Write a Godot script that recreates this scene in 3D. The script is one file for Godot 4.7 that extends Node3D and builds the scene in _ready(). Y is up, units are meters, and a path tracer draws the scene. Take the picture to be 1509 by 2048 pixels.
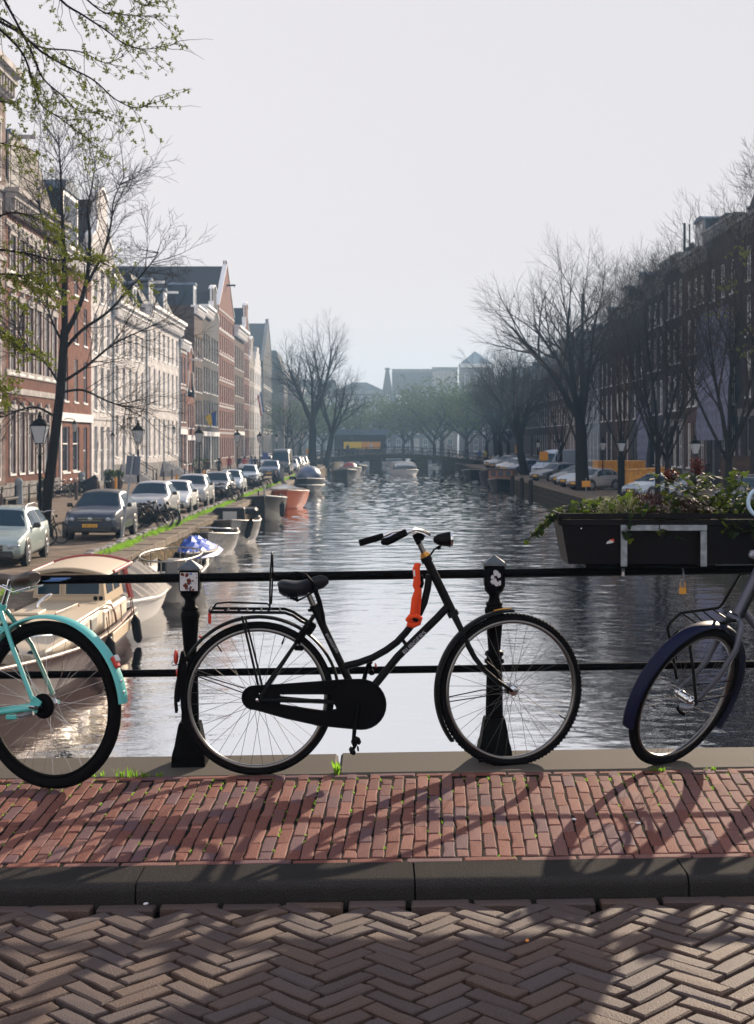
extends Node3D

const F := 2844.0          # lens: photo pixels per unit of X / distance
const EYE := 1.507
const QUAY := -1.8
const WATER := -3.0
const SLOPE := 0.0146      # the bridge deck climbs to the right

var M := {}
var used := {}
var cache := {}
var rg := RandomNumberGenerator.new()


class MB:
	var v := PackedVector3Array()
	var n := PackedVector3Array()
	var c := PackedColorArray()
	var idx := PackedInt32Array()
	var col := Color(1, 1, 1)
	var colored := false

	func tri(a: Vector3, b: Vector3, d: Vector3) -> void:
		var nn := (d - a).cross(b - a)
		if nn.length_squared() < 1e-16:
			return
		nn = nn.normalized()
		var k := v.size()
		v.append(a); v.append(b); v.append(d)
		n.append(nn); n.append(nn); n.append(nn)
		if colored:
			c.append(col); c.append(col); c.append(col)
		idx.append(k); idx.append(k + 1); idx.append(k + 2)

	func quad(a: Vector3, b: Vector3, d: Vector3, e: Vector3) -> void:
		var nn := (e - a).cross(b - a)
		if nn.length_squared() < 1e-14:
			nn = (e - d).cross(b - d) * -1.0
		nn = nn.normalized()
		var k := v.size()
		v.append(a); v.append(b); v.append(d); v.append(e)
		for i in 4:
			n.append(nn)
			if colored:
				c.append(col)
		idx.append(k); idx.append(k + 1); idx.append(k + 2)
		idx.append(k); idx.append(k + 2); idx.append(k + 3)

	func quad_from(a: Vector3, b: Vector3, d: Vector3, e: Vector3, ref: Vector3) -> void:
		if (e - a).cross(b - a).dot((a + b + d + e) * 0.25 - ref) < 0.0:
			quad(a, e, d, b)
		else:
			quad(a, b, d, e)

	func tri_from(a: Vector3, b: Vector3, d: Vector3, ref: Vector3) -> void:
		if (d - a).cross(b - a).dot((a + b + d) / 3.0 - ref) < 0.0:
			tri(a, d, b)
		else:
			tri(a, b, d)

	func box(at: Vector3, size: Vector3, bs := Basis(), ch := 0.0) -> void:
		var h := size * 0.5
		for ax in 3:
			var e := Vector3.ZERO; e[ax] = 1.0
			var f := Vector3.ZERO; f[(ax + 1) % 3] = 1.0
			var g := Vector3.ZERO; g[(ax + 2) % 3] = 1.0
			var hf: float = h[(ax + 1) % 3] - ch
			var hg: float = h[(ax + 2) % 3] - ch
			for s in [-1.0, 1.0]:
				var o: Vector3 = e * h[ax] * s
				quad_from(at + bs * (o + f * hf + g * hg), at + bs * (o + f * hf - g * hg), at + bs * (o - f * hf - g * hg), at + bs * (o - f * hf + g * hg), at)
			if ch > 0.0:
				for s in [-1.0, 1.0]:
					for t in [-1.0, 1.0]:
						var l: float = h[ax] - ch
						var p: Vector3 = f * h[(ax + 1) % 3] * s + g * hg * t
						var q: Vector3 = f * hf * s + g * h[(ax + 2) % 3] * t
						quad_from(at + bs * (p + e * l), at + bs * (p - e * l), at + bs * (q - e * l), at + bs * (q + e * l), at)
		if ch > 0.0:
			for sx in [-1.0, 1.0]:
				for sy in [-1.0, 1.0]:
					for sz in [-1.0, 1.0]:
						var a := Vector3(h.x * sx, (h.y - ch) * sy, (h.z - ch) * sz)
						var b := Vector3((h.x - ch) * sx, h.y * sy, (h.z - ch) * sz)
						var d := Vector3((h.x - ch) * sx, (h.y - ch) * sy, h.z * sz)
						tri_from(at + bs * a, at + bs * b, at + bs * d, at)

	func bb(x0: float, y0: float, z0: float, x1: float, y1: float, z1: float, ch := 0.0) -> void:
		box(Vector3(x0 + x1, y0 + y1, z0 + z1) * 0.5, Vector3(absf(x1 - x0), absf(y1 - y0), absf(z1 - z0)), Basis(), ch)

	func bar(a: Vector3, b: Vector3, w: float, h: float) -> void:
		var t := (b - a).normalized()
		var s := t.cross(Vector3.UP)
		s = Vector3.RIGHT if s.length() < 0.01 else s.normalized()
		box((a + b) * 0.5, Vector3(w, h, (b - a).length()), Basis(s, s.cross(t) * -1.0, t))

	func tube(pts: Array, rad, sides := 8, caps := true) -> void:
		var m := pts.size()
		var u := Vector3.ZERO
		var first := v.size()
		for i in m:
			var t: Vector3 = (pts[mini(i + 1, m - 1)] - pts[maxi(i - 1, 0)])
			t = t.normalized()
			if i == 0:
				u = t.cross(Vector3.UP if absf(t.y) < 0.9 else Vector3.RIGHT).normalized()
			else:
				u = (u - t * u.dot(t)).normalized()
			var w := t.cross(u)
			var r: float = rad if rad is float else rad[i]
			for j in sides:
				var a := TAU * j / sides
				var o := u * cos(a) + w * sin(a)
				v.append(pts[i] + o * r)
				n.append(o)
				if colored:
					c.append(col)
		for i in m - 1:
			for j in sides:
				var a := first + i * sides + j
				var d := first + i * sides + (j + 1) % sides
				idx.append(a); idx.append(a + sides); idx.append(d + sides)
				idx.append(a); idx.append(d + sides); idx.append(d)
		if caps:
			for e in 2:
				var i := 0 if e == 0 else m - 1
				var o: Vector3 = pts[i]
				var k := first + i * sides
				for j in sides:
					if e == 0:
						tri(o, v[k + j], v[k + (j + 1) % sides])
					else:
						tri(o, v[k + (j + 1) % sides], v[k + j])

	func lathe(prof: Array, sides := 16, xf := Transform3D(), flat := false) -> void:
		# prof: Vector2(radius, y) from bottom to top
		var rings := []
		for p in prof:
			var ring := PackedVector3Array()
			for j in sides:
				var a := TAU * (j + 0.5) / sides
				ring.append(xf * Vector3(cos(a) * p.x, p.y, sin(a) * p.x))
			rings.append(ring)
		loft(rings, true, true, true, flat)

	func loft(rings: Array, closed := true, capa := true, capb := true, flat := false, flip := 0) -> void:
		var m: int = rings.size()
		var k: int = rings[0].size()
		var kk := k if closed else k - 1
		var sgn := 0.0
		var cs := []
		for i in m:
			var s := Vector3.ZERO
			for p in rings[i]:
				s += p
			cs.append(s / k)
		var nn := PackedVector3Array()
		nn.resize(m * k)
		for i in m - 1:
			for j in kk:
				var j2 := (j + 1) % k
				var a: Vector3 = rings[i][j]; var b: Vector3 = rings[i + 1][j]
				var d: Vector3 = rings[i + 1][j2]; var e: Vector3 = rings[i][j2]
				var f := (d - a).cross(b - e)
				nn[i * k + j] += f; nn[(i + 1) * k + j] += f
				nn[(i + 1) * k + j2] += f; nn[i * k + j2] += f
				sgn += f.dot((a + b + d + e) * 0.25 - (cs[i] + cs[i + 1]) * 0.5)
		var ok := sgn >= 0.0
		if flip != 0:
			ok = flip > 0
		if flat:
			for i in m - 1:
				for j in kk:
					var j2 := (j + 1) % k
					if ok:
						quad(rings[i][j], rings[i + 1][j], rings[i + 1][j2], rings[i][j2])
					else:
						quad(rings[i][j], rings[i][j2], rings[i + 1][j2], rings[i + 1][j])
		else:
			var first := v.size()
			for i in m:
				for j in k:
					v.append(rings[i][j])
					var q := nn[i * k + j]
					q = q.normalized() if q.length_squared() > 1e-18 else Vector3.UP
					n.append(q if ok else -q)
					if colored:
						c.append(col)
			for i in m - 1:
				for j in kk:
					var a := first + i * k + j
					var d := first + i * k + (j + 1) % k
					if ok:
						idx.append_array(PackedInt32Array([a, a + k, d + k, a, d + k, d]))
					else:
						idx.append_array(PackedInt32Array([a, d + k, a + k, a, d, d + k]))
		for e in 2:
			if (e == 0 and not capa) or (e == 1 and not capb) or not closed:
				continue
			var r = rings[0] if e == 0 else rings[m - 1]
			var o: Vector3 = cs[0] if e == 0 else cs[m - 1]
			var away: Vector3 = cs[1] if e == 0 else cs[m - 2]
			for j in k:
				tri_from(o, r[j], r[(j + 1) % k], away)

	func prism(poly: PackedVector2Array, z0: float, z1: float, xf := Transform3D()) -> void:
		var t := Geometry2D.triangulate_polygon(poly)
		for i in range(0, t.size(), 3):
			var a := poly[t[i]]; var b := poly[t[i + 1]]; var d := poly[t[i + 2]]
			if (b - a).cross(d - a) > 0.0:
				var s := b; b = d; d = s
			tri(xf * Vector3(a.x, a.y, z1), xf * Vector3(b.x, b.y, z1), xf * Vector3(d.x, d.y, z1))
			tri(xf * Vector3(a.x, a.y, z0), xf * Vector3(d.x, d.y, z0), xf * Vector3(b.x, b.y, z0))
		var cw := Geometry2D.is_polygon_clockwise(poly)
		for i in poly.size():
			var a := poly[i]; var b := poly[(i + 1) % poly.size()]
			if cw:
				quad(xf * Vector3(a.x, a.y, z0), xf * Vector3(a.x, a.y, z1), xf * Vector3(b.x, b.y, z1), xf * Vector3(b.x, b.y, z0))
			else:
				quad(xf * Vector3(b.x, b.y, z0), xf * Vector3(b.x, b.y, z1), xf * Vector3(a.x, a.y, z1), xf * Vector3(a.x, a.y, z0))

	func ball(at: Vector3, r: Vector3, la := 8, lo := 10) -> void:
		var rings := []
		for i in la + 1:
			var a := PI * (0.02 + 0.96 * i / la)
			var ring := PackedVector3Array()
			for j in lo:
				var b := TAU * j / lo
				ring.append(at + Vector3(sin(a) * cos(b) * r.x, -cos(a) * r.y, sin(a) * sin(b) * r.z))
			rings.append(ring)
		loft(rings)

	func torus(at: Vector3, bs: Basis, R: float, prof: Array, a0 := 0.0, a1 := TAU, steps := 48) -> void:
		# sweeps prof (Vector2(radial, axial) offsets) round the z axis of bs
		var rings := []
		for i in steps + 1:
			var a := a0 + (a1 - a0) * i / steps
			var rd := Vector3(cos(a), sin(a), 0)
			var ring := PackedVector3Array()
			for p in prof:
				ring.append(at + bs * (rd * (R + p.x) + Vector3(0, 0, p.y)))
			rings.append(ring)
		var whole := absf(a1 - a0) > TAU - 0.001
		loft(rings, true, not whole, not whole)

	func mesh() -> ArrayMesh:
		var m := ArrayMesh.new()
		if v.is_empty():
			return m
		var a := []
		a.resize(Mesh.ARRAY_MAX)
		a[Mesh.ARRAY_VERTEX] = v
		a[Mesh.ARRAY_NORMAL] = n
		if colored:
			a[Mesh.ARRAY_COLOR] = c
		a[Mesh.ARRAY_INDEX] = idx
		m.add_surface_from_arrays(Mesh.PRIMITIVE_TRIANGLES, a)
		return m


static func circ(r: float, k: int) -> Array:
	var o := []
	for i in k:
		o.append(Vector2(cos(TAU * i / k), sin(TAU * i / k)) * r)
	return o


func P(px: float, py: float, d: float) -> Vector3:
	return Vector3((px - 754.5) / F * d, EYE + (883.0 - py) / F * d, -d)


func deck(x: float) -> float:
	return SLOPE * x


func numbered(called: String) -> String:
	var k: int = used.get(called, 0)
	used[called] = k + 1
	return called if k == 0 else "%s_%03d" % [called, k]


func thing(called: String, label: String, category: String, at := Vector3.ZERO, turn := 0.0, group := "") -> Node3D:
	var o := Node3D.new()
	o.name = numbered(called)
	add_child(o)
	o.position = at
	o.rotation.y = turn
	tag(o, label, category, group)
	return o


func tag(o: Node, label := "", category := "", group := "") -> void:
	if label: o.set_meta("label", label)
	if category: o.set_meta("category", category)
	if group: o.set_meta("group", group)


func part(called: String, st, m: Material, parent: Node, at := Vector3.ZERO) -> MeshInstance3D:
	var o := MeshInstance3D.new()
	o.name = called
	o.mesh = st.mesh() if st is MB else st
	o.material_override = m
	o.position = at
	parent.add_child(o, true)
	return o


func solo(called: String, st, m: Material, label: String, category: String, at := Vector3.ZERO, turn := 0.0, group := "") -> MeshInstance3D:
	var o := part(numbered(called), st, m, self, at)
	o.rotation.y = turn
	tag(o, label, category, group)
	return o


func struct(called: String, st, m: Material, parent: Node = self) -> MeshInstance3D:
	var o := part(numbered(called) if parent == self else called, st, m, parent)
	o.set_meta("kind", "structure")
	return o


func stuff(called: String, st, m: Material, parent: Node) -> MeshInstance3D:
	var o := part(called, st, m, parent)
	o.set_meta("kind", "stuff")
	return o


func dup(o: Node3D, called: String, at: Vector3, turn: float, label: String, group := "") -> Node3D:
	var r: Node3D = o.duplicate()
	r.name = numbered(called)
	add_child(r)
	r.position = at
	r.rotation.y = turn
	r.set_meta("label", label)
	if group:
		r.set_meta("group", group)
	return r


func scatter(called: String, mesh: Mesh, m: Material, xfs: Array, parent: Node, cols := []) -> MultiMeshInstance3D:
	var mm := MultiMesh.new()
	mm.transform_format = MultiMesh.TRANSFORM_3D
	mm.use_colors = not cols.is_empty()
	mm.mesh = mesh
	mm.instance_count = xfs.size()
	for i in xfs.size():
		mm.set_instance_transform(i, xfs[i])
		if mm.use_colors:
			mm.set_instance_color(i, cols[i])
	var o := MultiMeshInstance3D.new()
	o.name = called
	o.multimesh = mm
	o.material_override = m
	parent.add_child(o, true)
	o.set_meta("kind", "stuff")
	return o


func noise_tex(freq: float, lo: Color, hi: Color, kind := FastNoiseLite.TYPE_SIMPLEX_SMOOTH, oct := 4, mid := -1.0, size := 512, sd := 1) -> NoiseTexture2D:
	var nz := FastNoiseLite.new()
	nz.noise_type = kind
	nz.frequency = freq
	nz.fractal_octaves = oct
	nz.seed = sd
	var t := NoiseTexture2D.new()
	t.width = size
	t.height = size
	t.seamless = true
	t.noise = nz
	var g := Gradient.new()
	g.set_color(0, lo)
	g.set_color(1, hi)
	if mid >= 0.0:
		g.set_offset(0, mid - 0.12)
		g.set_offset(1, mid + 0.12)
	t.color_ramp = g
	return t


func mat(key: String, col: Color, rough := 0.8, metal := 0.0, tex := "", scale := 1.0, bump := 0.0, world := true) -> StandardMaterial3D:
	var m := StandardMaterial3D.new()
	m.resource_name = key
	var k := 0.75 if metal < 0.5 else 1.0
	m.albedo_color = Color(col.r * k, col.g * k, col.b * k).linear_to_srgb()
	m.roughness = rough
	m.metallic = metal
	if rough >= 0.69:
		m.metallic_specular = 0.18
	if tex:
		m.albedo_texture = T[tex]
		m.uv1_triplanar = true
		m.uv1_world_triplanar = world
		m.uv1_scale = Vector3.ONE * scale
		if bump > 0.0:
			m.heightmap_enabled = true
			m.heightmap_texture = T[tex]
			m.heightmap_scale = bump
	M[key] = m
	return m

var T := {}


func _ready() -> void:
	rg.seed = 7
	# ---- camera: eye 1.5 m over the pavement of the bridge, level, lens shifted down a little
	var att := CameraAttributesPhysical.new()
	att.frustum_focal_length = 50.0
	att.frustum_focus_distance = 6.6
	att.exposure_aperture = 9.0
	att.frustum_near = 0.1
	att.frustum_far = 3000.0
	var cam := Camera3D.new()
	cam.name = "camera"
	add_child(cam)
	cam.attributes = att
	cam.position = Vector3(0, EYE, 0)
	cam.set_frustum(2.0 * 0.1 * 1024.0 / F, Vector2(0, -0.1 * 141.0 / F), 0.1, 3000.0)
	cam.current = true
	# ---- sky, air, sun
	var env := Environment.new()
	env.background_mode = Environment.BG_SKY
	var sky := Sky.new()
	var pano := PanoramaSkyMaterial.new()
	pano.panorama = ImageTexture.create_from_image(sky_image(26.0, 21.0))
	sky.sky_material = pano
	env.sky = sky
	env.tonemap_mode = Environment.TONE_MAPPER_LINEAR
	env.tonemap_exposure = 2.0
	env.volumetric_fog_enabled = true
	env.volumetric_fog_density = 0.0004
	env.volumetric_fog_albedo = Color(0.60, 0.76, 0.92)
	env.volumetric_fog_anisotropy = 0.35
	env.sdfgi_enabled = true
	env.ssao_enabled = true
	env.ssil_enabled = true
	var we := WorldEnvironment.new()
	we.name = "world_environment"
	we.environment = env
	add_child(we)
	var sun := DirectionalLight3D.new()
	sun.name = "sun"
	sun.light_energy = 1.6
	sun.light_color = Color(1.0, 0.92, 0.82)
	sun.light_angular_distance = 0.6
	sun.shadow_enabled = true
	add_child(sun)
	var az := deg_to_rad(26.0)
	var el := deg_to_rad(21.0)
	sun.look_at_from_position(Vector3.ZERO, -Vector3(sin(az) * cos(el), sin(el), -cos(az) * cos(el)))
	materials()
	setting()
	buildings()
	quay_furniture()
	boats()
	cars()
	trees()
	far_end()
	bridge_things()
	bikes()
	planter()


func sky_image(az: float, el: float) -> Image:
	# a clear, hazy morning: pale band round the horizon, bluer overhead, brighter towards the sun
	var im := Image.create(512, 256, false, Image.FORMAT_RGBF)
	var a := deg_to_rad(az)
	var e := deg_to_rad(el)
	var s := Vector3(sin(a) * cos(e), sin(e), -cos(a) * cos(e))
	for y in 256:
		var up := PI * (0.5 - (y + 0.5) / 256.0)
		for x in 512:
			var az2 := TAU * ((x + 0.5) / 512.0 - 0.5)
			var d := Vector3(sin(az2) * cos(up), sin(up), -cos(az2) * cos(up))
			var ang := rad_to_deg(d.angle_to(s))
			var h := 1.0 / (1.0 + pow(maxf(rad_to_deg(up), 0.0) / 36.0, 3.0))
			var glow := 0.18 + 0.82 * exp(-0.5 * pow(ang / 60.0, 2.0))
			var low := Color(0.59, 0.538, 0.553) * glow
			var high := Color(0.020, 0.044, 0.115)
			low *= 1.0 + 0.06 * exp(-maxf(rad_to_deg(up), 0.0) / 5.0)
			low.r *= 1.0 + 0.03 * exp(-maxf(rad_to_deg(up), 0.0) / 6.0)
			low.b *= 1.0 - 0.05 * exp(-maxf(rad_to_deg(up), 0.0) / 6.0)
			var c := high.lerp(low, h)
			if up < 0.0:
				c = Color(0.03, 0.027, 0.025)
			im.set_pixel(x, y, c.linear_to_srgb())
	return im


func materials() -> void:
	var S := FastNoiseLite.TYPE_SIMPLEX_SMOOTH
	T["grain"] = noise_tex(0.045, Color(0.62, 0.62, 0.62), Color(1, 1, 1), S, 5)
	T["blotch"] = noise_tex(0.012, Color(0.66, 0.66, 0.66), Color(1, 1, 1), S, 5)
	T["speckle"] = noise_tex(0.16, Color(0.3, 0.3, 0.3), Color(1, 1, 1), S, 2)
	T["moss"] = noise_tex(0.02, Color(0.45, 0.50, 0.22), Color(0.95, 0.82, 0.70), S, 5, 0.52)
	T["rust"] = noise_tex(0.03, Color(1.0, 1.0, 1.0), Color(1.0, 0.55, 0.4), S, 4, 0.72)
	T["rough"] = noise_tex(0.03, Color(0.1, 0.1, 0.1), Color(1, 1, 1), S, 5)
	T["bark"] = noise_tex(0.03, Color(0.4, 0.4, 0.4), Color(1, 1, 1), FastNoiseLite.TYPE_CELLULAR, 3)
	# paving
	var bc := [Color(0.323, 0.134, 0.103), Color(0.278, 0.111, 0.087), Color(0.358, 0.161, 0.129), Color(0.242, 0.108, 0.097), Color(0.305, 0.152, 0.134), Color(0.224, 0.125, 0.134)]
	for i in 6:
		mat("paver%d" % i, bc[i], 0.8, 0.0, "grain", 4.0 + i * 0.3, 0.25)
	var rc := [Color(0.166, 0.107, 0.086), Color(0.144, 0.097, 0.082), Color(0.184, 0.120, 0.093), Color(0.129, 0.089, 0.082), Color(0.157, 0.110, 0.097), Color(0.142, 0.104, 0.100)]
	for i in 6:
		mat("setts%d" % i, rc[i], 0.72, 0.0, "grain", 5.0 + i * 0.3, 0.5)
	for i in 6:
		M["setts%d" % i].metallic_specular = 0.32
	mat("joint", Color(0.03, 0.026, 0.02), 0.95, 0.0, "speckle", 3.0, 0.6)
	mat("road_joint", Color(0.012, 0.01, 0.009), 0.95, 0.0, "speckle", 3.0, 0.6)
	mat("granite", Color(0.27, 0.235, 0.20), 0.8, 0.0, "speckle", 2.6, 0.3)
	mat("kerb_stone", Color(0.155, 0.143, 0.138), 0.75, 0.0, "speckle", 2.8, 2.0)
	M.kerb_stone.metallic_specular = 0.08
	mat("coping", Color(0.29, 0.23, 0.17), 0.85, 0.0, "blotch", 0.5, 1.0)
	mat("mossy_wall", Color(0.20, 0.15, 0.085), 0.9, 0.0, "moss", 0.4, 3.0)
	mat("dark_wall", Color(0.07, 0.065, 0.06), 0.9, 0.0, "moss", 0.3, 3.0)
	mat("quay_paving", Color(0.27, 0.205, 0.155), 0.85, 0.0, "blotch", 0.2, 1.0)
	mat("far_ground", Color(0.16, 0.13, 0.11), 0.9, 0.0, "blotch", 0.05)
	mat("grass", Color(0.15, 0.20, 0.035), 0.9, 0.0, "grain", 1.0)
	mat("blade", Color(0.095, 0.105, 0.022), 0.7)
	M.blade.backlight_enabled = true
	M.blade.backlight = Color(0.5, 0.7, 0.2)
	# water: mirror-like, ripples by geometry plus a fine normal map
	var wm := mat("water", Color(0.87, 0.885, 0.91), 0.04, 1.0)
	wm.metallic_specular = 0.7
	var wn := FastNoiseLite.new()
	wn.noise_type = S
	wn.frequency = 0.022
	wn.fractal_octaves = 3
	var wt := NoiseTexture2D.new()
	wt.width = 1024; wt.height = 1024
	wt.seamless = true
	wt.as_normal_map = true
	wt.bump_strength = 6.0
	wt.noise = wn
	wm.normal_enabled = true
	wm.normal_texture = wt
	wm.normal_scale = 0.08
	wm.uv1_triplanar = true
	wm.uv1_world_triplanar = true
	wm.uv1_scale = Vector3(0.17, 0.17, 0.26)
	# metals, plastics, rubber
	mat("iron", Color(0.0035, 0.0035, 0.004), 0.42, 0.0, "rust", 1.3)
	mat("iron_cap", Color(0.10, 0.12, 0.14), 0.5, 0.0, "blotch", 3.0)
	mat("bike_black", Color(0.004, 0.004, 0.0045), 0.33)
	M.bike_black.clearcoat_enabled = true
	M.bike_black.clearcoat = 0.15
	mat("bike_matt", Color(0.0045, 0.004, 0.0045), 0.6)
	mat("rubber", Color(0.0065, 0.006, 0.0065), 0.75)
	for q in ["iron", "bike_black", "bike_matt", "rubber"]:
		M[q].metallic_specular = 0.1
	mat("leather", Color(0.01, 0.01, 0.015), 0.35)
	M.leather.metallic_specular = 0.3
	mat("brown_leather", Color(0.055, 0.035, 0.025), 0.42)
	mat("chrome", Color(0.62, 0.62, 0.62), 0.15, 1.0)
	mat("rim_metal", Color(0.15, 0.145, 0.14), 0.3, 1.0)
	mat("spoke_metal", Color(0.03, 0.03, 0.03), 0.55, 0.0)
	mat("spoke_bright", Color(0.62, 0.6, 0.58), 0.25, 1.0)
	mat("galvanised", Color(0.30, 0.33, 0.37), 0.5, 0.6, "blotch", 3.0)
	mat("teal", Color(0.10, 0.48, 0.46), 0.35)
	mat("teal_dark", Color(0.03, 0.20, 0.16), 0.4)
	mat("blue_guard", Color(0.006, 0.008, 0.032), 0.3)
	mat("fork_grey", Color(0.075, 0.08, 0.11), 0.4, 0.2)
	mat("pale_blue", Color(0.45, 0.62, 0.78), 0.35)
	mat("orange_sleeve", Color(0.80, 0.075, 0.02), 0.85)
	M.orange_sleeve.rim_enabled = true
	M.orange_sleeve.rim = 0.4
	mat("red_plastic", Color(0.55, 0.03, 0.015), 0.25)
	mat("amber", Color(0.75, 0.25, 0.03), 0.25)
	mat("clear_plastic", Color(0.65, 0.62, 0.6), 0.2)
	mat("brass", Color(0.62, 0.30, 0.05), 0.3, 0.6)
	mat("lettering", Color(0.42, 0.43, 0.46), 0.5)
	mat("sticker", Color(0.55, 0.54, 0.56), 0.5)
	mat("sticker_rust", Color(0.13, 0.035, 0.02), 0.8)
	mat("sticker_blue", Color(0.08, 0.18, 0.45), 0.5)
	mat("planter_box", Color(0.006, 0.0055, 0.0075), 0.55)
	M.planter_box.metallic_specular = 0.25
	mat("soil", Color(0.02, 0.014, 0.01), 0.95)
	# plants
	for q in [["ivy_leaf", Color(0.010, 0.020, 0.009)], ["ivy_young", Color(0.10, 0.145, 0.012)], ["skimmia_leaf", Color(0.025, 0.03, 0.016)], ["skimmia_bud", Color(0.13, 0.022, 0.018)], ["heather", Color(0.035, 0.013, 0.013)], ["sedge", Color(0.36, 0.34, 0.20)], ["bud", Color(0.17, 0.17, 0.018)], ["spring", Color(0.055, 0.08, 0.042)]]:
		var lm := mat(q[0], q[1], 0.68)
		lm.backlight_enabled = true
		lm.metallic_specular = 0.2
		lm.backlight = Color(0.24, 0.3, 0.08) if q[0] != "skimmia_bud" and q[0] != "heather" else Color(0.15, 0.05, 0.04)
	mat("bark", Color(0.03, 0.022, 0.018), 0.95, 0.0, "bark", 1.2, 3.0)
	mat("twig", Color(0.028, 0.019, 0.016), 0.9)
	# house walls
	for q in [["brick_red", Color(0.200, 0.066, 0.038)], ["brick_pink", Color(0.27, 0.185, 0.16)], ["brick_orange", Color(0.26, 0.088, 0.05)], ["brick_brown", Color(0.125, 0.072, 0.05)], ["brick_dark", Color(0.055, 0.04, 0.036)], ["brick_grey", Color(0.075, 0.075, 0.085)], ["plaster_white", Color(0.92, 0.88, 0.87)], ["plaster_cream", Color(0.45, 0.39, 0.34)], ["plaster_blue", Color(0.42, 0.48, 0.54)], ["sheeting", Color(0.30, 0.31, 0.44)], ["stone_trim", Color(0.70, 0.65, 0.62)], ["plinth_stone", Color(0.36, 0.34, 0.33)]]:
		mat(q[0], q[1], 0.85, 0.0, "blotch", 0.22, 0.8)
	for q in [["roof_tile", Color(0.055, 0.04, 0.042)], ["roof_slate", Color(0.05, 0.06, 0.08)], ["roof_brown", Color(0.13, 0.085, 0.07)], ["roof_zinc", Color(0.20, 0.26, 0.34)]]:
		mat(q[0], q[1], 0.7, 0.0, "grain", 0.5, 1.0)
	mat("white_paint", Color(0.90, 0.88, 0.87), 0.5)
	mat("pane_dark", Color(0.025, 0.03, 0.036), 0.06)
	M.pane_dark.metallic_specular = 0.45
	mat("pane_curtain", Color(0.33, 0.30, 0.25), 0.25)
	mat("pane_blue", Color(0.06, 0.08, 0.10), 0.06)
	M.pane_blue.metallic_specular = 0.45
	mat("door_dark", Color(0.02, 0.03, 0.028), 0.4)
	mat("door_grey", Color(0.14, 0.15, 0.17), 0.5)
	# street things
	mat("lamp_glass", Color(0.42, 0.44, 0.46), 0.2)
	mat("bollard_brown", Color(0.05, 0.022, 0.018), 0.5)
	mat("yellow", Color(0.72, 0.30, 0.012), 0.5)
	mat("container", Color(0.95, 0.42, 0.02), 0.5, 0.0, "blotch", 0.6)
	mat("sign_blue", Color(0.03, 0.07, 0.30), 0.4)
	mat("sign_back", Color(0.07, 0.09, 0.14), 0.4)
	mat("flag_yellow", Color(0.75, 0.52, 0.03), 0.8)
	mat("flag_blue", Color(0.03, 0.08, 0.35), 0.8)
	mat("flag_red", Color(0.5, 0.04, 0.04), 0.8)
	mat("flag_white", Color(0.75, 0.75, 0.75), 0.8)
	# vehicles and boats
	for q in [["paint_green", Color(0.30, 0.38, 0.37)], ["paint_navy", Color(0.018, 0.028, 0.055)], ["paint_silver", Color(0.42, 0.43, 0.44)], ["paint_white", Color(0.72, 0.72, 0.72)], ["paint_grey", Color(0.16, 0.17, 0.19)], ["paint_black", Color(0.012, 0.012, 0.014)], ["paint_blue", Color(0.05, 0.08, 0.16)], ["paint_ice", Color(0.42, 0.50, 0.58)]]:
		var pm := mat(q[0], q[1], 0.35, 0.15)
		pm.clearcoat_enabled = true
		pm.clearcoat = 0.6
		pm.clearcoat_roughness = 0.05
	mat("car_glass", Color(0.012, 0.035, 0.055), 0.05)
	M.car_glass.metallic_specular = 0.28
	mat("car_trim", Color(0.012, 0.012, 0.013), 0.5)
	mat("head_lamp", Color(0.45, 0.5, 0.55), 0.1, 0.3)
	mat("plate", Color(0.78, 0.40, 0.01), 0.4)
	mat("hull_cream", Color(0.50, 0.38, 0.235), 0.35)
	mat("deck_cream", Color(0.60, 0.49, 0.35), 0.45)
	mat("hull_maroon", Color(0.030, 0.008, 0.007), 0.4)
	M.hull_maroon.metallic_specular = 0.15
	mat("hull_red", Color(0.32, 0.03, 0.02), 0.35)
	mat("hull_orange", Color(0.42, 0.078, 0.012), 0.4)
	mat("hull_black", Color(0.012, 0.013, 0.016), 0.3)
	mat("hull_dark", Color(0.02, 0.016, 0.014), 0.35)
	mat("hull_grey", Color(0.24, 0.22, 0.20), 0.45, 0.1)
	mat("hull_white", Color(0.42, 0.41, 0.40), 0.4)
	mat("hull_wood", Color(0.22, 0.08, 0.03), 0.35)
	mat("alu", Color(0.36, 0.33, 0.29), 0.38, 0.75, "blotch", 0.8)
	mat("tarp_blue", Color(0.012, 0.085, 0.50), 0.4)
	mat("tarp_grey", Color(0.22, 0.20, 0.18), 0.7)
	for q in ["hull_black", "hull_dark", "hull_orange", "hull_white", "tarp_blue", "blue_guard"]:
		M[q].metallic_specular = 0.25
		M[q].roughness = 0.5
	mat("rope", Color(0.4, 0.36, 0.28), 0.9)
	# people
	for q in [["cloth_dark", Color(0.02, 0.02, 0.025)], ["cloth_orange", Color(0.6, 0.2, 0.03)]]:
		mat(q[0], q[1], 0.9)
	var pm := mat("figure", Color(1, 1, 1), 0.85)
	pm.vertex_color_use_as_albedo = true


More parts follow.
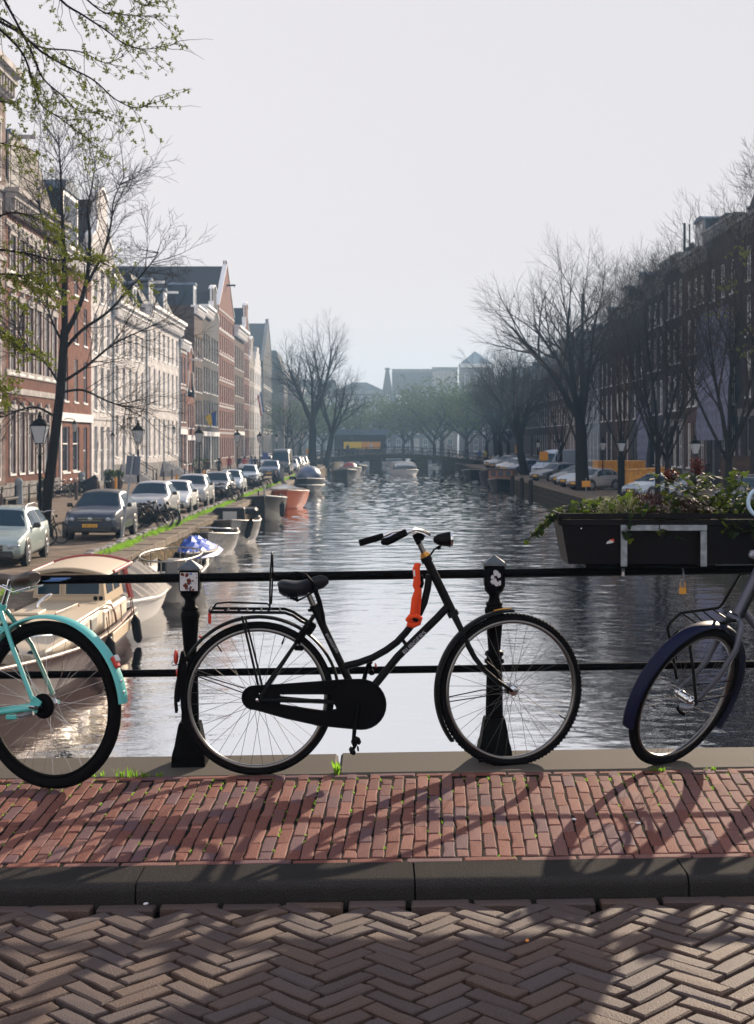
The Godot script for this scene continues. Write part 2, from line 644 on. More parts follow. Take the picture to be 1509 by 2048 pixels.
func brick_mesh(l: float, h: float, w: float, sd: int, ch: float) -> ArrayMesh:
	# one worn brick: chamfered, corners pushed about a little
	var r := RandomNumberGenerator.new()
	r.seed = sd * 77 + 5
	var b := MB.new()
	var top := []
	var low := []
	var rim := []
	for q in [[-1, -1], [-0.1, -1], [1, -1], [1, 1], [0.2, 1], [-1, 1]]:
		var jx := r.randf_range(-0.0025, 0.0025)
		var jz := r.randf_range(-0.0018, 0.0018)
		var cc := ch * r.randf_range(0.6, 1.5)
		if r.randf() < 0.16:
			jx -= q[0] * l * r.randf_range(0.015, 0.06)
			jz -= q[1] * w * r.randf_range(0.03, 0.16)
		rim.append(Vector3(q[0] * l * 0.5 + jx, h - cc * 0.9, q[1] * w * 0.5 + jz))
		top.append(Vector3(q[0] * (l * 0.5 - cc) + jx, h + r.randf_range(-0.001, 0.0006), q[1] * (w * 0.5 - cc) + jz))
		low.append(Vector3(q[0] * l * 0.5 + jx, 0, q[1] * w * 0.5 + jz))
	b.loft([PackedVector3Array(low), PackedVector3Array(rim)], true, false, false, true)
	b.loft([PackedVector3Array(rim), PackedVector3Array(top)], true, false, false, true)
	var o := Vector3(0, h + 0.0008, 0)
	for j in 6:
		b.tri_from(o, top[j], top[(j + 1) % 6], Vector3.ZERO)
	return b.mesh()


func setting() -> void:
	# ---- bridge deck: body, road, kerb, pavement, granite edge
	var tilt := Basis(Vector3(0, 0, 1), atan(SLOPE))
	var body := MB.new()
	body.box(tilt * Vector3(2.7, -0.62, -3.0), Vector3(24.0, 0.85, 7.7), tilt)
	struct("bridge_deck", body, M.dark_wall)
	var road := MB.new()
	road.box(tilt * Vector3(2.7, -0.155, -2.0), Vector3(24.0, 0.12, 5.77), tilt)
	var ro := struct("road", road, M.road_joint)
	var walk := MB.new()
	walk.box(tilt * Vector3(2.7, -0.10, -5.76), Vector3(24.0, 0.19, 1.34), tilt)
	var wo := struct("pavement", walk, M.joint)
	# granite slabs along the railing
	var gr := thing("bridge_edge", "", "")
	gr.set_meta("kind", "structure")
	var joints := [-5.2, -3.4, -1.9, -0.18, 1.9, 3.6, 5.4]
	for i in joints.size() - 1:
		var g := MB.new()
		var x0: float = joints[i] + 0.006
		var x1: float = joints[i + 1] - 0.006
		g.box(tilt * Vector3((x0 + x1) * 0.5, -0.098 + [0.0, 0.003, 0.0, 0.004, 0.001, 0.0][i], -6.66), Vector3(x1 - x0, 0.2, 0.43), tilt, 0.012)
		part("slab", g, M.granite, gr)
	# kerb stones
	var kb := thing("kerb", "", "")
	kb.set_meta("kind", "structure")
	var kj := [-4.6, -2.9, -0.83, 0.13, 1.07, 2.9, 4.8]
	for i in kj.size() - 1:
		var g := MB.new()
		var prof := PackedVector2Array()
		for k in 7:
			var a := PI * 0.5 * k / 6.0
			prof.append(Vector2(0.105 - 0.035 + 0.035 * sin(a), -0.035 + 0.035 * cos(a)))
		var pts := PackedVector2Array([Vector2(-0.105, -0.25), Vector2(-0.105, 0.0)])
		for q in prof:
			pts.append(q)
		pts.append(Vector2(0.105, -0.25))
		var x0: float = kj[i] + 0.003
		var x1: float = kj[i + 1] - 0.003
		# profile (towards the road, up) swept along x
		var xf := Transform3D(tilt * Basis(Vector3(0, 0, 1), Vector3(0, 1, 0), Vector3(-1, 0, 0)), tilt * Vector3(0, 0.001, -4.985))
		g.prism(pts, -x1, -x0, xf)
		part("kerb_stone", g, M.kerb_stone, kb)
	# pavement bricks: long columns running to the railing, fanning a little
	var vars := []
	for i in 8:
		vars.append(brick_mesh(0.196, 0.05, 0.047, i, 0.0035))
	for i in 8:
		vars.append(brick_mesh(0.094, 0.05, 0.047, 10 + i, 0.0035))
	var spots := []
	var x := -1.75
	var k := 0
	while x < 1.95:
		var yaw := 0.035 + 0.035 * x
		var z0 := -5.155
		var odd := (k % 2 == 0)
		var z := z0
		var first := true
		while z > -6.30:
			var half := odd and first
			first = false
			var l := 0.098 if half else 0.2
			if z - l < -6.405:
				half = true
				l = 0.098
				if z - l < -6.41:
					break
			var zc := z - l * 0.5
			var xc := x + (zc - z0) * -yaw
			spots.append([xc, zc, yaw, half])
			z -= l + 0.001
		if z > -6.38 and not odd:
			spots.append([x + (z - 0.049 - z0) * -yaw, z - 0.049, yaw, true])
		x += 0.0515 + 0.001 * sin(k * 1.7)
		k += 1
	spots.sort_custom(func(a, b): return absf(a[0]) / -a[1] < absf(b[0]) / -b[1])
	var rest := {}
	for i in spots.size():
		var s: Array = spots[i]
		var bs: Basis = tilt * Basis(Vector3.UP, PI / 2 - s[2] + rg.randf_range(-0.015, 0.015)) * Basis(Vector3.RIGHT, rg.randf_range(-0.02, 0.02)) * Basis(Vector3.BACK, rg.randf_range(-0.008, 0.008))
		var at: Vector3 = tilt * Vector3(s[0], -0.05 + rg.randf_range(-0.003, 0.0015), s[1])
		var me: Mesh = vars[(8 if s[3] else 0) + rg.randi() % 8]
		var tone := rg.randi() % 6
		if s[0] > 0.3 and rg.randf() < 0.3:
			tone = 4
		var mt: Material = M["paver%d" % tone]
		if i < 300:
			var o := part("brick", me, mt, wo, at)
			o.basis = bs
		else:
			var key := [me, mt]
			if not rest.has(key):
				rest[key] = []
			rest[key].append(Transform3D(bs, at))
	for key in rest:
		scatter("outer_brick", key[0], key[1], rest[key], wo)
	# moss and tiny weeds in the joints, thicker towards the granite
	var mb := MB.new()
	for i in 420:
		var s: Array = spots[rg.randi() % spots.size()]
		var side := 0.0258 if rg.randf() < 0.5 else -0.0258
		var at: Vector3 = tilt * Vector3(s[0] + side, -0.004, s[1] + rg.randf_range(-0.1, 0.1))
		if rg.randf() > 0.25 + smoothstep(-5.6, -6.4, at.z) * 0.75: continue
		for kk in 4:
			var o := at + Vector3(rg.randf_range(-0.004, 0.004), 0, rg.randf_range(-0.02, 0.02))
			mb.tri(o - Vector3(0.003, 0, 0), o + Vector3(rg.randf_range(-0.004, 0.004), rg.randf_range(0.003, 0.008), 0), o + Vector3(0.003, 0, 0))
	stuff("moss", mb, M.blade, wo)
	# border courses, laid lengthwise
	var edge := []
	for i in 4:
		edge.append(brick_mesh(0.202, 0.05, 0.046, 20 + i, 0.004))
	for row in [[-5.118, 0.0], [-6.425, 0.07]]:
		for i in range(-9, 10):
			var o := part("border_brick", edge[rg.randi() % 4], M["paver%d" % (rg.randi() % 6)], wo, tilt * Vector3(i * 0.206 + row[1], -0.05 + rg.randf_range(-0.002, 0.002), row[0]))
			o.basis = tilt * Basis(Vector3.UP, rg.randf_range(-0.01, 0.01))
	# ---- road: herringbone of bricks at 45 degrees
	var L := 0.206
	var W := L / 3.0
	var hv := []
	for i in 12:
		hv.append(brick_mesh(L - 0.011, 0.06, W - 0.010, 40 + i, 0.005))
	var found := []
	for i in range(-60, 60):
		for j in range(-60, 60):
			var cc := posmod(i - j, 6)
			if cc != 0 and cc != 5:
				continue
			var p := Vector2(i * W + L * 0.5, j * W + W * 0.5) if cc == 0 else Vector2(i * W + W * 0.5, j * W + L * 0.5)
			p = p.rotated(PI / 4)
			var z := -4.0 + p.y
			if z > -3.2 or z < -4.80 or absf(p.x) > 1.45:
				continue
			found.append([p.x, z, PI / 4 if cc == 0 else -PI / 4])
	found.sort_custom(func(a, b): return absf(a[0]) / -a[1] + (1.0 if a[1] > -3.7 else 0.0) < absf(b[0]) / -b[1] + (1.0 if b[1] > -3.7 else 0.0))
	rest = {}
	for i in found.size():
		var s: Array = found[i]
		var bs: Basis = tilt * Basis(Vector3.UP, -s[2] + rg.randf_range(-0.02, 0.02)) * Basis(Vector3.RIGHT, rg.randf_range(-0.02, 0.02))
		var at: Vector3 = tilt * Vector3(s[0], -0.125 + rg.randf_range(-0.004, 0.004), s[1])
		var me: Mesh = hv[rg.randi() % 12]
		var mt: Material = M["setts%d" % (rg.randi() % 6)]
		if i < 300:
			var o := part("brick", me, mt, ro, at)
			o.basis = bs
		else:
			var key := [me, mt]
			if not rest.has(key):
				rest[key] = []
			rest[key].append(Transform3D(bs, at))
	for key in rest:
		scatter("outer_brick", key[0], key[1], rest[key], ro)
	for i in range(-8, 9):
		var o := part("gutter_brick", hv[rg.randi() % 12], M["setts%d" % (rg.randi() % 6)], ro, tilt * Vector3(i * 0.214, -0.125 + rg.randf_range(-0.003, 0.003), -4.838))
		o.basis = tilt * Basis(Vector3.UP, rg.randf_range(-0.012, 0.012))
	# ---- water: fine waves close by, coarser farther off
	var wa := MB.new()
	var nz := FastNoiseLite.new()
	nz.seed = 3
	nz.frequency = 0.55
	nz.fractal_octaves = 3
	var n2 := FastNoiseLite.new()
	n2.seed = 9
	n2.frequency = 1.9
	n2.fractal_octaves = 2
	var zs := PackedFloat32Array()
	var d := 6.0
	while d < 420.0:
		zs.append(d)
		d += 0.1 if d < 40.0 else 0.1 * pow(d / 40.0, 1.6)
	var xn := 210
	var base := 0
	for i in zs.size():
		for j in xn + 1:
			var xx := -7.6 + 20.8 * j / xn
			var zz := zs[i]
			var calm := smoothstep(-5.0, 3.0, xx)
			var far := 0.008 + 0.026 * smoothstep(30.0, 90.0, zz) + 0.05 * smoothstep(110.0, 220.0, zz)
			var fine := 0.001 + 0.0032 * calm
			var y := nz.get_noise_2d(xx * 0.75, zz) * far + n2.get_noise_2d(xx * 0.8, zz) * fine
			var e := 0.05
			var gx := (nz.get_noise_2d((xx + e) * 0.75, zz) * far + n2.get_noise_2d((xx + e) * 0.8, zz) * fine - y) / e
			var gz := (nz.get_noise_2d(xx * 0.75, zz + e) * far + n2.get_noise_2d(xx * 0.8, zz + e) * fine - y) / e
			wa.v.append(Vector3(xx, WATER + y, -zz))
			wa.n.append(Vector3(-gx, 1.0, gz).normalized())
			if i > 0 and j > 0:
				var b := i * (xn + 1) + j
				var a := b - xn - 1
				wa.idx.append_array(PackedInt32Array([a - 1, b - 1, b, a - 1, b, a]))
	struct("water", wa, M.water)
	# ---- ground far and wide, quays, quay walls
	var gd := MB.new()
	gd.bb(-150, -4.6, -560, 150, -4.0, 30)
	struct("ground", gd, M.far_ground)
	var lq := MB.new()
	lq.bb(-60, -4.2, -430, -7.75, QUAY, 12)
	var lqo := struct("left_quay", lq, M.quay_paving)
	var rq := MB.new()
	rq.bb(13.3, -4.2, -430, 60, QUAY, 12)
	var rqo := struct("right_quay", rq, M.quay_paving)
	var fq := MB.new()
	fq.bb(-7.75, -4.2, -520, 13.3, QUAY - 0.004, -396)
	struct("far_quay", fq, M.quay_paving)
	var lw := MB.new()
	lw.bb(-7.76, -4.2, -396, -7.12, QUAY - 0.22, 11)
	struct("left_quay_wall", lw, M.mossy_wall)
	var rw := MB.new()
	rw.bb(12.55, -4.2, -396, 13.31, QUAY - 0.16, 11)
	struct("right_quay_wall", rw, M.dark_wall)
	# coping stones of both quays: joined only past the ones that can be told apart
	var far_cop := MB.new()
	var far_cop_r := MB.new()
	var z := -14.0
	var i := 0
	while z > -396.0:
		var ln := 1.35 + 0.35 * sin(i * 2.3)
		var at := Vector3(-7.43, QUAY - 0.09 + 0.012 * sin(i * 3.1), z - ln * 0.5)
		if i < 110:
			var g := MB.new()
			g.box(Vector3.ZERO, Vector3(0.72, 0.26, ln - 0.02), Basis(), 0.025)
			part("coping_stone", g, M.coping, lqo, at)
		else:
			far_cop.box(at, Vector3(0.72, 0.26, ln - 0.02))
		var at2 := Vector3(12.86, QUAY - 0.06, z - ln * 0.5)
		if i > 20 and i < 90:
			var g := MB.new()
			g.box(Vector3.ZERO, Vector3(0.66, 0.22, ln - 0.02), Basis(), 0.02)
			part("coping_stone", g, M.coping, rqo, at2)
		else:
			far_cop_r.box(at2, Vector3(0.66, 0.22, ln - 0.02))
		z -= ln
		i += 1
	stuff("far_coping", far_cop, M.coping, lqo)
	stuff("far_coping", far_cop_r, M.coping, rqo)
	# kerb blocks that edge the parking strip, some of them sunk
	for q in 60:
		var zz := -36.0 - q * 0.95
		var g := MB.new()
		g.box(Vector3.ZERO, Vector3(0.22, 0.2, 0.55 + 0.25 * absf(sin(q * 1.9))), Basis(Vector3.UP, 0.06 * sin(q * 5.0)), 0.03)
		part("kerb_block", g, M.plinth_stone, lqo, Vector3(-8.28 + 0.05 * sin(q * 2.7), QUAY + 0.03 + 0.02 * sin(q * 1.3), zz))
	# grass and moss in the strip behind the coping
	var blades := []
	var b := MB.new()
	for q in 5:
		var a := q * 1.3
		var o := Vector3(cos(a) * 0.02, 0, sin(a) * 0.02)
		var t := Vector3(cos(a) * 0.05, 0.10 + 0.02 * q, sin(a) * 0.05)
		b.tri(o, t, o + Vector3(0.015, 0, 0.008))
	var bm := b.mesh()
	var gn := FastNoiseLite.new()
	gn.frequency = 0.16
	for q in 14000:
		var zz := -26.0 - 150.0 * pow(rg.randf(), 1.5)
		var xx := rg.randf_range(-8.2, -7.66)
		if gn.get_noise_2d(xx * 2.0, zz) < rg.randf_range(-0.35, 0.25):
			continue
		blades.append(Transform3D(Basis(Vector3.UP, rg.randf() * TAU).scaled(Vector3.ONE * rg.randf_range(0.4, 1.0)), Vector3(xx, QUAY - 0.01, zz)))
	var gs := scatter("grass", bm, M.blade, blades, self)
	gs.name = numbered("grass")
	tag(gs, "short green grass and moss along the left quay edge", "grass")


func bridge_things() -> void:
	# ---- cast iron railing: rails through square-headed posts
	var o := thing("bridge_railing", "black cast iron canal bridge railing with two round rails and square headed posts", "railing")
	var tilt := Basis(Vector3(0, 0, 1), atan(SLOPE))
	var zr := -6.70
	for r in [["top_rail", 0.880, 0.0215], ["bottom_rail", 0.433, 0.0175]]:
		var b := MB.new()
		b.tube([tilt * Vector3(-8.5, r[1], 0) + Vector3(0, 0, zr), tilt * Vector3(0, r[1] - 0.003, 0) + Vector3(0, 0, zr), tilt * Vector3(13.5, r[1], 0) + Vector3(0, 0, zr)], r[2], 14)
		part(r[0], b, M.iron, o)
	for k in range(-3, 8):
		var x := -0.880 + 1.4325 * k
		var root := Node3D.new()
		root.name = "railing_post"
		o.add_child(root, true)
		root.position = Vector3(x, deck(x), zr)
		railing_post(root, k == 0, k == 1)
	# worn patch of pale paint on the rail near the left post
	var wp := MB.new()
	var bs := tilt
	for q in 14:
		var a := -0.35 + 0.055 * q
		wp.box(tilt * Vector3(-1.49 + 0.006 * sin(q * 9.0) + 0.0035 * (q - 7), 0.880, 0) + Vector3(0, 0.0208 * sin(a), zr + 0.0208 * cos(a)), Vector3(0.075 + 0.02 * sin(q * 4.0), 0.0022, 0.003), bs * Basis(Vector3.RIGHT, -a))
	part("worn_paint", wp, M.sticker_blue, o)
	# padlock on a cable clamp under the planter
	var x1 := 1.44
	var pl := thing("padlock", "small orange brass padlock hanging from the top rail under the planter", "padlock", Vector3(x1, deck(x1) + 0.792, -6.70))
	var b1 := MB.new()
	b1.box(Vector3(0, -0.010, 0), Vector3(0.034, 0.03, 0.013), Basis(), 0.003)
	part("lock_body", b1, M.brass, pl)
	var b2 := MB.new()
	b2.tube([Vector3(-0.011, 0.004, 0), Vector3(-0.011, 0.026, 0), Vector3(-0.006, 0.036, 0), Vector3(0.006, 0.036, 0), Vector3(0.011, 0.026, 0), Vector3(0.011, 0.004, 0)], 0.0032, 6)
	part("shackle", b2, M.brass, pl)
	var ct := thing("cable_loop", "grey steel cable loop round the rail that carries the padlock", "cable", Vector3(x1 - 0.006, deck(x1) + 0.88, -6.70))
	var b3 := MB.new()
	b3.torus(Vector3(0, -0.026, 0), Basis(Vector3.UP, PI / 2), 0.049, circ(0.0045, 6))
	part("cable", b3, M.galvanised, ct)
	var cl := MB.new()
	cl.box(Vector3(0.002, -0.058, 0.004), Vector3(0.014, 0.03, 0.014), Basis(), 0.003)
	part("clamp", cl, M.galvanised, ct)
	for q in 1:
		var x2 := 1.155
		var c2 := thing("hose_clamp", "thin bright steel clamp tight round the top rail left of the padlock", "clamp", Vector3(x2, deck(x2) + 0.88, -6.70))
		var b4 := MB.new()
		b4.torus(Vector3.ZERO, Basis(Vector3.UP, PI / 2), 0.0235, [Vector2(0.001, -0.008), Vector2(0.001, 0.008), Vector2(-0.001, 0.008), Vector2(-0.001, -0.008)])
		part("band", b4, M.galvanised, c2)
		var b5 := MB.new()
		b5.box(Vector3(0, -0.01, 0.027), Vector3(0.013, 0.022, 0.008), Basis(), 0.002)
		part("screw_housing", b5, M.chrome, c2)
	# weeds
	for w in [[-1.30, -6.47, 26, 0.9, "green grass tuft on the granite edge under the left bicycle wheel"], [-1.12, -6.455, 34, 1.0, "wide green grass tuft between teal wheel and left post"], [-1.02, -6.45, 20, 0.7, "small grass tuft on the granite edge near the left post"], [-0.18, -6.47, 12, 1.0, "young plant growing from the joint between two granite slabs"], [1.27, -6.43, 26, 0.5, "low green and rusty moss tuft under the right bicycle wheel"], [1.50, -6.43, 10, 0.5, "tiny green weed right of the tilted wheel"]]:
		var b := MB.new()
		for i in w[2]:
			var a := rg.randf() * TAU
			var o2 := Vector3(rg.randf_range(-0.07, 0.07) * float(w[3]), 0, rg.randf_range(-0.012, 0.012))
			var h: float = rg.randf_range(0.02, 0.055) * w[3]
			if w[0] == -0.18:
				o2 = Vector3(rg.randf_range(-0.008, 0.008), 0, rg.randf_range(-0.02, 0.02))
				h = rg.randf_range(0.03, 0.075)
			var t: Vector3 = o2 + Vector3(cos(a) * h * 0.7, h, sin(a) * h * 0.4)
			var m := (o2 + t) * 0.5 + Vector3(0, h * 0.2, 0)
			var sd := Vector3(-sin(a), 0, cos(a)) * 0.003 * (2.0 if w[0] == -0.18 else 1.0)
			b.quad(o2 - sd, m - sd, m + sd, o2 + sd)
			b.tri(m - sd, t, m + sd)
		solo("weed", b, M.blade, w[4], "weed", Vector3(w[0], deck(w[0]) - 0.006, w[1]))
	# small litter
	for w in [[0.78, -5.62, 0.0, "tiny white flake lying on the pavement bricks left of the right bicycle's shadow"], [1.02, -5.55, 0.0, "small white pebble on the pavement bricks below the right bicycle"], [-0.79, -4.86, -0.064, "tiny pale blue pellet in the gutter below the kerb joint"], [1.74, -6.36, 0.0, "pale pebble on the bricks right of the tilted wheel"], [0.47, -4.45, -0.064, "small dry leaf on the road bricks near the middle"]]:
		var b := MB.new()
		b.ball(Vector3(0, 0.003, 0), Vector3(0.011, 0.004, 0.007), 4, 7)
		solo("litter", b, M.amber if w[1] == -4.45 else M.flag_white, w[3], "litter", Vector3(w[0], deck(w[0]) + w[2], w[1]), w[0] * 3.0)


func railing_post(o: Node3D, left: bool, right: bool) -> void:
	if not cache.has("post"):
		var sq := func(pr: Array, sides: int) -> MB:
			var b := MB.new()
			var rings := []
			for p in pr:
				var ring := PackedVector3Array()
				for j in sides:
					var a := TAU * (j + 0.5) / sides
					var r: float = p[0] / cos(PI / sides) if sides == 4 else p[0]
					ring.append(Vector3(cos(a) * r, p[1], sin(a) * r))
				rings.append(ring)
			b.loft(rings, true, true, true, sides == 4)
			return b
		var head := MB.new()
		head.box(Vector3(0, 0.865, 0), Vector3(0.096, 0.105, 0.096), Basis(), 0.008)
		cache["post"] = [
			["base", sq.call([[0.079, -0.01], [0.077, 0.05], [0.072, 0.075], [0.066, 0.095], [0.052, 0.18], [0.047, 0.2]], 4)],
			["lower_shaft", sq.call([[0.0435, 0.2], [0.038, 0.455]], 8)],
			["collar", sq.call([[0.036, 0.452], [0.047, 0.458], [0.047, 0.472], [0.037, 0.478], [0.037, 0.488], [0.045, 0.494], [0.043, 0.508], [0.03, 0.516]], 16)],
			["upper_shaft", sq.call([[0.030, 0.514], [0.0335, 0.56], [0.0415, 0.655], [0.0435, 0.690]], 8)],
			["urn", sq.call([[0.044, 0.69], [0.046, 0.70], [0.044, 0.715], [0.036, 0.724], [0.04, 0.729], [0.04, 0.738], [0.03, 0.744], [0.024, 0.765], [0.026, 0.775], [0.038, 0.79], [0.045, 0.797], [0.047, 0.813]], 16)],
			["head", head],
			["cap", sq.call([[0.053, 0.9175], [0.053, 0.9235], [0.049, 0.93], [0.002, 0.965]], 4)]]
		for q in cache["post"]:
			q[1] = q[1].mesh()
	for q in cache["post"]:
		part(q[0], q[1], M.iron_cap if q[0] == "cap" else M.iron, o)
	if left or right:
		# torn sticker: pale sheet with bare rusty patches
		var b := MB.new()
		b.box(Vector3(0, 0.864, 0.0492), Vector3(0.084, 0.086, 0.0016), Basis(), 0.0005)
		if left:
			part("torn_sticker", b, M.sticker, o)
		var r := RandomNumberGenerator.new()
		r.seed = 4 if left else 29
		var t := MB.new()
		var u := MB.new()
		for i in (34 if left else 24):
			var y := r.randf_range(-0.042, 0.04)
			var x := r.randfn(0.0, 0.009) + 0.01 * sin(y * 120.0)
			var sz := r.randf_range(0.004, 0.012)
			if i > 24:
				x = r.randf_range(-0.038, 0.038)
				sz = r.randf_range(0.0015, 0.004)
			var poly := PackedVector2Array()
			for k in 7:
				poly.append(Vector2(clampf(x + cos(TAU * k / 7) * sz * r.randf_range(0.5, 1.2), -0.041, 0.041), clampf(0.864 + y + sin(TAU * k / 7) * sz * r.randf_range(0.5, 1.3), 0.822, 0.906)))
			var mb: MB = u if i % 9 == 4 and left else t
			mb.prism(poly, 0.0485, 0.0504 + 0.00007 * i)
		part("bare_patch", t, M.sticker_rust if left else M.sticker, o)
		if left:
			part("blue_patch", u, M.sticker_blue, o)


func planter() -> void:
	var x0 := 0.835
	var x1 := 1.90
	var yb := 0.925
	var t := thing("planter_box", "dark rectangular plastic planter box hung on the bridge railing", "planter", Vector3(x0, deck(1.3), -6.66))
	var w := x1 - x0
	var b := MB.new()
	# tapering trough, open at the top
	var lo := [Vector3(0.045, yb, 0.13), Vector3(w - 0.045, yb, 0.13), Vector3(w - 0.045, yb, -0.13), Vector3(0.045, yb, -0.13)]
	var hi := [Vector3(0.010, yb + 0.18, 0.155), Vector3(w - 0.01, yb + 0.18, 0.155), Vector3(w - 0.01, yb + 0.18, -0.155), Vector3(0.010, yb + 0.18, -0.155)]
	b.loft([PackedVector3Array(lo), PackedVector3Array(hi)], true, true, false, true)
	part("trough", b, M.planter_box, t)
	var rim := MB.new()
	for q in [[0.0, 0.165, w, 0.15], [0.0, -0.15, w, -0.165]]:
		rim.bb(q[0], yb + 0.178, q[1], q[2], yb + 0.207, q[3], 0.003)
		rim.bb(q[0] - 0.005, yb + 0.209, q[1] + 0.004, q[2] + 0.005, yb + 0.235, q[3], 0.004)
	for q in [[-0.004, 0.012], [w - 0.012, w + 0.004]]:
		rim.bb(q[0], yb + 0.179, -0.1495, q[1], yb + 0.236, 0.1495, 0.003)
	part("rim", rim, M.planter_box, t)
	var so := MB.new()
	so.bb(0.02, yb + 0.15, -0.145, w - 0.02, yb + 0.2, 0.145)
	part("soil", so, M.soil, t)
	var br := MB.new()
	br.bb(0.278, yb + 0.155, 0.160, 0.672, yb + 0.182, 0.171, 0.002)
	br.bb(0.278, yb - 0.008, 0.161, 0.308, yb + 0.154, 0.170, 0.002)
	br.bb(0.642, yb - 0.008, 0.161, 0.672, yb + 0.154, 0.170, 0.002)
	part("bracket", br, M.galvanised, t)
	var plate := MB.new()
	plate.bb(0.13, yb - 0.022, -0.07, 0.73, yb - 0.007, 0.1, 0.002)
	part("carrier_plate", plate, M.iron, t)
	var st := MB.new()
	st.prism(PackedVector2Array([Vector2(0.215, yb + 0.094), Vector2(0.243, yb + 0.098), Vector2(0.25, yb + 0.104), Vector2(0.235, yb + 0.112), Vector2(0.22, yb + 0.105)]), 0.1405, 0.1475)
	part("torn_sticker", st, M.sticker, t)
	var st2 := MB.new()
	st2.prism(PackedVector2Array([Vector2(0.226, yb + 0.1065), Vector2(0.252, yb + 0.1015), Vector2(0.25, yb + 0.118), Vector2(0.232, yb + 0.115)]), 0.1405, 0.1465)
	part("red_scrap", st2, M.red_plastic, t)
	var bolt := MB.new()
	bolt.ball(Vector3(0.10, yb + 0.165, 0.152), Vector3(0.005, 0.005, 0.004), 4, 8)
	part("bolt", bolt, M.chrome, t)
	# ---- leaves: five-lobed ivy leaf, folded a little
	var leafm := []
	for k in 3:
		var lf := MB.new()
		var rim2 := []
		for q in [[0.0, 0.0], [0.42, -0.12], [0.62, 0.22], [0.34, 0.42], [0.30, 0.78], [0.0, 1.05]]:
			rim2.append(Vector2(q[0] * (0.8 + 0.15 * k), q[1]))
		for s in [1.0, -1.0]:
			for i in 5:
				var a := Vector3(rim2[i].x * s, 0.13 * rim2[i].x * (1.0 + k * 0.5), rim2[i].y)
				var c := Vector3(rim2[i + 1].x * s, 0.13 * rim2[i + 1].x * (1.0 + k * 0.5) - 0.1 * rim2[i + 1].y, rim2[i + 1].y)
				var m := Vector3(0, 0.02, 0.32)
				lf.tri_from(a, c, m, Vector3(0, -5, 0))
		leafm.append(lf.mesh())
	var wx := Vector3(x0, deck(1.3), -6.66)
	var top := yb + 0.215
	var put_ivy := func(label: String, spots: Array, stems: Array, young: float) -> void:
		var o := thing("ivy_plant", label, "ivy", wx)
		var sm := MB.new()
		for s in stems:
			sm.tube(s, 0.0022, 5, false)
		part("stem", sm, M.twig, o)
		for i in spots.size():
			var p: Vector3 = spots[i]
			var s := rg.randf_range(0.021, 0.038)
			var mt: Material = M.ivy_young if rg.randf() < young else M.ivy_leaf
			var lp := part("leaf", leafm[rg.randi() % 3], mt, o, p)
			lp.basis = Basis(Vector3.UP, rg.randf() * TAU) * Basis(Vector3.RIGHT, rg.randf_range(-0.2, 1.3)) * Basis(Vector3.BACK, rg.randf_range(-0.5, 0.5)) * Basis().scaled(Vector3.ONE * s)
	# left cushion, spilling over the left end in a hanging strand
	var sp := []
	for i in 170:
		var x := rg.randf_range(0.0, 0.40)
		var h := 0.095 * sin(clampf((x + 0.06) / 0.5, 0, 1) * PI * 0.75)
		sp.append(Vector3(x, top + rg.randf_range(-0.01, 1.0) * h, rg.randf_range(-0.14, 0.17)))
	put_ivy.call("low dark green ivy cushion filling the left part of the planter", sp, [[Vector3(0.1, top, 0), Vector3(0.2, top + 0.04, 0.05)]], 0.08)
	sp = []
	var path := [Vector3(0.06, top + 0.03, 0.06), Vector3(0.0, top + 0.02, 0.1), Vector3(-0.045, top - 0.01, 0.11), Vector3(-0.075, top - 0.045, 0.11), Vector3(-0.10, top - 0.075, 0.11), Vector3(-0.125, top - 0.09, 0.11), Vector3(-0.145, top - 0.115, 0.11)]
	for i in 44:
		var q := pow(rg.randf(), 0.9) * 5.0
		var p: Vector3 = path[int(q)].lerp(path[int(q) + 1], q - int(q))
		sp.append(p + Vector3(rg.randf_range(-0.02, 0.02), rg.randf_range(-0.02, 0.02), rg.randf_range(-0.03, 0.03)) * (1.0 - q * 0.1))
	sp.append(path[6])
	sp.append(path[6] + Vector3(0.012, 0.004, 0))
	put_ivy.call("ivy strand hanging down over the left end of the planter", sp, [path], 0.15)
	sp = []
	for i in 90:
		var x := rg.randf_range(0.30, 0.56)
		sp.append(Vector3(x, top + rg.randf_range(-0.10, 0.05) - 0.35 * maxf(0.0, x - 0.45) * 0.0, rg.randf_range(0.10, 0.185)))
	put_ivy.call("dark ivy drooping over the front rim in the middle of the planter", sp, [[Vector3(0.4, top, 0.1), Vector3(0.45, top, 0.17), Vector3(0.46, top - 0.09, 0.18)]], 0.03)
	sp = []
	for i in 230:
		var x := rg.randf_range(0.72, 0.98)
		var h := 0.20 * exp(-pow((x - 0.82) / 0.09, 2.0)) + 0.03
		var y := rg.randf_range(-0.11, 1.0)
		sp.append(Vector3(x, top + (y * h if y > 0 else y * 0.8), rg.randf_range(0.0, 0.16) if y > 0 else rg.randf_range(0.165, 0.19)))
	put_ivy.call("tall bright green ivy at the right end of the planter, spilling over its rim", sp, [[Vector3(0.8, top, 0.1), Vector3(0.83, top + 0.12, 0.1), Vector3(0.86, top + 0.2, 0.09)]], 0.25)
	sp = []
	for i in 12:
		sp.append(Vector3(0.36 + rg.randf_range(-0.03, 0.05), top + rg.randf_range(0.09, 0.15), rg.randf_range(-0.1, 0.05)))
	put_ivy.call("sprig of yellow green leaves standing left of the red heather", sp, [[Vector3(0.36, top, 0), Vector3(0.37, top + 0.1, -0.02)]], 1.0)
	# sedge: thin pale arching blades
	var sg := MB.new()
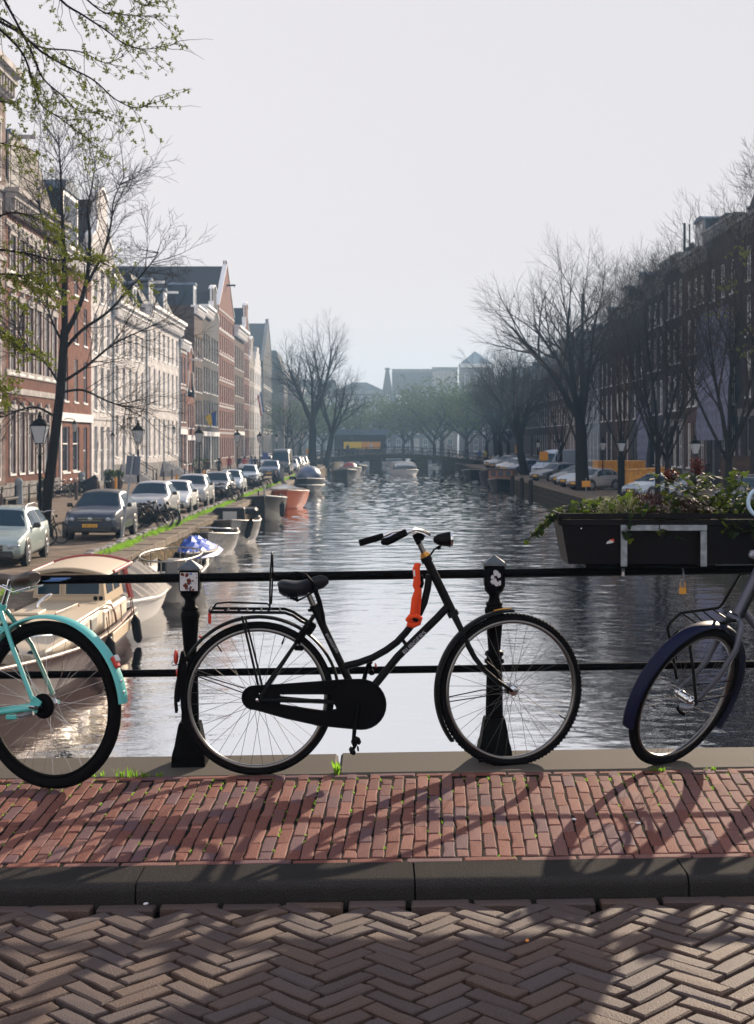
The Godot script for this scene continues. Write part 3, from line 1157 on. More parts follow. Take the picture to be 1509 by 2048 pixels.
	for i in 150:
		var a := rg.randf() * TAU
		var o := Vector3(0.27 + rg.randf_range(-0.06, 0.08), top, rg.randf_range(-0.06, 0.08))
		var h := rg.randf_range(0.05, 0.125)
		var out := Vector3(cos(a), 0, sin(a) * 0.7) * rg.randf_range(0.03, 0.13)
		var prev := o
		var sd := Vector3(-sin(a), 0.2, cos(a)) * 0.0017
		for k in range(1, 6):
			var q := k / 5.0
			var p := o + out * q + Vector3(0, h * (q * 2.2 - q * q * 1.5), 0)
			sg.quad(prev - sd, p - sd * (1.0 - q * 0.6), p + sd * (1.0 - q * 0.6), prev + sd)
			prev = p
	solo("sedge_plant", sg, M.sedge, "pale arching grass tuft in the planter left of the middle", "ornamental grass", wx)
	# skimmia: leathery dark leaves under two red panicles
	var sk := thing("skimmia_plant", "red flowering shrub with two upright bud clusters and dark leathery leaves", "shrub", wx)
	var lsk := MB.new()
	for s in [1.0, -1.0]:
		lsk.tri_from(Vector3(0, 0, 0), Vector3(0.28 * s, 0.06, 0.5), Vector3(0, 0, 0.5), Vector3(0, -5, 0))
		lsk.tri_from(Vector3(0.28 * s, 0.06, 0.5), Vector3(0, -0.05, 1.1), Vector3(0, 0, 0.5), Vector3(0, -5, 0))
	var lskm := lsk.mesh()
	for i in 210:
		var c: Vector3 = [Vector3(0.55, 0, 0), Vector3(0.64, 0, 0.0), Vector3(0.71, 0, -0.02)][i % 3]
		var p := c + Vector3(rg.randf_range(-0.07, 0.07), top + rg.randf_range(-0.02, 0.195), rg.randf_range(-0.1, 0.12))
		var lp := part("leaf", lskm, M.skimmia_leaf, sk, p)
		lp.basis = Basis(Vector3.UP, rg.randf() * TAU) * Basis(Vector3.RIGHT, rg.randf_range(-0.6, 0.5)) * Basis().scaled(Vector3.ONE * rg.randf_range(0.05, 0.085))
	var bud := MB.new()
	bud.ball(Vector3.ZERO, Vector3.ONE, 3, 5)
	var budm := bud.mesh()
	for c in [[Vector3(0.545, top + 0.19, 0.0), 0.040, 0.034], [Vector3(0.668, top + 0.235, -0.01), 0.042, 0.045]]:
		var xs := []
		var stb := MB.new()
		for i in 130:
			var d := Vector3(rg.randfn(), rg.randfn() * 1.1, rg.randfn()).normalized() * pow(rg.randf(), 0.4)
			var p: Vector3 = c[0] + Vector3(d.x * c[1], d.y * c[2], d.z * c[1])
			xs.append(Transform3D(Basis().scaled(Vector3.ONE * rg.randf_range(0.0028, 0.0042)), p))
			if i % 3 == 0:
				stb.tube([c[0] - Vector3(0, c[2], 0), p], 0.0011, 3, false)
		scatter("bud_cluster", budm, M.skimmia_bud, xs, sk)
		part("stalk", stb, M.heather, sk)
	# heather: fine red brown needles
	for hh in [[0.44, 0.05, 0.10, 0.09, "brown red heather left of the bud clusters"], [0.60, 0.09, 0.07, 0.12, "low brown red heather along the front rim below the shrub"]]:
		var hb := MB.new()
		for i in 700:
			var o := Vector3(hh[0] + rg.randfn() * hh[3] * 0.5, top + rg.randf_range(-0.02, hh[2]), hh[1] + rg.randfn() * 0.035)
			var d := Vector3(rg.randfn() * 0.5, 0.9, rg.randfn() * 0.5).normalized() * rg.randf_range(0.018, 0.04)
			var sd := d.cross(Vector3(rg.randfn(), rg.randfn(), rg.randfn())).normalized() * 0.0016
			hb.tri(o - sd, o + d, o + sd)
		solo("heather_plant", hb, M.heather, hh[4], "heather", wx)


func wheel(parent: Node3D, c: Vector3, bs: Basis, r: float, tr: float, mats: Array, each_spoke := true, lugs := false) -> Node3D:
	# wheel > tyre, rim, hub, spokes; its axle is the z axis of bs
	var o := Node3D.new()
	o.name = "wheel"
	parent.add_child(o, true)
	o.transform = Transform3D(bs, c)
	var key := "wheel%.3f%.3f%s%s" % [r, tr, each_spoke, lugs]
	if not cache.has(key):
		var ty := MB.new()
		ty.torus(Vector3.ZERO, Basis(), r - tr, circ(tr, 12), 0, TAU, 72 if each_spoke else 28)
		if lugs:
			for i in 110:
				var a := TAU * i / 110.0
				for s in [-0.55, 0.55]:
					var t: float = s * (1.0 if i % 2 == 0 else 1.25)
					var rd := Vector3(cos(a), sin(a), 0)
					ty.box(rd * (r - tr + tr * cos(t)) + Vector3(0, 0, tr * sin(t)), Vector3(0.006, 0.009, 0.010), Basis(Vector3.BACK, a) * Basis(Vector3.UP, -t))
		var ri := MB.new()
		var q := r - 2.0 * tr
		ri.torus(Vector3.ZERO, Basis(), q, [Vector2(0.010, -0.013), Vector2(0.011, 0.013), Vector2(-0.006, 0.012), Vector2(-0.011, 0.006), Vector2(-0.011, -0.006), Vector2(-0.006, -0.012)], 0, TAU, 72 if each_spoke else 28)
		var hu := MB.new()
		hu.lathe([Vector2(0.006, -0.062), Vector2(0.006, -0.042), Vector2(0.012, -0.04), Vector2(0.024, -0.034), Vector2(0.024, -0.029), Vector2(0.014, -0.025), Vector2(0.014, 0.025), Vector2(0.024, 0.029), Vector2(0.024, 0.034), Vector2(0.012, 0.04), Vector2(0.006, 0.042), Vector2(0.006, 0.062)], 14, Transform3D(Basis(Vector3.RIGHT, PI / 2), Vector3.ZERO))
		var sps := []
		for s in [1.0, -1.0]:
			for l in [1.0, -1.0]:
				var sb := MB.new()
				var a0: float = l * 1.05
				sb.tube([Vector3(cos(a0) * 0.023, sin(a0) * 0.023, 0.031 * s), Vector3(q - 0.010, 0, 0.003 * s)], 0.0010, 4)
				sps.append(sb)
		var al := MB.new()
		if not each_spoke:
			for i in 32:
				var st: Vector3 = Basis(Vector3.BACK, TAU * i / 32.0) * Vector3(cos(1.0 if i % 2 else -1.0) * 0.023, sin(1.0 if i % 2 else -1.0) * 0.023, 0.02 if i % 4 < 2 else -0.02)
				al.tube([st, Basis(Vector3.BACK, TAU * i / 32.0) * Vector3(q - 0.01, 0, 0)], 0.0013, 3, false)
		cache[key] = [ty.mesh(), ri.mesh(), hu.mesh(), sps.map(func(m): return m.mesh()), al.mesh()]
	var k: Array = cache[key]
	part("tyre", k[0], mats[0], o)
	part("rim", k[1], mats[1], o)
	part("hub", k[2], M.chrome, o)
	if each_spoke:
		for i in 36:
			var p := part("spoke", k[3][i % 4], mats[2], o)
			p.basis = Basis(Vector3.BACK, TAU * (i + 0.35) / 36.0)
		var vb := MB.new()
		vb.tube([Vector3(r - 2.0 * tr - 0.01, 0, 0), Vector3(r - 2.0 * tr - 0.046, 0.003, 0)], 0.0035, 6)
		var vo := part("valve", vb, M.bike_matt, o)
		vo.basis = Basis(Vector3.BACK, 2.2 if lugs == false else -0.52)
	else:
		stuff("spokes", k[4], mats[2], o)
	return o


func guard(R: float, a0: float, a1: float, wide: float, deep := 0.012) -> MB:
	# a mudguard: a curved strip bent over the tyre, round the z axis
	var b := MB.new()
	var prof := []
	for i in 9:
		var t := PI * (i / 8.0) - PI * 0.5
		prof.append(Vector2(deep * cos(t), wide * sin(t)))
	for i in 9:
		var t := PI * (1.0 - i / 8.0) - PI * 0.5
		prof.append(Vector2((deep) * cos(t) - 0.0025, (wide - 0.002) * sin(t)))
	b.torus(Vector3.ZERO, Basis(), R, prof, a0, a1, 40)
	return b


func saddle_mesh(l: float, wd: float, h: float) -> MB:
	# nose towards +x, broad sprung rear at -x
	var b := MB.new()
	var rings := []
	for i in 15:
		var t := i / 14.0
		var x := (t - 0.45) * l
		var w := wd * (0.5 * (1.0 - smoothstep(0.25, 0.62, t)) + 0.14) * sqrt(clampf(sin(PI * clampf(t * 0.93 + 0.055, 0, 1)) * 2.2, 0.02, 1.0))
		var y0 := h * (0.10 * cos(t * 7.0) - 0.12 * t)
		var hh := h * (0.62 - 0.2 * t) * sqrt(clampf(sin(PI * clampf(t * 0.94 + 0.04, 0, 1)) * 2.4, 0.03, 1.0))
		var ring := PackedVector3Array()
		for j in 14:
			var a := TAU * j / 14
			ring.append(Vector3(x, y0 + sin(a) * hh * (0.75 if sin(a) > 0 else 1.05), cos(a) * w * 0.5))
		rings.append(ring)
	b.loft(rings)
	return b


var B0 := Vector3.ZERO
var BY := 0.0


func bp(px: float, py: float, z := 0.0) -> Vector3:
	# a point seen at that pixel, in the plane z of the leaning bicycle B0 / BY
	var k := (px - 754.5) / F
	var d0 := -B0.z
	var s := (k * d0 - k * z * cos(BY) - B0.x - z * sin(BY)) / (cos(BY) - k * sin(BY))
	var d := d0 + s * sin(BY) - z * cos(BY)
	return Vector3(s, EYE + (883.0 - py) / F * d - B0.y - SLOPE * s, z)


func letters(text: String, h: float, m: Material, parent: Node3D, a: Vector3, b: Vector3, lift: float) -> void:
	# raised lettering that runs from a to b
	var t := TextMesh.new()
	var f := SystemFont.new()
	f.font_names = PackedStringArray(["Droid Sans"])
	t.font = f
	t.text = text
	t.font_size = 32
	t.pixel_size = h / 24.0
	t.depth = 0.0012
	t.curve_step = 2.0
	var o := part("lettering", t, m, parent)
	var dir := (b - a).normalized()
	var up := Vector3(0, 0, 1).cross(dir)
	var wide := t.get_aabb().size.x
	var sc := (b - a).length() / maxf(wide, 0.001)
	o.transform = Transform3D(Basis(dir * sc, up, Vector3(0, 0, 1)), (a + b) * 0.5 + Vector3(0, 0, lift))


func bikes() -> void:
	black_bike()
	teal_bike()
	grey_bike()


func black_bike() -> void:
	BY = deg_to_rad(5.0)
	B0 = Vector3(0.0355, deck(0.0355), -6.515)
	var o := thing("bicycle", "black step-through city bicycle with orange lock sleeve, leaning on the railing in the middle", "bicycle", B0, 0)
	o.basis = Basis(Vector3.BACK, atan(SLOPE)) * Basis(Vector3.UP, BY) * Basis(Vector3.RIGHT, deg_to_rad(-1.5))
	var bk: Material = M.bike_black
	# frame
	var fr := MB.new()
	var bbk := bp(722, 1408)
	fr.tube([bp(634.5, 1216), bp(660, 1272), bp(692, 1341), bbk], 0.0175, 12)
	var dt := [bp(904, 1212), bp(880, 1237), bp(800, 1314), bbk]
	fr.tube(dt, 0.0185, 12)
	fr.tube([bp(866, 1150), bp(862, 1178), bp(855, 1206), bp(845, 1227), bp(832.5, 1247), bp(816, 1267), bp(799, 1285), bp(777, 1301), bp(749.7, 1316), bp(722, 1326), bp(688, 1334)], 0.0165, 12)
	fr.tube([bp(808, 1277), bp(817, 1290)], 0.009, 8)
	fr.tube([bp(861, 1119), bp(886, 1172), bp(913, 1230)], [0.021, 0.0205, 0.021], 14)
	for q in [bp(861, 1119), bp(912, 1228)]:
		var u := (bp(861, 1119) - bp(912, 1228)).normalized()
		fr.tube([q - u * 0.012, q + u * 0.012], 0.0265, 14)
	var rh := bp(518, 1397)
	for s in [1.0, -1.0]:
		fr.tube([bp(634, 1231) + Vector3(0, 0, 0.02 * s), bp(600, 1282, 0.035 * s), rh + Vector3(0.012, 0.01, 0.062 * s)], 0.0085, 8)
		fr.tube([bbk + Vector3(-0.02, 0, 0.03 * s), bp(640, 1403, 0.05 * s), rh + Vector3(0.01, 0, 0.062 * s)], 0.0095, 8)
	part("frame", fr, bk, o)
	letters("BURGERS", 0.019, M.lettering, o, bp(811, 1306, 0.0), bp(855, 1264, 0.0), 0.0195)
	letters("BURGERS", 0.012, M.lettering, o, bp(657, 1268, 0.0), bp(679, 1305, 0.0), 0.0185)
	# seat post, clamp, saddle
	var sp := MB.new()
	sp.tube([bp(619, 1180), bp(637, 1222)], 0.0125, 12)
	part("seat_post", sp, M.rim_metal, o)
	var sc := MB.new()
	sc.tube([bp(633, 1211), bp(636.5, 1220)], 0.021, 12)
	sc.tube([bp(624, 1221.5, 0.0), bp(636, 1220, 0.0)], 0.008, 8)
	sc.tube([bp(624, 1221.5, -0.012), bp(624, 1221.5, 0.012)], 0.0075, 8)
	part("seat_clamp", sc, bk, o)
	var sd := saddle_mesh(0.232, 0.205, 0.078)
	var so := part("saddle", sd, M.leather, o, bp(608, 1170))
	so.basis = Basis(Vector3.BACK, 0.17)
	var spr := MB.new()
	for s in [1.0, -1.0]:
		for k in 2:
			var pts := []
			for i in 22:
				var a := i * 0.95
				pts.append(bp(590 + 7 * k, 1188 + i * 0.6, 0.05 * s) + Vector3(cos(a) * 0.011, 0, sin(a) * 0.011))
			spr.tube(pts, 0.0022, 5)
		spr.tube([bp(582, 1192, 0.05 * s), bp(600, 1203, 0.05 * s), bp(622, 1192, 0.02 * s), bp(636, 1182, 0.015 * s)], 0.0035, 6)
	spr.tube([bp(582, 1197, -0.06), bp(582, 1197, 0.06)], 0.0035, 6)
	part("saddle_spring", spr, M.bike_matt, so)
	so.get_child(0).transform = so.transform.affine_inverse()
	# saddle strap that runs back to the carrier hoop, and the cable down the seat tube
	var st := MB.new()
	st.tube([bp(552, 1146), bp(562, 1153), bp(580, 1152, 0.03), bp(600, 1146, 0.045), bp(618, 1150, 0.05), bp(630, 1165, 0.045), bp(637, 1182, 0.02), bp(645, 1205, 0.012), bp(651, 1232, 0.012), bp(655, 1252, 0.01)], [0.003, 0.004, 0.004, 0.0045, 0.005, 0.007, 0.011, 0.011, 0.010, 0.006], 8)
	part("saddle_strap", st, M.bike_matt, o)
	# fork, stem, handlebar
	var fk := MB.new()
	var fh := bp(1026, 1380)
	for s in [1.0, -1.0]:
		fk.tube([bp(915, 1233) + Vector3(0, 0, 0.025 * s), bp(926, 1256, 0.042 * s), bp(940, 1289, 0.047 * s), bp(954, 1316, 0.049 * s), bp(974, 1342, 0.051 * s), bp(998, 1362, 0.053 * s), fh + Vector3(-0.004, 0.0, 0.055 * s)], [0.0145, 0.0145, 0.0135, 0.012, 0.0105, 0.009, 0.008], 10)
	fk.tube([bp(914, 1231, -0.034), bp(914, 1231, 0.034)], 0.018, 10)
	part("fork", fk, bk, o)
	var sm := MB.new()
	sm.tube([bp(862, 1122), bp(842, 1074)], 0.0125, 12)
	part("stem", sm, M.rim_metal, o)
	var cl := MB.new()
	cl.tube([bp(847, 1088), bp(840, 1072), bp(848, 1070), bp(858, 1073)], [0.014, 0.017, 0.017, 0.012], 10)
	cl.tube([bp(852, 1077, -0.02), bp(852, 1077, 0.02)], 0.012, 8)
	part("stem_clamp", cl, M.bike_matt, o)
	var hs := MB.new()
	var u2 := (bp(861, 1119) - bp(912, 1228)).normalized()
	for q in 3:
		hs.tube([bp(861, 1118) + u2 * (0.012 + 0.007 * q), bp(861, 1118) + u2 * (0.0175 + 0.007 * q)], [0.025, 0.022, 0.018][q], 14)
	part("headset", hs, M.brass, o)
	var hb := MB.new()
	hb.tube([bp(727, 1083, -0.29), bp(774, 1070, -0.28), bp(796, 1062, -0.25), bp(816, 1060, -0.16), bp(836, 1064, -0.06), bp(850, 1070, 0.0), bp(866, 1070, 0.03), bp(852, 1064, 0.10), bp(838, 1063, 0.2), bp(824, 1068, 0.27), bp(775, 1085, 0.29)], 0.0108, 12)
	part("handlebar", hb, M.chrome, o)
	var g1 := MB.new()
	g1.tube([bp(726, 1083.5, -0.29), bp(728, 1083, -0.29), bp(772, 1070.5, -0.28), bp(774.5, 1070, -0.28)], [0.014, 0.0165, 0.0165, 0.014], 12)
	part("grip", g1, M.rubber, o)
	var g2 := MB.new()
	g2.tube([bp(771, 1086, 0.29), bp(774, 1087, 0.29), bp(782, 1087, 0.288), bp(793, 1083, 0.286), bp(808, 1075, 0.28), bp(820, 1069.5, 0.275), bp(822.5, 1068.5, 0.275)], [0.008, 0.016, 0.0185, 0.0175, 0.0165, 0.0165, 0.014], 12)
	part("grip", g2, M.rubber, o)
	# headlamp on its bracket
	var hd := MB.new()
	var c0 := bp(875, 1080)
	var c1 := bp(914, 1079)
	var ax := (c1 - c0).normalized()
	var hl := (c1 - c0).length()
	var hbs := Basis(ax.cross(Vector3(0, 0, 1)), ax, Vector3(0, 0, 1))
	hd.lathe([Vector2(0.001, 0.0), Vector2(0.013, hl * 0.04), Vector2(0.023, hl * 0.2), Vector2(0.031, hl * 0.5), Vector2(0.035, hl * 0.8), Vector2(0.036, hl * 0.86)], 20, Transform3D(hbs, c0))
	var lo := part("headlight", hd, M.bike_black, o)
	var bz := MB.new()
	bz.lathe([Vector2(0.037, hl * 0.86), Vector2(0.0385, hl * 0.9), Vector2(0.037, hl * 0.97), Vector2(0.034, hl * 0.98)], 20, Transform3D(hbs, c0))
	part("bezel", bz, M.chrome, lo)
	var ln := MB.new()
	ln.lathe([Vector2(0.033, hl * 0.94), Vector2(0.02, hl * 1.0), Vector2(0.002, hl * 1.02)], 20, Transform3D(hbs, c0))
	part("lens", ln, M.clear_plastic, lo)
	var bkt := MB.new()
	bkt.tube([bp(866, 1113), bp(872, 1107), bp(877, 1099), bp(885, 1096), bp(893, 1090)], 0.0045, 8)
	bkt.tube([bp(883, 1098), bp(889, 1094)], 0.009, 8)
	part("lamp_bracket", bkt, M.bike_matt, lo)
	# wheels
	wheel(o, rh, Basis(), 0.349, 0.0178, [M.rubber, M.rim_metal, M.spoke_metal], true)
	wheel(o, fh, Basis(Vector3.UP, deg_to_rad(11.0)), 0.351, 0.0172, [M.rubber, M.rim_metal, M.spoke_metal], true, true)
	# mudguards
	var mg := part("rear_mudguard", guard(0.366, deg_to_rad(-22), deg_to_rad(188), 0.031), bk, o, rh)
	var fl := MB.new()
	var flp := PackedVector2Array()
	for q in [[372, 1303], [378, 1330], [374, 1362], [362, 1403], [354, 1403], [357, 1360], [360, 1330], [366, 1304]]:
		var w := bp(q[0], q[1])
		flp.append(Vector2(w.x, w.y))
	fl.prism(flp, -0.03, 0.03)
	part("mud_flap", fl, M.bike_matt, o)
	var rl := MB.new()
	rl.ball(bp(355.5, 1315), Vector3(0.011, 0.034, 0.022), 8, 10)
	var rlo := part("rear_light", rl, M.red_plastic, o)
	var rl2 := MB.new()
	rl2.ball(bp(359, 1346), Vector3(0.010, 0.02, 0.02), 6, 8)
	part("reflector", rl2, M.red_plastic, rlo)
	var rl3 := MB.new()
	rl3.tube([bp(360, 1330), bp(349, 1332), bp(346, 1327), bp(356, 1322)], 0.002, 5)
	part("wire", rl3, M.bike_matt, rlo)
	var rs := MB.new()
	rs.ball(bp(404.5, 1274.5, 0.008), Vector3(0.007, 0.006, 0.012), 5, 8)
	part("side_reflector", rs, M.red_plastic, mg, -rh)
	var fg := part("front_mudguard", guard(0.3615, deg_to_rad(88), deg_to_rad(216), 0.031), bk, o, fh)
	fg.basis = Basis(Vector3.UP, deg_to_rad(11.0))
	var fe := MB.new()
	fe.torus(Vector3(0, 0, 0), Basis(), 0.3755, circ(0.003, 6), deg_to_rad(89), deg_to_rad(102), 8)
	part("worn_edge", fe, M.brass, fg)
	# mudguard stays
	for q in [[[393, 1348], [492, 1378]], [[395, 1352], [490, 1386]]]:
		var b := MB.new()
		var zz := 0.045 if q[0][0] == 393 else -0.045
		b.tube([bp(q[0][0], q[0][1], zz), bp(q[1][0], q[1][1], zz * 1.2)], 0.0028, 6)
		part("mudguard_stay", b, bk, o)
	for q in [[[886, 1398], [968, 1381], 0.04], [[884, 1406], [970, 1393], -0.04]]:
		var b := MB.new()
		b.tube([bp(q[0][0], q[0][1], q[2]), bp(q[1][0], q[1][1], q[2]), bp(1020, 1382, q[2] * 1.2)], 0.0028, 6)
		part("mudguard_stay", b, bk, o)
	# carrier
	var ca := MB.new()
	for s in [1.0, -1.0]:
		var dy := 0.0 if s > 0 else -9.0
		ca.tube([bp(427, 1226 + dy, 0.055 * s), bp(452, 1226 + dy, 0.06 * s), bp(575, 1227 + dy, 0.06 * s), bp(592, 1233 + dy, 0.058 * s), bp(608, 1244 + dy, 0.045 * s), bp(622, 1250 + dy * 0.7, 0.028 * s)], 0.0068, 8)
	ca.tube([bp(427, 1226, 0.055), bp(424, 1222, 0.0), bp(427, 1217, -0.055)], 0.0068, 8)
	for x in [462, 500, 528, 565]:
		ca.tube([bp(x, 1225, 0.06), bp(x, 1217, -0.06)], 0.004, 6)
	for x in [452, 480, 510, 540]:
		ca.tube([bp(x, 1224, 0.02), bp(x + 8, 1219, 0.02)], 0.004, 6)
	part("carrier", ca, bk, o)
	var cr := MB.new()
	cr.tube([bp(428, 1222, 0.03), bp(437, 1208.5, 0.03), bp(465, 1206.5, 0.03), bp(540, 1209, 0.03), bp(545, 1214, 0.03)], 0.0032, 6)
	cr.tube([bp(428, 1222, -0.03), bp(440, 1206.5, -0.03), bp(465, 1204.5, -0.03), bp(540, 1207, -0.03), bp(545, 1214, -0.03)], 0.0032, 6)
	part("spring_clip", cr, bk, o)
	# upright hoop of the clamp
	var hp := MB.new()
	hp.tube([bp(545, 1218, 0.062), bp(546, 1180, 0.064), bp(548, 1140, 0.06), bp(550.5, 1112, 0.04), bp(551, 1105, 0.0), bp(552, 1113, -0.04), bp(552, 1140, -0.06), bp(550, 1180, -0.064), bp(548, 1209, -0.062)], 0.0042, 8)
	hp.tube([bp(547, 1140, 0.05), bp(549.5, 1140, -0.05)], 0.004, 6)
	hp.tube([bp(547, 1160, 0.05), bp(549, 1160, -0.05)], 0.004, 6)
	part("clamp_hoop", hp, bk, o)
	var rr := MB.new()
	rr.box(bp(424.5, 1236, 0.0), Vector3(0.014, 0.052, 0.07), Basis(), 0.004)
	part("carrier_reflector", rr, M.red_plastic, o)
	for q in [0.058, -0.058]:
		var b := MB.new()
		b.tube([bp(489, 1234, q), bp(504, 1300, q), bp(519, 1370, q * 1.1)], 0.0055, 8)
		b.tube([bp(496, 1238, q), bp(511, 1300, q), bp(527, 1370, q * 1.1)], 0.0045, 8)
		part("carrier_strut", b, bk, o)
	# ring lock on the stays
	var lk := MB.new()
	lk.torus(bp(607, 1272), Basis(Vector3.BACK, deg_to_rad(56)) * Basis(Vector3.RIGHT, PI / 2), 0.042, [Vector2(0.013, -0.013), Vector2(0.013, 0.013), Vector2(-0.013, 0.013), Vector2(-0.013, -0.013)], deg_to_rad(-130), deg_to_rad(130), 20)
	lk.box(bp(625, 1257, 0.0), Vector3(0.04, 0.06, 0.05), Basis(Vector3.BACK, -0.6), 0.008)
	lk.box(bp(602, 1297, 0.02), Vector3(0.045, 0.022, 0.035), Basis(Vector3.BACK, -0.1), 0.006)
	part("ring_lock", lk, M.bike_matt, o)
	var key := MB.new()
	key.tube([bp(575, 1272, 0.05), bp(571, 1283, 0.05), bp(568, 1290, 0.05)], [0.002, 0.004, 0.004], 6)
	part("key", key, M.bike_matt, o)
	# chain case: one plate with a long window, edge rolled over
	var co := PackedVector2Array()
	var pts := []
	var C := Vector2(725.0, 1410.0)
	for k in 15:
		var a := deg_to_rad(93.0 - k * 13.3)
		pts.append(C + Vector2(cos(a), -sin(a)) * 50.0)
	pts.append(Vector2(690, 1457)); pts.append(Vector2(640, 1452)); pts.append(Vector2(575, 1438)); pts.append(Vector2(515, 1421))
	for k in 9:
		var a := deg_to_rad(250.0 - k * 19.5)
		pts.append(Vector2(510, 1397) + Vector2(cos(a), -sin(a)) * 23.5)
	pts.append(Vector2(560, 1370.5)); pts.append(Vector2(650, 1364))
	# keyhole to the window
	pts.append(Vector2(690, 1361))
	pts.append(Vector2(663, 1390)); pts.append(Vector2(563.5, 1390)); pts.append(Vector2(563.5, 1410.5)); pts.append(Vector2(655, 1424)); pts.append(Vector2(676, 1420)); pts.append(Vector2(663.4, 1390.4))
	pts.append(Vector2(690.4, 1361))
	for q in pts:
		var w := bp(q.x, q.y, 0.05)
		co.append(Vector2(w.x, w.y))
	var cc := MB.new()
	cc.prism(co, 0.028, 0.056)
	var cco := part("chain_case", cc, M.bike_matt, o)
	var rim := MB.new()
	var rp := []
	for i in range(0, 33):
		rp.append(bp(pts[i % 31].x, pts[i % 31].y, 0.0555))
	rim.tube(rp, 0.0028, 6, false)
	part("case_edge", rim, bk, cco)
	var nut := MB.new()
	nut.ball(bp(517, 1401, 0.058), Vector3(0.009, 0.009, 0.006), 5, 8)
	nut.ball(bp(522, 1389, 0.058), Vector3(0.004, 0.004, 0.004), 5, 8)
	part("axle_nut", nut, M.chrome, o)
	# cranks and pedals
	for q in [[[720, 1410], [712, 1452], [708, 1489], 0.075, [711, 1494]], [[722, 1400], [735, 1345], [741, 1328], -0.07, [749, 1325]]]:
		var b := MB.new()
		b.tube([bp(q[0][0], q[0][1], q[3]), bp(q[1][0], q[1][1], q[3]), bp(q[2][0], q[2][1], q[3])], [0.013, 0.010, 0.0085], 8)
		var cko := part("crank", b, M.bike_matt, o)
		var p := MB.new()
		var c: Vector3 = bp(q[2][0], q[2][1], q[3] + 0.055 * signf(q[3]))
		var tl := -0.5 if q[3] > 0 else 0.15
		for s in [-1.0, 1.0]:
			p.box(c + Basis(Vector3.BACK, tl) * Vector3(0.0, 0.026 * s, 0) + Vector3(0.008, -0.01, 0), Vector3(0.024, 0.02, 0.085), Basis(Vector3.BACK, tl), 0.004)
		p.tube([c - Vector3(0, 0, 0.055 * signf(q[3])), c + Vector3(0, 0, 0.04 * signf(q[3]))], 0.007, 8)
		p.box(c + Vector3(0.008, -0.01, 0.0), Vector3(0.014, 0.045, 0.012), Basis(Vector3.BACK, tl), 0.003)
		var po := part("pedal", p, M.rubber, cko)
		var rf := MB.new()
		rf.box(bp(q[4][0] + 1, q[4][1], q[3] + 0.055 * signf(q[3])) + Vector3(0.012, -0.012, 0), Vector3(0.006, 0.016, 0.05))
		part("pedal_reflector", rf, M.red_plastic if q[3] < 0 else M.bike_matt, po)
	# ---- chain lock in an orange sleeve, slung over the swan-neck tube
	var cs := thing("chain_lock", "chain lock in a bright orange fabric sleeve looped round the head of the black bicycle", "lock", B0)
	cs.basis = o.basis
	var s1 := MB.new()
	s1.tube([bp(846, 1131, 0.03), bp(842, 1132, 0.045), bp(840, 1140, 0.05), bp(841, 1160, 0.05), bp(838, 1172, 0.05), bp(843, 1182, 0.05), bp(836, 1200, 0.05), bp(833, 1222, 0.05), bp(831, 1238, 0.048), bp(824, 1245, 0.04)], [0.010, 0.015, 0.017, 0.015, 0.0135, 0.0165, 0.0155, 0.0145, 0.017, 0.013], 10)
	part("sleeve", s1, M.orange_sleeve, cs)
	var s2 := MB.new()
	s2.tube([bp(820, 1243, 0.045), bp(826, 1236, 0.055), bp(838, 1234, 0.055), bp(846, 1238, 0.04), bp(843, 1247, 0.03), bp(830, 1252, 0.04), bp(821, 1249, 0.045)], [0.011, 0.014, 0.015, 0.013, 0.013, 0.015, 0.012], 10)
	s2.tube([bp(850, 1160, -0.02), bp(846, 1178, 0.0), bp(845, 1200, 0.01), bp(842, 1230, 0.02)], 0.011, 8)
	part("sleeve_end", s2, M.orange_sleeve, cs)
	var s3 := MB.new()
	s3.box(bp(836, 1240, 0.062), Vector3(0.03, 0.018, 0.012), Basis(Vector3.BACK, -0.5), 0.004)
	s3.tube([bp(850, 1152, 0.03), bp(852, 1168, 0.02), bp(849, 1176, 0.02)], 0.008, 8)
	part("lock_body", s3, M.bike_matt, cs)
	var s4 := MB.new()
	s4.box(bp(836, 1148, 0.066), Vector3(0.008, 0.03, 0.003), Basis(Vector3.BACK, 0.05), 0.001)
	part("care_label", s4, M.flag_white, cs)


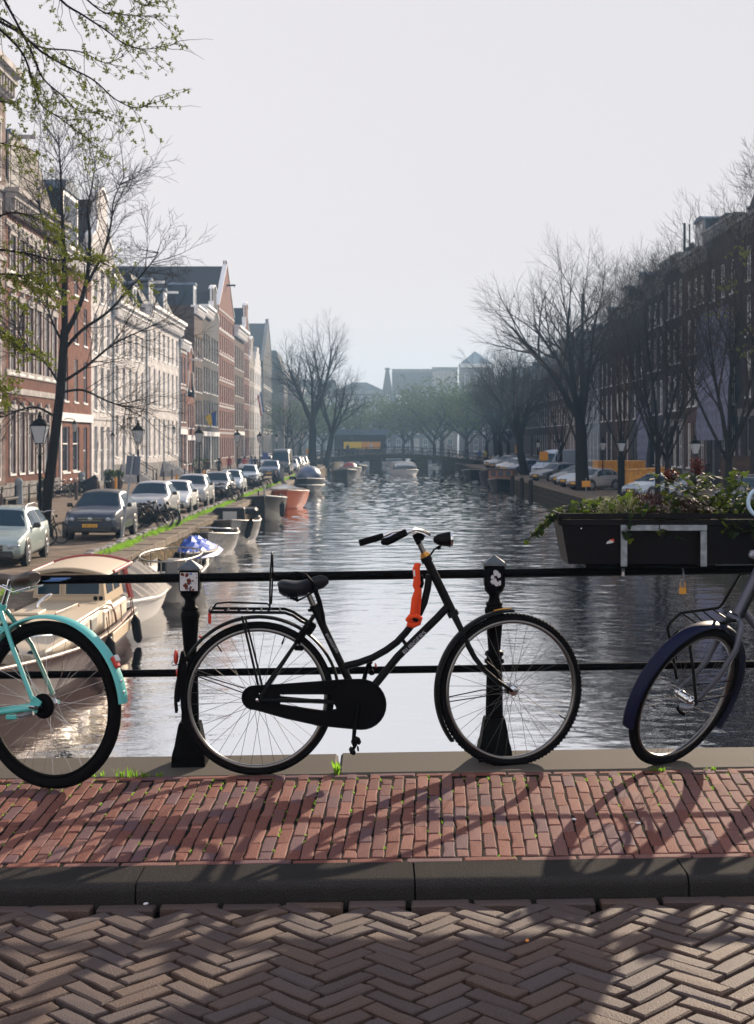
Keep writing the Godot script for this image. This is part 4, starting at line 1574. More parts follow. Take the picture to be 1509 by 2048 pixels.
func teal_bike() -> void:
	# heads left, its front towards the railing; only its rear half is in the picture
	var d := 6.26
	var c := P(98.8, 1409, d)
	var fw := Vector3(-cos(deg_to_rad(23.0)), 0, -sin(deg_to_rad(23.0)))
	var nz := Vector3(-sin(deg_to_rad(23.0)), 0, cos(deg_to_rad(23.0)))
	var base := Vector3(c.x, c.y - 0.37, c.z)
	var o := thing("bicycle", "bicycle with turquoise frame and rear mudguard, cut by the left edge of the photo", "bicycle", base, 0)
	# local axes: x forward, y up, z to the viewer's side
	o.basis = Basis(-fw, Vector3.UP, nz)
	var hub := Vector3(0, 0.37, 0)
	wheel(o, hub, Basis(), 0.37, 0.025, [M.rubber, M.bike_matt, M.spoke_bright], true)
	var mg := part("rear_mudguard", guard(0.384, deg_to_rad(5), deg_to_rad(176), 0.034), M.teal, o, hub)
	var re := MB.new()
	re.box(Basis(Vector3.BACK, deg_to_rad(31)) * Vector3(0.402, 0, 0), Vector3(0.022, 0.055, 0.03), Basis(Vector3.BACK, deg_to_rad(31)), 0.006)
	part("rear_light", re, M.red_plastic, mg)
	var lb := MB.new()
	lb.box(Basis(Vector3.BACK, deg_to_rad(31)) * Vector3(0.418, 0.012, 0), Vector3(0.012, 0.03, 0.026), Basis(Vector3.BACK, deg_to_rad(31)), 0.004)
	part("light_lens", lb, M.clear_plastic, mg)
	for a in [12.0, 19.0]:
		var sb := MB.new()
		sb.ball(Basis(Vector3.BACK, deg_to_rad(a)) * Vector3(0.397, 0, 0.004), Vector3(0.006, 0.006, 0.008), 4, 8)
		part("mudguard_bolt", sb, M.chrome, mg)
	var fr := MB.new()
	var bb := Vector3(-0.47, 0.30, 0)
	var sc := Vector3(-0.245, 0.80, 0)
	fr.tube([bb, sc], 0.017, 12)
	fr.tube([bb, Vector3(-0.92, 0.70, 0)], 0.02, 12)
	fr.tube([sc + Vector3(0.02, -0.12, 0), Vector3(-0.94, 0.78, 0)], 0.016, 12)
	fr.tube([Vector3(-0.91, 0.66, 0), Vector3(-0.96, 0.88, 0)], 0.02, 12)
	for s in [1.0, -1.0]:
		var m := Vector3(0, 0, 0.075 * s)
		fr.tube([hub + Vector3(0.0, 0.0, 0.07 * s), hub + Vector3(-0.03, -0.006, 0.07 * s), hub + Vector3(-0.30, -0.055, 0.055 * s), bb + Vector3(0, 0, 0.03 * s)], [0.010, 0.012, 0.0115, 0.0115], 10)
	fr.tube([hub + Vector3(-0.035, 0.03, 0.072), hub + Vector3(-0.15, 0.25, 0.06), sc + Vector3(0, -0.03, 0.02)], 0.0105, 10)
	fr.box(hub + Vector3(-0.022, 0.01, 0.072), Vector3(0.05, 0.06, 0.007), Basis(Vector3.BACK, -0.5), 0.002)
	part("frame", fr, M.teal, o)
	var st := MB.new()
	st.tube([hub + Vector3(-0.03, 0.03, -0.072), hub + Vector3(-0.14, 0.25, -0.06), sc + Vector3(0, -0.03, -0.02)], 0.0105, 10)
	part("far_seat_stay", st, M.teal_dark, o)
	var kk := MB.new()
	kk.box(hub + Vector3(-0.15, -0.055, 0.07), Vector3(0.055, 0.022, 0.012), Basis(Vector3.BACK, 0.1), 0.004)
	part("kickstand_plate", kk, M.teal, o)
	var hn := MB.new()
	hn.tube([hub + Vector3(0, 0, 0.07), hub + Vector3(0, 0, 0.095)], 0.011, 6)
	hn.box(hub + Vector3(-0.03, 0.0, 0.082), Vector3(0.03, 0.014, 0.016), Basis(), 0.003)
	part("axle_nut", hn, M.chrome, o)
	var sh := MB.new()
	sh.tube([hub + Vector3(-0.05, -0.03, 0.05), hub + Vector3(-0.11, -0.05, 0.06), hub + Vector3(-0.13, -0.048, 0.06)], [0.012, 0.009, 0.005], 8)
	part("gear_cable_end", sh, M.galvanised, o)
	var dr := MB.new()
	dr.lathe([Vector2(0.03, -0.01), Vector2(0.055, -0.008), Vector2(0.055, 0.0), Vector2(0.03, 0.004)], 20, Transform3D(Basis(Vector3.RIGHT, PI / 2), hub + Vector3(0, 0, 0.045)))
	part("sprocket", dr, M.bike_matt, o)
	var pd := MB.new()
	pd.box(bb + Vector3(0.15, 0.0, 0.12), Vector3(0.09, 0.025, 0.09), Basis(Vector3.BACK, 0.1), 0.006)
	pd.tube([bb + Vector3(0, 0, 0.06), bb + Vector3(0.15, 0.0, 0.07)], 0.011, 8)
	var po := part("pedal", pd, M.rubber, o)
	var ra := MB.new()
	ra.box(bb + Vector3(0.197, 0.0, 0.12), Vector3(0.006, 0.018, 0.05))
	part("pedal_reflector", ra, M.amber, po)
	var sp := MB.new()
	sp.tube([sc, Vector3(-0.205, 0.91, 0)], 0.013, 10)
	part("seat_post", sp, M.chrome, o)
	var sd := part("saddle", saddle_mesh(0.26, 0.19, 0.07), M.brown_leather, o, Vector3(-0.20, 0.915, -0.03))
	sd.basis = Basis(Vector3.UP, PI - 0.15) * Basis(Vector3.BACK, -0.05)
	var rl := MB.new()
	for s in [1.0, -1.0]:
		rl.tube([Vector3(-0.09, 0.885, 0.05 * s - 0.03), Vector3(-0.17, 0.86, 0.03 * s), Vector3(-0.26, 0.885, 0.012 * s)], 0.0045, 8)
	part("saddle_rail", rl, M.chrome, o)
	# front end, outside the picture
	var fh := Vector3(-1.12, 0.37, 0)
	wheel(o, fh, Basis(), 0.37, 0.025, [M.rubber, M.bike_matt, M.spoke_bright], false)
	var fk := MB.new()
	for s in [1.0, -1.0]:
		fk.tube([Vector3(-0.91, 0.66, 0.02 * s), Vector3(-0.93, 0.62, 0.05 * s), fh + Vector3(0, 0, 0.055 * s)], 0.012, 8)
	part("fork", fk, M.teal, o)
	var hb := MB.new()
	hb.tube([Vector3(-0.96, 0.88, 0), Vector3(-0.98, 0.98, 0), Vector3(-0.98, 1.0, 0.02)], 0.013, 8)
	hb.tube([Vector3(-0.80, 1.02, 0.3), Vector3(-0.92, 1.04, 0.24), Vector3(-0.98, 1.0, 0.0), Vector3(-0.92, 1.04, -0.24), Vector3(-0.80, 1.02, -0.3)], 0.011, 8)
	part("handlebar", hb, M.chrome, o)


func grey_bike() -> void:
	# front wheel turned hard and leaning: its plane comes from the outline of the wheel
	var c := P(1371, 1394, 6.46)
	var n := Vector3(0.59, -0.366, 0.72).normalized()
	var up := (Vector3.UP - n * n.y).normalized()
	var sx := up.cross(n)
	var bs := Basis(sx, up, n)
	var o := thing("bicycle", "bicycle with tilted front wheel, grey fork and front carrier, cut by the right edge", "bicycle", Vector3(c.x, deck(c.x), c.z))
	var L := func(px: float, py: float, d: float) -> Vector3:
		return P(px, py, d) - o.position
	var cl := c - o.position
	wheel(o, cl, bs, 0.35, 0.021, [M.rubber, M.rim_metal, M.spoke_metal], true)
	var mg := part("front_mudguard", guard(0.366, deg_to_rad(-32), deg_to_rad(196), 0.032), M.blue_guard, o, cl)
	mg.basis = bs
	# fork: crown at the top right of the wheel, legs to both axle ends
	var axn := cl + n * 0.058
	var axf := cl - n * 0.058
	var crown: Vector3 = L.call(1470, 1236, 6.42)
	var fk := MB.new()
	fk.tube([crown + n * 0.03, L.call(1483, 1254, 6.36) , L.call(1472, 1300, 6.36), L.call(1440, 1352, 6.37), axn + Vector3(0.02, 0.02, 0), axn], [0.013, 0.014, 0.013, 0.0125, 0.0105, 0.009], 10)
	fk.tube([crown - n * 0.03, L.call(1437, 1278, 6.50), L.call(1415, 1320, 6.50), L.call(1385, 1356, 6.50), axf], [0.013, 0.0135, 0.013, 0.0115, 0.009], 10)
	fk.tube([crown - n * 0.035, crown + n * 0.035], 0.017, 10)
	part("fork", fk, M.fork_grey, o)
	var fr := MB.new()
	var hd: Vector3 = L.call(1523, 1128, 6.46)
	fr.tube([crown + (hd - crown) * 0.06, hd], 0.0225, 14)
	fr.tube([crown + (hd - crown) * 0.20, L.call(1530, 1275, 6.46), L.call(1700, 1400, 6.45)], 0.019, 12)
	fr.tube([crown + (hd - crown) * 0.75, L.call(1600, 1250, 6.48), L.call(1720, 1350, 6.48)], 0.016, 12)
	fr.tube([L.call(1700, 1400, 6.45), L.call(1650, 1180, 6.5)], 0.017, 12)
	part("frame", fr, M.fork_grey, o)
	# front carrier
	var ca := MB.new()
	ca.tube([L.call(1354, 1358, 6.52), L.call(1346, 1310, 6.52), L.call(1341, 1282, 6.53), L.call(1336, 1256, 6.53), L.call(1341, 1246, 6.53), L.call(1362, 1226, 6.54), L.call(1400, 1221, 6.54), L.call(1437, 1216, 6.54), L.call(1445, 1209, 6.54), L.call(1474, 1160, 6.53), L.call(1482, 1148, 6.52), L.call(1500, 1146, 6.50), L.call(1530, 1165, 6.46)], 0.0072, 8)
	ca.tube([L.call(1393, 1410, 6.38), L.call(1387, 1340, 6.39), L.call(1380, 1292, 6.40), L.call(1386, 1270, 6.40), L.call(1400, 1256, 6.40), L.call(1430, 1248, 6.40), L.call(1478, 1240, 6.40), L.call(1486, 1233, 6.40), L.call(1512, 1180, 6.42), L.call(1540, 1150, 6.44)], 0.0072, 8)
	for q in [[1366, 1228, 1401, 1252], [1386, 1225, 1413, 1250], [1407, 1223, 1434, 1245], [1426, 1219, 1459, 1241]]:
		ca.tube([L.call(q[0], q[1], 6.54), L.call(q[2], q[3], 6.40)], 0.004, 6)
	ca.tube([L.call(1341, 1276, 6.53), L.call(1358, 1261, 6.5)], 0.0045, 6)
	part("front_carrier", ca, M.bike_black, o)
	for q in [[L.call(1370, 1372, 6.5), L.call(1463, 1362, 6.50)], [L.call(1396, 1404, 6.38), L.call(1463, 1389, 6.42)]]:
		var b := MB.new()
		b.tube(q, 0.003, 6)
		part("mudguard_stay", b, M.bike_black, o)
	var hb := MB.new()
	hb.lathe([Vector2(0.012, -0.05), Vector2(0.021, -0.045), Vector2(0.021, 0.045), Vector2(0.012, 0.05)], 16, Transform3D(bs * Basis(Vector3.RIGHT, PI / 2), cl))
	part("hub_brake", hb, M.chrome, o)
	var dn := MB.new()
	dn.tube([L.call(1361, 1413, 6.4), L.call(1380, 1416, 6.38)], [0.017, 0.017], 12)
	dn.tube([L.call(1377, 1416, 6.38), L.call(1386, 1414, 6.38)], 0.011, 10)
	part("dynamo", dn, M.galvanised, o)
	var dn2 := MB.new()
	dn2.tube([L.call(1355, 1414, 6.4), L.call(1361, 1424, 6.4), L.call(1370, 1429, 6.4)], 0.009, 8)
	part("dynamo_bracket", dn2, M.bike_matt, o)
	# pale blue hoop of the handlebar basket and the rest of the bicycle, off the picture
	var hp := MB.new()
	var pts := []
	for i in 17:
		var a := deg_to_rad(100 + i * 10)
		pts.append(L.call(1521 + cos(a) * 24.0, 1005 - sin(a) * 27.0, 6.42))
	hp.tube(pts, 0.009, 10)
	part("pale_blue_hoop", hp, M.pale_blue, o)
	var st := MB.new()
	st.tube([hd, L.call(1535, 1085, 6.47), L.call(1540, 1060, 6.47)], 0.013, 10)
	st.tube([L.call(1521, 1032, 6.42), L.call(1540, 1060, 6.47), L.call(1640, 1050, 6.4)], 0.011, 10)
	part("stem", st, M.rim_metal, o)
	var bx := MB.new()
	bx.box(L.call(1512, 1111, 6.42), Vector3(0.06, 0.035, 0.04), Basis(Vector3.BACK, -0.4), 0.008)
	part("lamp_housing", bx, M.galvanised, o)
	wheel(o, L.call(1830, 1400, 6.45), Basis(), 0.35, 0.021, [M.rubber, M.rim_metal, M.spoke_metal], false)


func window_meshes(w: float, h: float, bars: int, sill := true) -> Array:
	# frame with mullions (outer face at z = 0, set into the wall by its place) and the pane behind it
	var key := "win%.2f_%.2f_%d_%s" % [w, h, bars, sill]
	if not cache.has(key):
		var f := MB.new()
		var t := 0.075
		f.bb(-w / 2, 0, -0.05, -w / 2 + t, h, 0.03)
		f.bb(w / 2 - t, 0, -0.05, w / 2, h, 0.03)
		f.bb(-w / 2 + t, 0, -0.05, w / 2 - t, t, 0.03)
		f.bb(-w / 2 + t, h - t, -0.05, w / 2 - t, h, 0.03)
		if bars >= 1:
			var y := h * (0.62 if bars == 1 else 0.5)
			f.bb(-w / 2 + t, y - 0.04, -0.045, w / 2 - t, y + 0.04, 0.025)
		if bars >= 2:
			f.bb(-0.025, t, -0.045, 0.025, h - t, 0.018)
		if bars >= 3:
			for q in [0.25, 0.75]:
				f.bb(-w / 2 + t, h * q - 0.018, -0.045, w / 2 - t, h * q + 0.018, 0.016)
		if sill:
			f.bb(-w / 2 - 0.08, -0.12, -0.05, w / 2 + 0.08, -0.004, 0.20)
		var p := MB.new()
		p.bb(-w / 2 + 0.02, 0.02, -0.04, w / 2 - 0.02, h - 0.02, -0.02)
		cache[key] = [f.mesh(), p.mesh()]
	return cache[key]


func add_window(o: Node3D, x: float, y: float, z: float, w: float, h: float, bars: int, pane: Material, frame: Material = null, sill := true) -> void:
	var m := window_meshes(w, h, bars, sill)
	var f := part("window", m[0], frame if frame else M.white_paint, o, Vector3(x, y, z))
	part("pane", m[1], pane, f)


func wall_with_holes(W: float, H: float, D: float, holes: Array, top: PackedVector2Array, y0 := 0.0) -> MB:
	# front wall in the plane z = 0 with real openings, side and back walls; top: outline of a gable above H
	var b := MB.new()
	var xs := [0.0, W]
	var ys := [y0, H]
	for h in holes:
		for q in [h[0], h[2]]:
			if not xs.has(q): xs.append(q)
		for q in [h[1], h[3]]:
			if not ys.has(q): ys.append(q)
	xs.sort()
	ys.sort()
	for j in ys.size() - 1:
		var run := -1
		for i in xs.size():
			var solid := i < xs.size() - 1
			if solid:
				var cx: float = (xs[i] + xs[i + 1]) * 0.5
				var cy: float = (ys[j] + ys[j + 1]) * 0.5
				for h in holes:
					if cx > h[0] and cx < h[2] and cy > h[1] and cy < h[3]:
						solid = false
						break
			if solid and run < 0:
				run = i
			if not solid and run >= 0:
				b.quad(Vector3(xs[run], ys[j], 0), Vector3(xs[run], ys[j + 1], 0), Vector3(xs[i], ys[j + 1], 0), Vector3(xs[i], ys[j], 0))
				run = -1
	for h in holes:
		var q := -0.22
		var a := Vector3(h[0], h[1], 0); var c := Vector3(h[2], h[1], 0)
		var d := Vector3(h[2], h[3], 0); var e := Vector3(h[0], h[3], 0)
		var s := Vector3(0, 0, q)
		var m := (a + d) * 0.5
		for g in [[a, c], [c, d], [d, e], [e, a]]:
			var mid: Vector3 = (g[0] + g[1]) * 0.5
			b.quad_from(g[0], g[1], g[1] + s, g[0] + s, mid + (mid - m))
		b.quad(a + s, e + s, d + s, c + s)
	# sides and back
	b.quad_from(Vector3(0, y0, 0), Vector3(0, H, 0), Vector3(0, H, -D), Vector3(0, y0, -D), Vector3(W / 2, 0, -D / 2))
	b.quad_from(Vector3(W, y0, 0), Vector3(W, H, 0), Vector3(W, H, -D), Vector3(W, y0, -D), Vector3(W / 2, 0, -D / 2))
	b.quad_from(Vector3(0, y0, -D), Vector3(0, H, -D), Vector3(W, H, -D), Vector3(W, y0, -D), Vector3(W / 2, 0, -D / 2))
	b.quad_from(Vector3(0, H, 0), Vector3(0, H, -D), Vector3(W, H, -D), Vector3(W, H, 0), Vector3(W / 2, 0, -D / 2))
	if top.size() > 2:
		b.prism(top, -0.45, 0.0)
	return b


func cornice_mesh(W: float, y: float, deep: float, hgt: float) -> MB:
	var b := MB.new()
	b.bb(-0.05, y - hgt, 0.002, W + 0.05, y - hgt * 0.45, deep * 0.35)
	b.bb(-0.12, y - hgt * 0.448, 0.002, W + 0.12, y - hgt * 0.2, deep * 0.7)
	b.bb(-0.2, y - hgt * 0.198, -0.35, W + 0.2, y + 0.04, deep)
	var k := int(W / 0.55)
	for i in k:
		var x := (i + 0.5) * W / k
		b.bb(x - 0.07, y - hgt * 0.93, deep * 0.35, x + 0.07, y - hgt * 0.45, deep * 0.62)
	return b


# h: where, width, height, depth, wall, floors [[sill, head]...], columns, window width, bars, pane, and so on
func house(o: Node3D, h: Dictionary) -> void:
	var W: float = h.w
	var H: float = h.h
	var D: float = h.get("deep", 12.0)
	var cols: int = h.cols
	var ww: float = h.get("ww", 1.1)
	var wall: Material = M[h.wall]
	var trim: Material = M[h.get("trim", "white_paint")]
	var pane: Material = M[h.get("pane", "pane_dark")]
	var bars: int = h.get("bars", 1)
	var holes := []
	var wins := []
	var margin: float = h.get("margin", 0.45)
	var floors: Array = h.floors
	var door_at: int = h.get("door", 0)
	for fi in floors.size():
		var f: Array = floors[fi]
		var n: int = f[2] if f.size() > 2 else cols
		var wd: float = f[3] if f.size() > 3 else ww
		for i in n:
			var x := margin + (W - 2 * margin) * (i + 0.5) / n
			if fi == 0 and door_at == i and h.get("has_door", true):
				holes.append([x - 0.6, h.get("sill0", 0.3), x + 0.6, f[1]])
				wins.append([x, h.get("sill0", 0.3), 1.2, f[1] - h.get("sill0", 0.3), true])
			else:
				holes.append([x - wd / 2, f[0], x + wd / 2, f[1]])
				wins.append([x, f[0], wd, f[1] - f[0], false])
	var top := PackedVector2Array()
	var kind: String = h.get("roof", "flat")
	var gh: float = h.get("gable", 3.5)
	var ctr := W * 0.5
	if kind == "gable":
		top = PackedVector2Array([Vector2(0, H), Vector2(ctr - 0.35, H + gh), Vector2(ctr - 0.35, H + gh + 0.5), Vector2(ctr + 0.35, H + gh + 0.5), Vector2(ctr + 0.35, H + gh), Vector2(W, H)])
	elif kind == "neck":
		var nw := W * 0.24
		top = PackedVector2Array([Vector2(0.0, H), Vector2(0.05, H + 0.5), Vector2(ctr - nw - 0.5, H + gh * 0.25), Vector2(ctr - nw - 0.15, H + gh * 0.42), Vector2(ctr - nw, H + gh * 0.5), Vector2(ctr - nw, H + gh * 0.86), Vector2(ctr - nw * 0.5, H + gh * 0.95), Vector2(ctr, H + gh), Vector2(ctr + nw * 0.5, H + gh * 0.95), Vector2(ctr + nw, H + gh * 0.86), Vector2(ctr + nw, H + gh * 0.5), Vector2(ctr + nw + 0.15, H + gh * 0.42), Vector2(ctr + nw + 0.5, H + gh * 0.25), Vector2(W - 0.05, H + 0.5), Vector2(W, H)])
	elif kind == "step":
		top = PackedVector2Array([Vector2(0, H)])
		for i in 4:
			top.append(Vector2(ctr * i / 4.2, H + gh * (i + 1) / 4.0))
			top.append(Vector2(ctr * (i + 1) / 4.2, H + gh * (i + 1) / 4.0))
		for i in range(3, -1, -1):
			top.append(Vector2(W - ctr * (i + 1) / 4.2, H + gh * (i + 1) / 4.0))
			top.append(Vector2(W - ctr * i / 4.2, H + gh * (i + 1) / 4.0))
		top.append(Vector2(W, H))
	part("wall", wall_with_holes(W, H, D, holes, top), wall, o)
	var pk := 0
	var dm := MB.new()
	for w in wins:
		if w[4]:
			var dd := MB.new()
			dd.bb(-0.52, 0, -0.03, 0.52, 2.3, 0.02)
			for q in [[-0.42, 0.25, -0.06, 1.0], [0.06, 0.25, 0.42, 1.0], [-0.42, 1.15, -0.06, 2.1], [0.06, 1.15, 0.42, 2.1]]:
				dd.bb(q[0], q[1], 0.021, q[2], q[3], 0.035, 0.004)
			var dn := part("door", dd, M[h.get("doorm", "door_dark")], o, Vector3(w[0], w[1], -0.16))
			var kn := MB.new()
			kn.ball(Vector3(0.44, 1.08, 0.06), Vector3(0.035, 0.035, 0.035), 4, 6)
			part("handle", kn, M.brass, dn)
			var fm := MB.new()
			fm.bb(-0.6, 0, -0.05, -0.521, w[3], 0.05)
			fm.bb(0.521, 0, -0.05, 0.6, w[3], 0.05)
			fm.bb(-0.52, 2.31, -0.05, 0.52, 2.42, 0.05)
			fm.bb(-0.52, w[3] - 0.09, -0.05, 0.52, w[3], 0.05)
			part("door_frame", fm, trim, dn)
			if w[3] > 2.7:
				var fl := MB.new()
				fl.bb(-0.52, 2.425, -0.02, 0.52, w[3] - 0.095, 0.0)
				part("fanlight", fl, pane, dn)
		else:
			pk += 1
			var pm: Material = pane
			if h.get("mix", true) and (pk * 7 + int(W * 13)) % 5 == 0:
				pm = M.pane_curtain
			add_window(o, w[0], w[1], -0.13, w[2], w[3], bars, pm, M[h.get("frame", "white_paint")])
	for y in h.get("bands", []):
		var b := MB.new()
		b.bb(-0.03, y, 0.003, W + 0.03, y + h.get("band_h", 0.28), 0.07)
		part("stone_band", b, M[h.get("band_m", "stone_trim")], o)
	if h.get("surround", false):
		# stone heads and side strips round the windows
		var k := 0
		for w in wins:
			if w[4]: continue
			var b := MB.new()
			b.bb(w[0] - w[2] / 2 - 0.2, w[1] + w[3], 0.004, w[0] + w[2] / 2 + 0.2, w[1] + w[3] + 0.38, 0.1)
			b.bb(w[0] - 0.14, w[1] + w[3] + 0.383, 0.004, w[0] + 0.14, w[1] + w[3] + 0.62, 0.16)
			b.bb(w[0] - w[2] / 2 - 0.2, w[1], 0.004, w[0] - w[2] / 2, w[1] + w[3] - 0.003, 0.06)
			b.bb(w[0] + w[2] / 2, w[1], 0.004, w[0] + w[2] / 2 + 0.2, w[1] + w[3] - 0.003, 0.06)
			part("window_surround", b, M.stone_trim, o)
	if h.has("plinth"):
		var b := MB.new()
		b.bb(-0.02, 0, 0.003, W + 0.02, h.plinth, 0.06)
		part("plinth", b, M.plinth_stone, o)
	if h.has("shop"):
		# pale ground floor front with its own mouldings
		var b := MB.new()
		var st := 0.24
		b.bb(0.0, h.shop - 0.55, 0.004, W, h.shop, 0.16)
		b.bb(0.0, 0, 0.004, st, h.shop - 0.553, 0.1)
		b.bb(W - st, 0, 0.004, W, h.shop - 0.553, 0.1)
		part("shop_front", b, trim, o)
	if h.get("cornice", 0.0) > 0.0:
		part("cornice", cornice_mesh(W, H, 0.6 * h.cornice, 0.95 * h.cornice), trim, o)
	# roofs
	var rm: Material = M[h.get("roofm", "roof_tile")]
	var rh: float = h.get("rise", 3.2)
	if kind == "gable" or kind == "neck" or kind == "step":
		var r := MB.new()
		var ph: float = gh * (0.97 if kind == "gable" else 0.82)
		r.prism(PackedVector2Array([Vector2(0.05, H + 0.02), Vector2(ctr, H + ph), Vector2(W - 0.05, H + 0.02)]), -D, -0.46)
		part("roof", r, rm, o)
		if kind != "step":
			var c := MB.new()
			for i in top.size() - 1:
				c.bar(Vector3(top[i].x, top[i].y, -0.2), Vector3(top[i + 1].x, top[i + 1].y, -0.2), 0.62, 0.16)
			part("gable_coping", c, trim, o)
	elif kind == "hip":
		var r := MB.new()
		var e := 0.15
		var a := Vector3(-e, H, e * 0.5); var b2 := Vector3(W + e, H, e * 0.5); var c := Vector3(W + e, H, -D); var d := Vector3(-e, H, -D)
		var ins := minf(W, D) * 0.36
		var p := Vector3(ins, H + rh, -ins * 0.7); var q := Vector3(W - ins, H + rh, -ins * 0.7); var s := Vector3(W - ins, H + rh, -D + ins); var t := Vector3(ins, H + rh, -D + ins)
		var m := Vector3(W / 2, H, -D / 2)
		for g in [[a, b2, q, p], [b2, c, s, q], [c, d, t, s], [d, a, p, t], [p, q, s, t]]:
			r.quad_from(g[0], g[1], g[2], g[3], m)
		part("roof", r, rm, o)
	elif kind == "ridge":
		# ridge along the street
		var r := MB.new()
		r.prism(PackedVector2Array([Vector2(-D, H), Vector2(-D * 0.5, H + rh), Vector2(0.1, H)]), 0.02, W - 0.02, Transform3D(Basis(Vector3(0, 0, 1), Vector3.UP, Vector3(1, 0, 0)), Vector3.ZERO))
		part("roof", r, rm, o)
	elif kind == "mansard":
		var r := MB.new()
		r.prism(PackedVector2Array([Vector2(-D, H), Vector2(-D + 1.0, H + rh), Vector2(-1.5, H + rh), Vector2(-0.2, H)]), 0.02, W - 0.02, Transform3D(Basis(Vector3(0, 0, 1), Vector3.UP, Vector3(1, 0, 0)), Vector3.ZERO))
		part("roof", r, rm, o)
	for dx in h.get("dormers", []):
		# dormer: pale box with a window, dark cheeks, a rounded zinc top
		var dh: float = h.get("dorm_h", 2.4)
		var dw: float = h.get("dorm_w", 1.7)
		var b := MB.new()
		b.bb(-dw / 2, 0, -3.0, dw / 2, dh, -0.12)
		var dn := part("dormer", b, M[h.get("dorm_side", "roof_slate")], o, Vector3(dx, H + 0.1, -0.35))
		var fr := MB.new()
		fr.bb(-dw / 2 - 0.04, 0, -0.115, dw / 2 + 0.04, dh + 0.05, 0.0)
		part("dormer_front", fr, trim, dn)
		var wd := MB.new()
		wd.bb(-dw / 2 + 0.28, 0.35, 0.002, dw / 2 - 0.28, dh - 0.3, 0.03)
		part("pane", wd, pane, dn)
		var tp := MB.new()
		var pr := PackedVector2Array()
		for i in 9:
			var a := PI * i / 8.0
			pr.append(Vector2(-cos(a) * (dw / 2 + 0.14), dh + 0.055 + sin(a) * h.get("dorm_top", 0.35)))
		tp.prism(pr, -3.0, 0.12)
		part("dormer_roof", tp, M.roof_zinc, dn)
		if h.get("hoist", false):
			var hb := MB.new()
			hb.bb(-0.09, dh - 0.1, 0.121, 0.09, dh + 0.12, 1.25)
			part("hoist_beam", hb, trim, dn)
	if h.has("beam"):
		var hb := MB.new()
		hb.bb(ctr - 0.09, h.beam, 0.005, ctr + 0.09, h.beam + 0.22, 1.2)
		hb.bb(ctr - 0.03, h.beam - 0.2, 1.0, ctr + 0.03, h.beam - 0.003, 1.08)
		part("hoist_beam", hb, M.white_paint if h.get("beam_pale", true) else M.iron, o)
	for q in h.get("chimneys", []):
		var b := MB.new()
		b.bb(-0.45, 0, -0.45, 0.45, q[3], 0.45)
		b.bb(-0.55, q[3] + 0.002, -0.55, 0.55, q[3] + 0.2, 0.55)
		for s in [-0.22, 0.22]:
			b.lathe([Vector2(0.12, q[3] + 0.2), Vector2(0.1, q[3] + 0.65)], 8, Transform3D(Basis(), Vector3(s, 0, 0)))
		part("chimney", b, M[q[4] if q.size() > 4 else "brick_dark"], o, Vector3(q[0], q[1], q[2]))
	if h.has("stoop"):
		# stone steps up to the front door, iron handrails on both sides
		var n := 8
		var sx: float = h.stoop
		var sy: float = h.get("sill0", 1.3)
		for i in n:
			var b := MB.new()
			b.bb(-0.85, 0, 0, 0.85, sy * (n - i) / n - 0.004, 0.30)
			part("step", b, M.plinth_stone, o, Vector3(sx, 0, 0.08 + i * 0.305))
		for s in [-0.95, 0.95]:
			var b := MB.new()
			b.tube([Vector3(sx + s, sy + 0.95, 0.2), Vector3(sx + s, 0.95, 0.2 + n * 0.3)], 0.03, 6)
			b.tube([Vector3(sx + s, 0, 0.2 + n * 0.3), Vector3(sx + s, 1.1, 0.2 + n * 0.3)], 0.04, 6)
			part("handrail", b, M.iron, o)
			var ck := MB.new()
			ck.prism(PackedVector2Array([Vector2(0.07, 0), Vector2(0.07, sy), Vector2(0.4, sy), Vector2(0.2 + n * 0.3, 0.15), Vector2(0.2 + n * 0.3, 0)]), s - 0.07, s + 0.07, Transform3D(Basis(Vector3(0, 0, 1), Vector3.UP, Vector3(1, 0, 0)), Vector3(sx, 0, 0.0)))
			part("stoop_cheek", ck, M.plaster_white if h.wall == "plaster_white" else M.plinth_stone, o)


func left_house(d0: float, d1: float, label: String, h: Dictionary) -> Node3D:
	var x := -20.5
	var o := thing("canal_house", label, "house", Vector3(x, QUAY, -d0), PI / 2)
	h["w"] = d1 - d0 - 0.02
	house(o, h)
	if h.wall != "plaster_white": return o
	var b := MB.new()
	b.tube([Vector3(h.w - 0.3, 0.1, 0.12), Vector3(h.w - 0.3, h.h - 1.0, 0.12)], 0.09, 6)
	part("shade_strip", b, M.plaster_blue, o)  # painted shade: blue-grey upright strip for the shadowed return wall between houses
	return o


func right_house(d0: float, d1: float, label: String, h: Dictionary) -> Node3D:
	var o := thing("canal_house", label, "house", Vector3(25.5, QUAY, -d1), -PI / 2)
	h["w"] = d1 - d0 - 0.02
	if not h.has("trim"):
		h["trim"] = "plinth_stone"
	house(o, h)
	return o


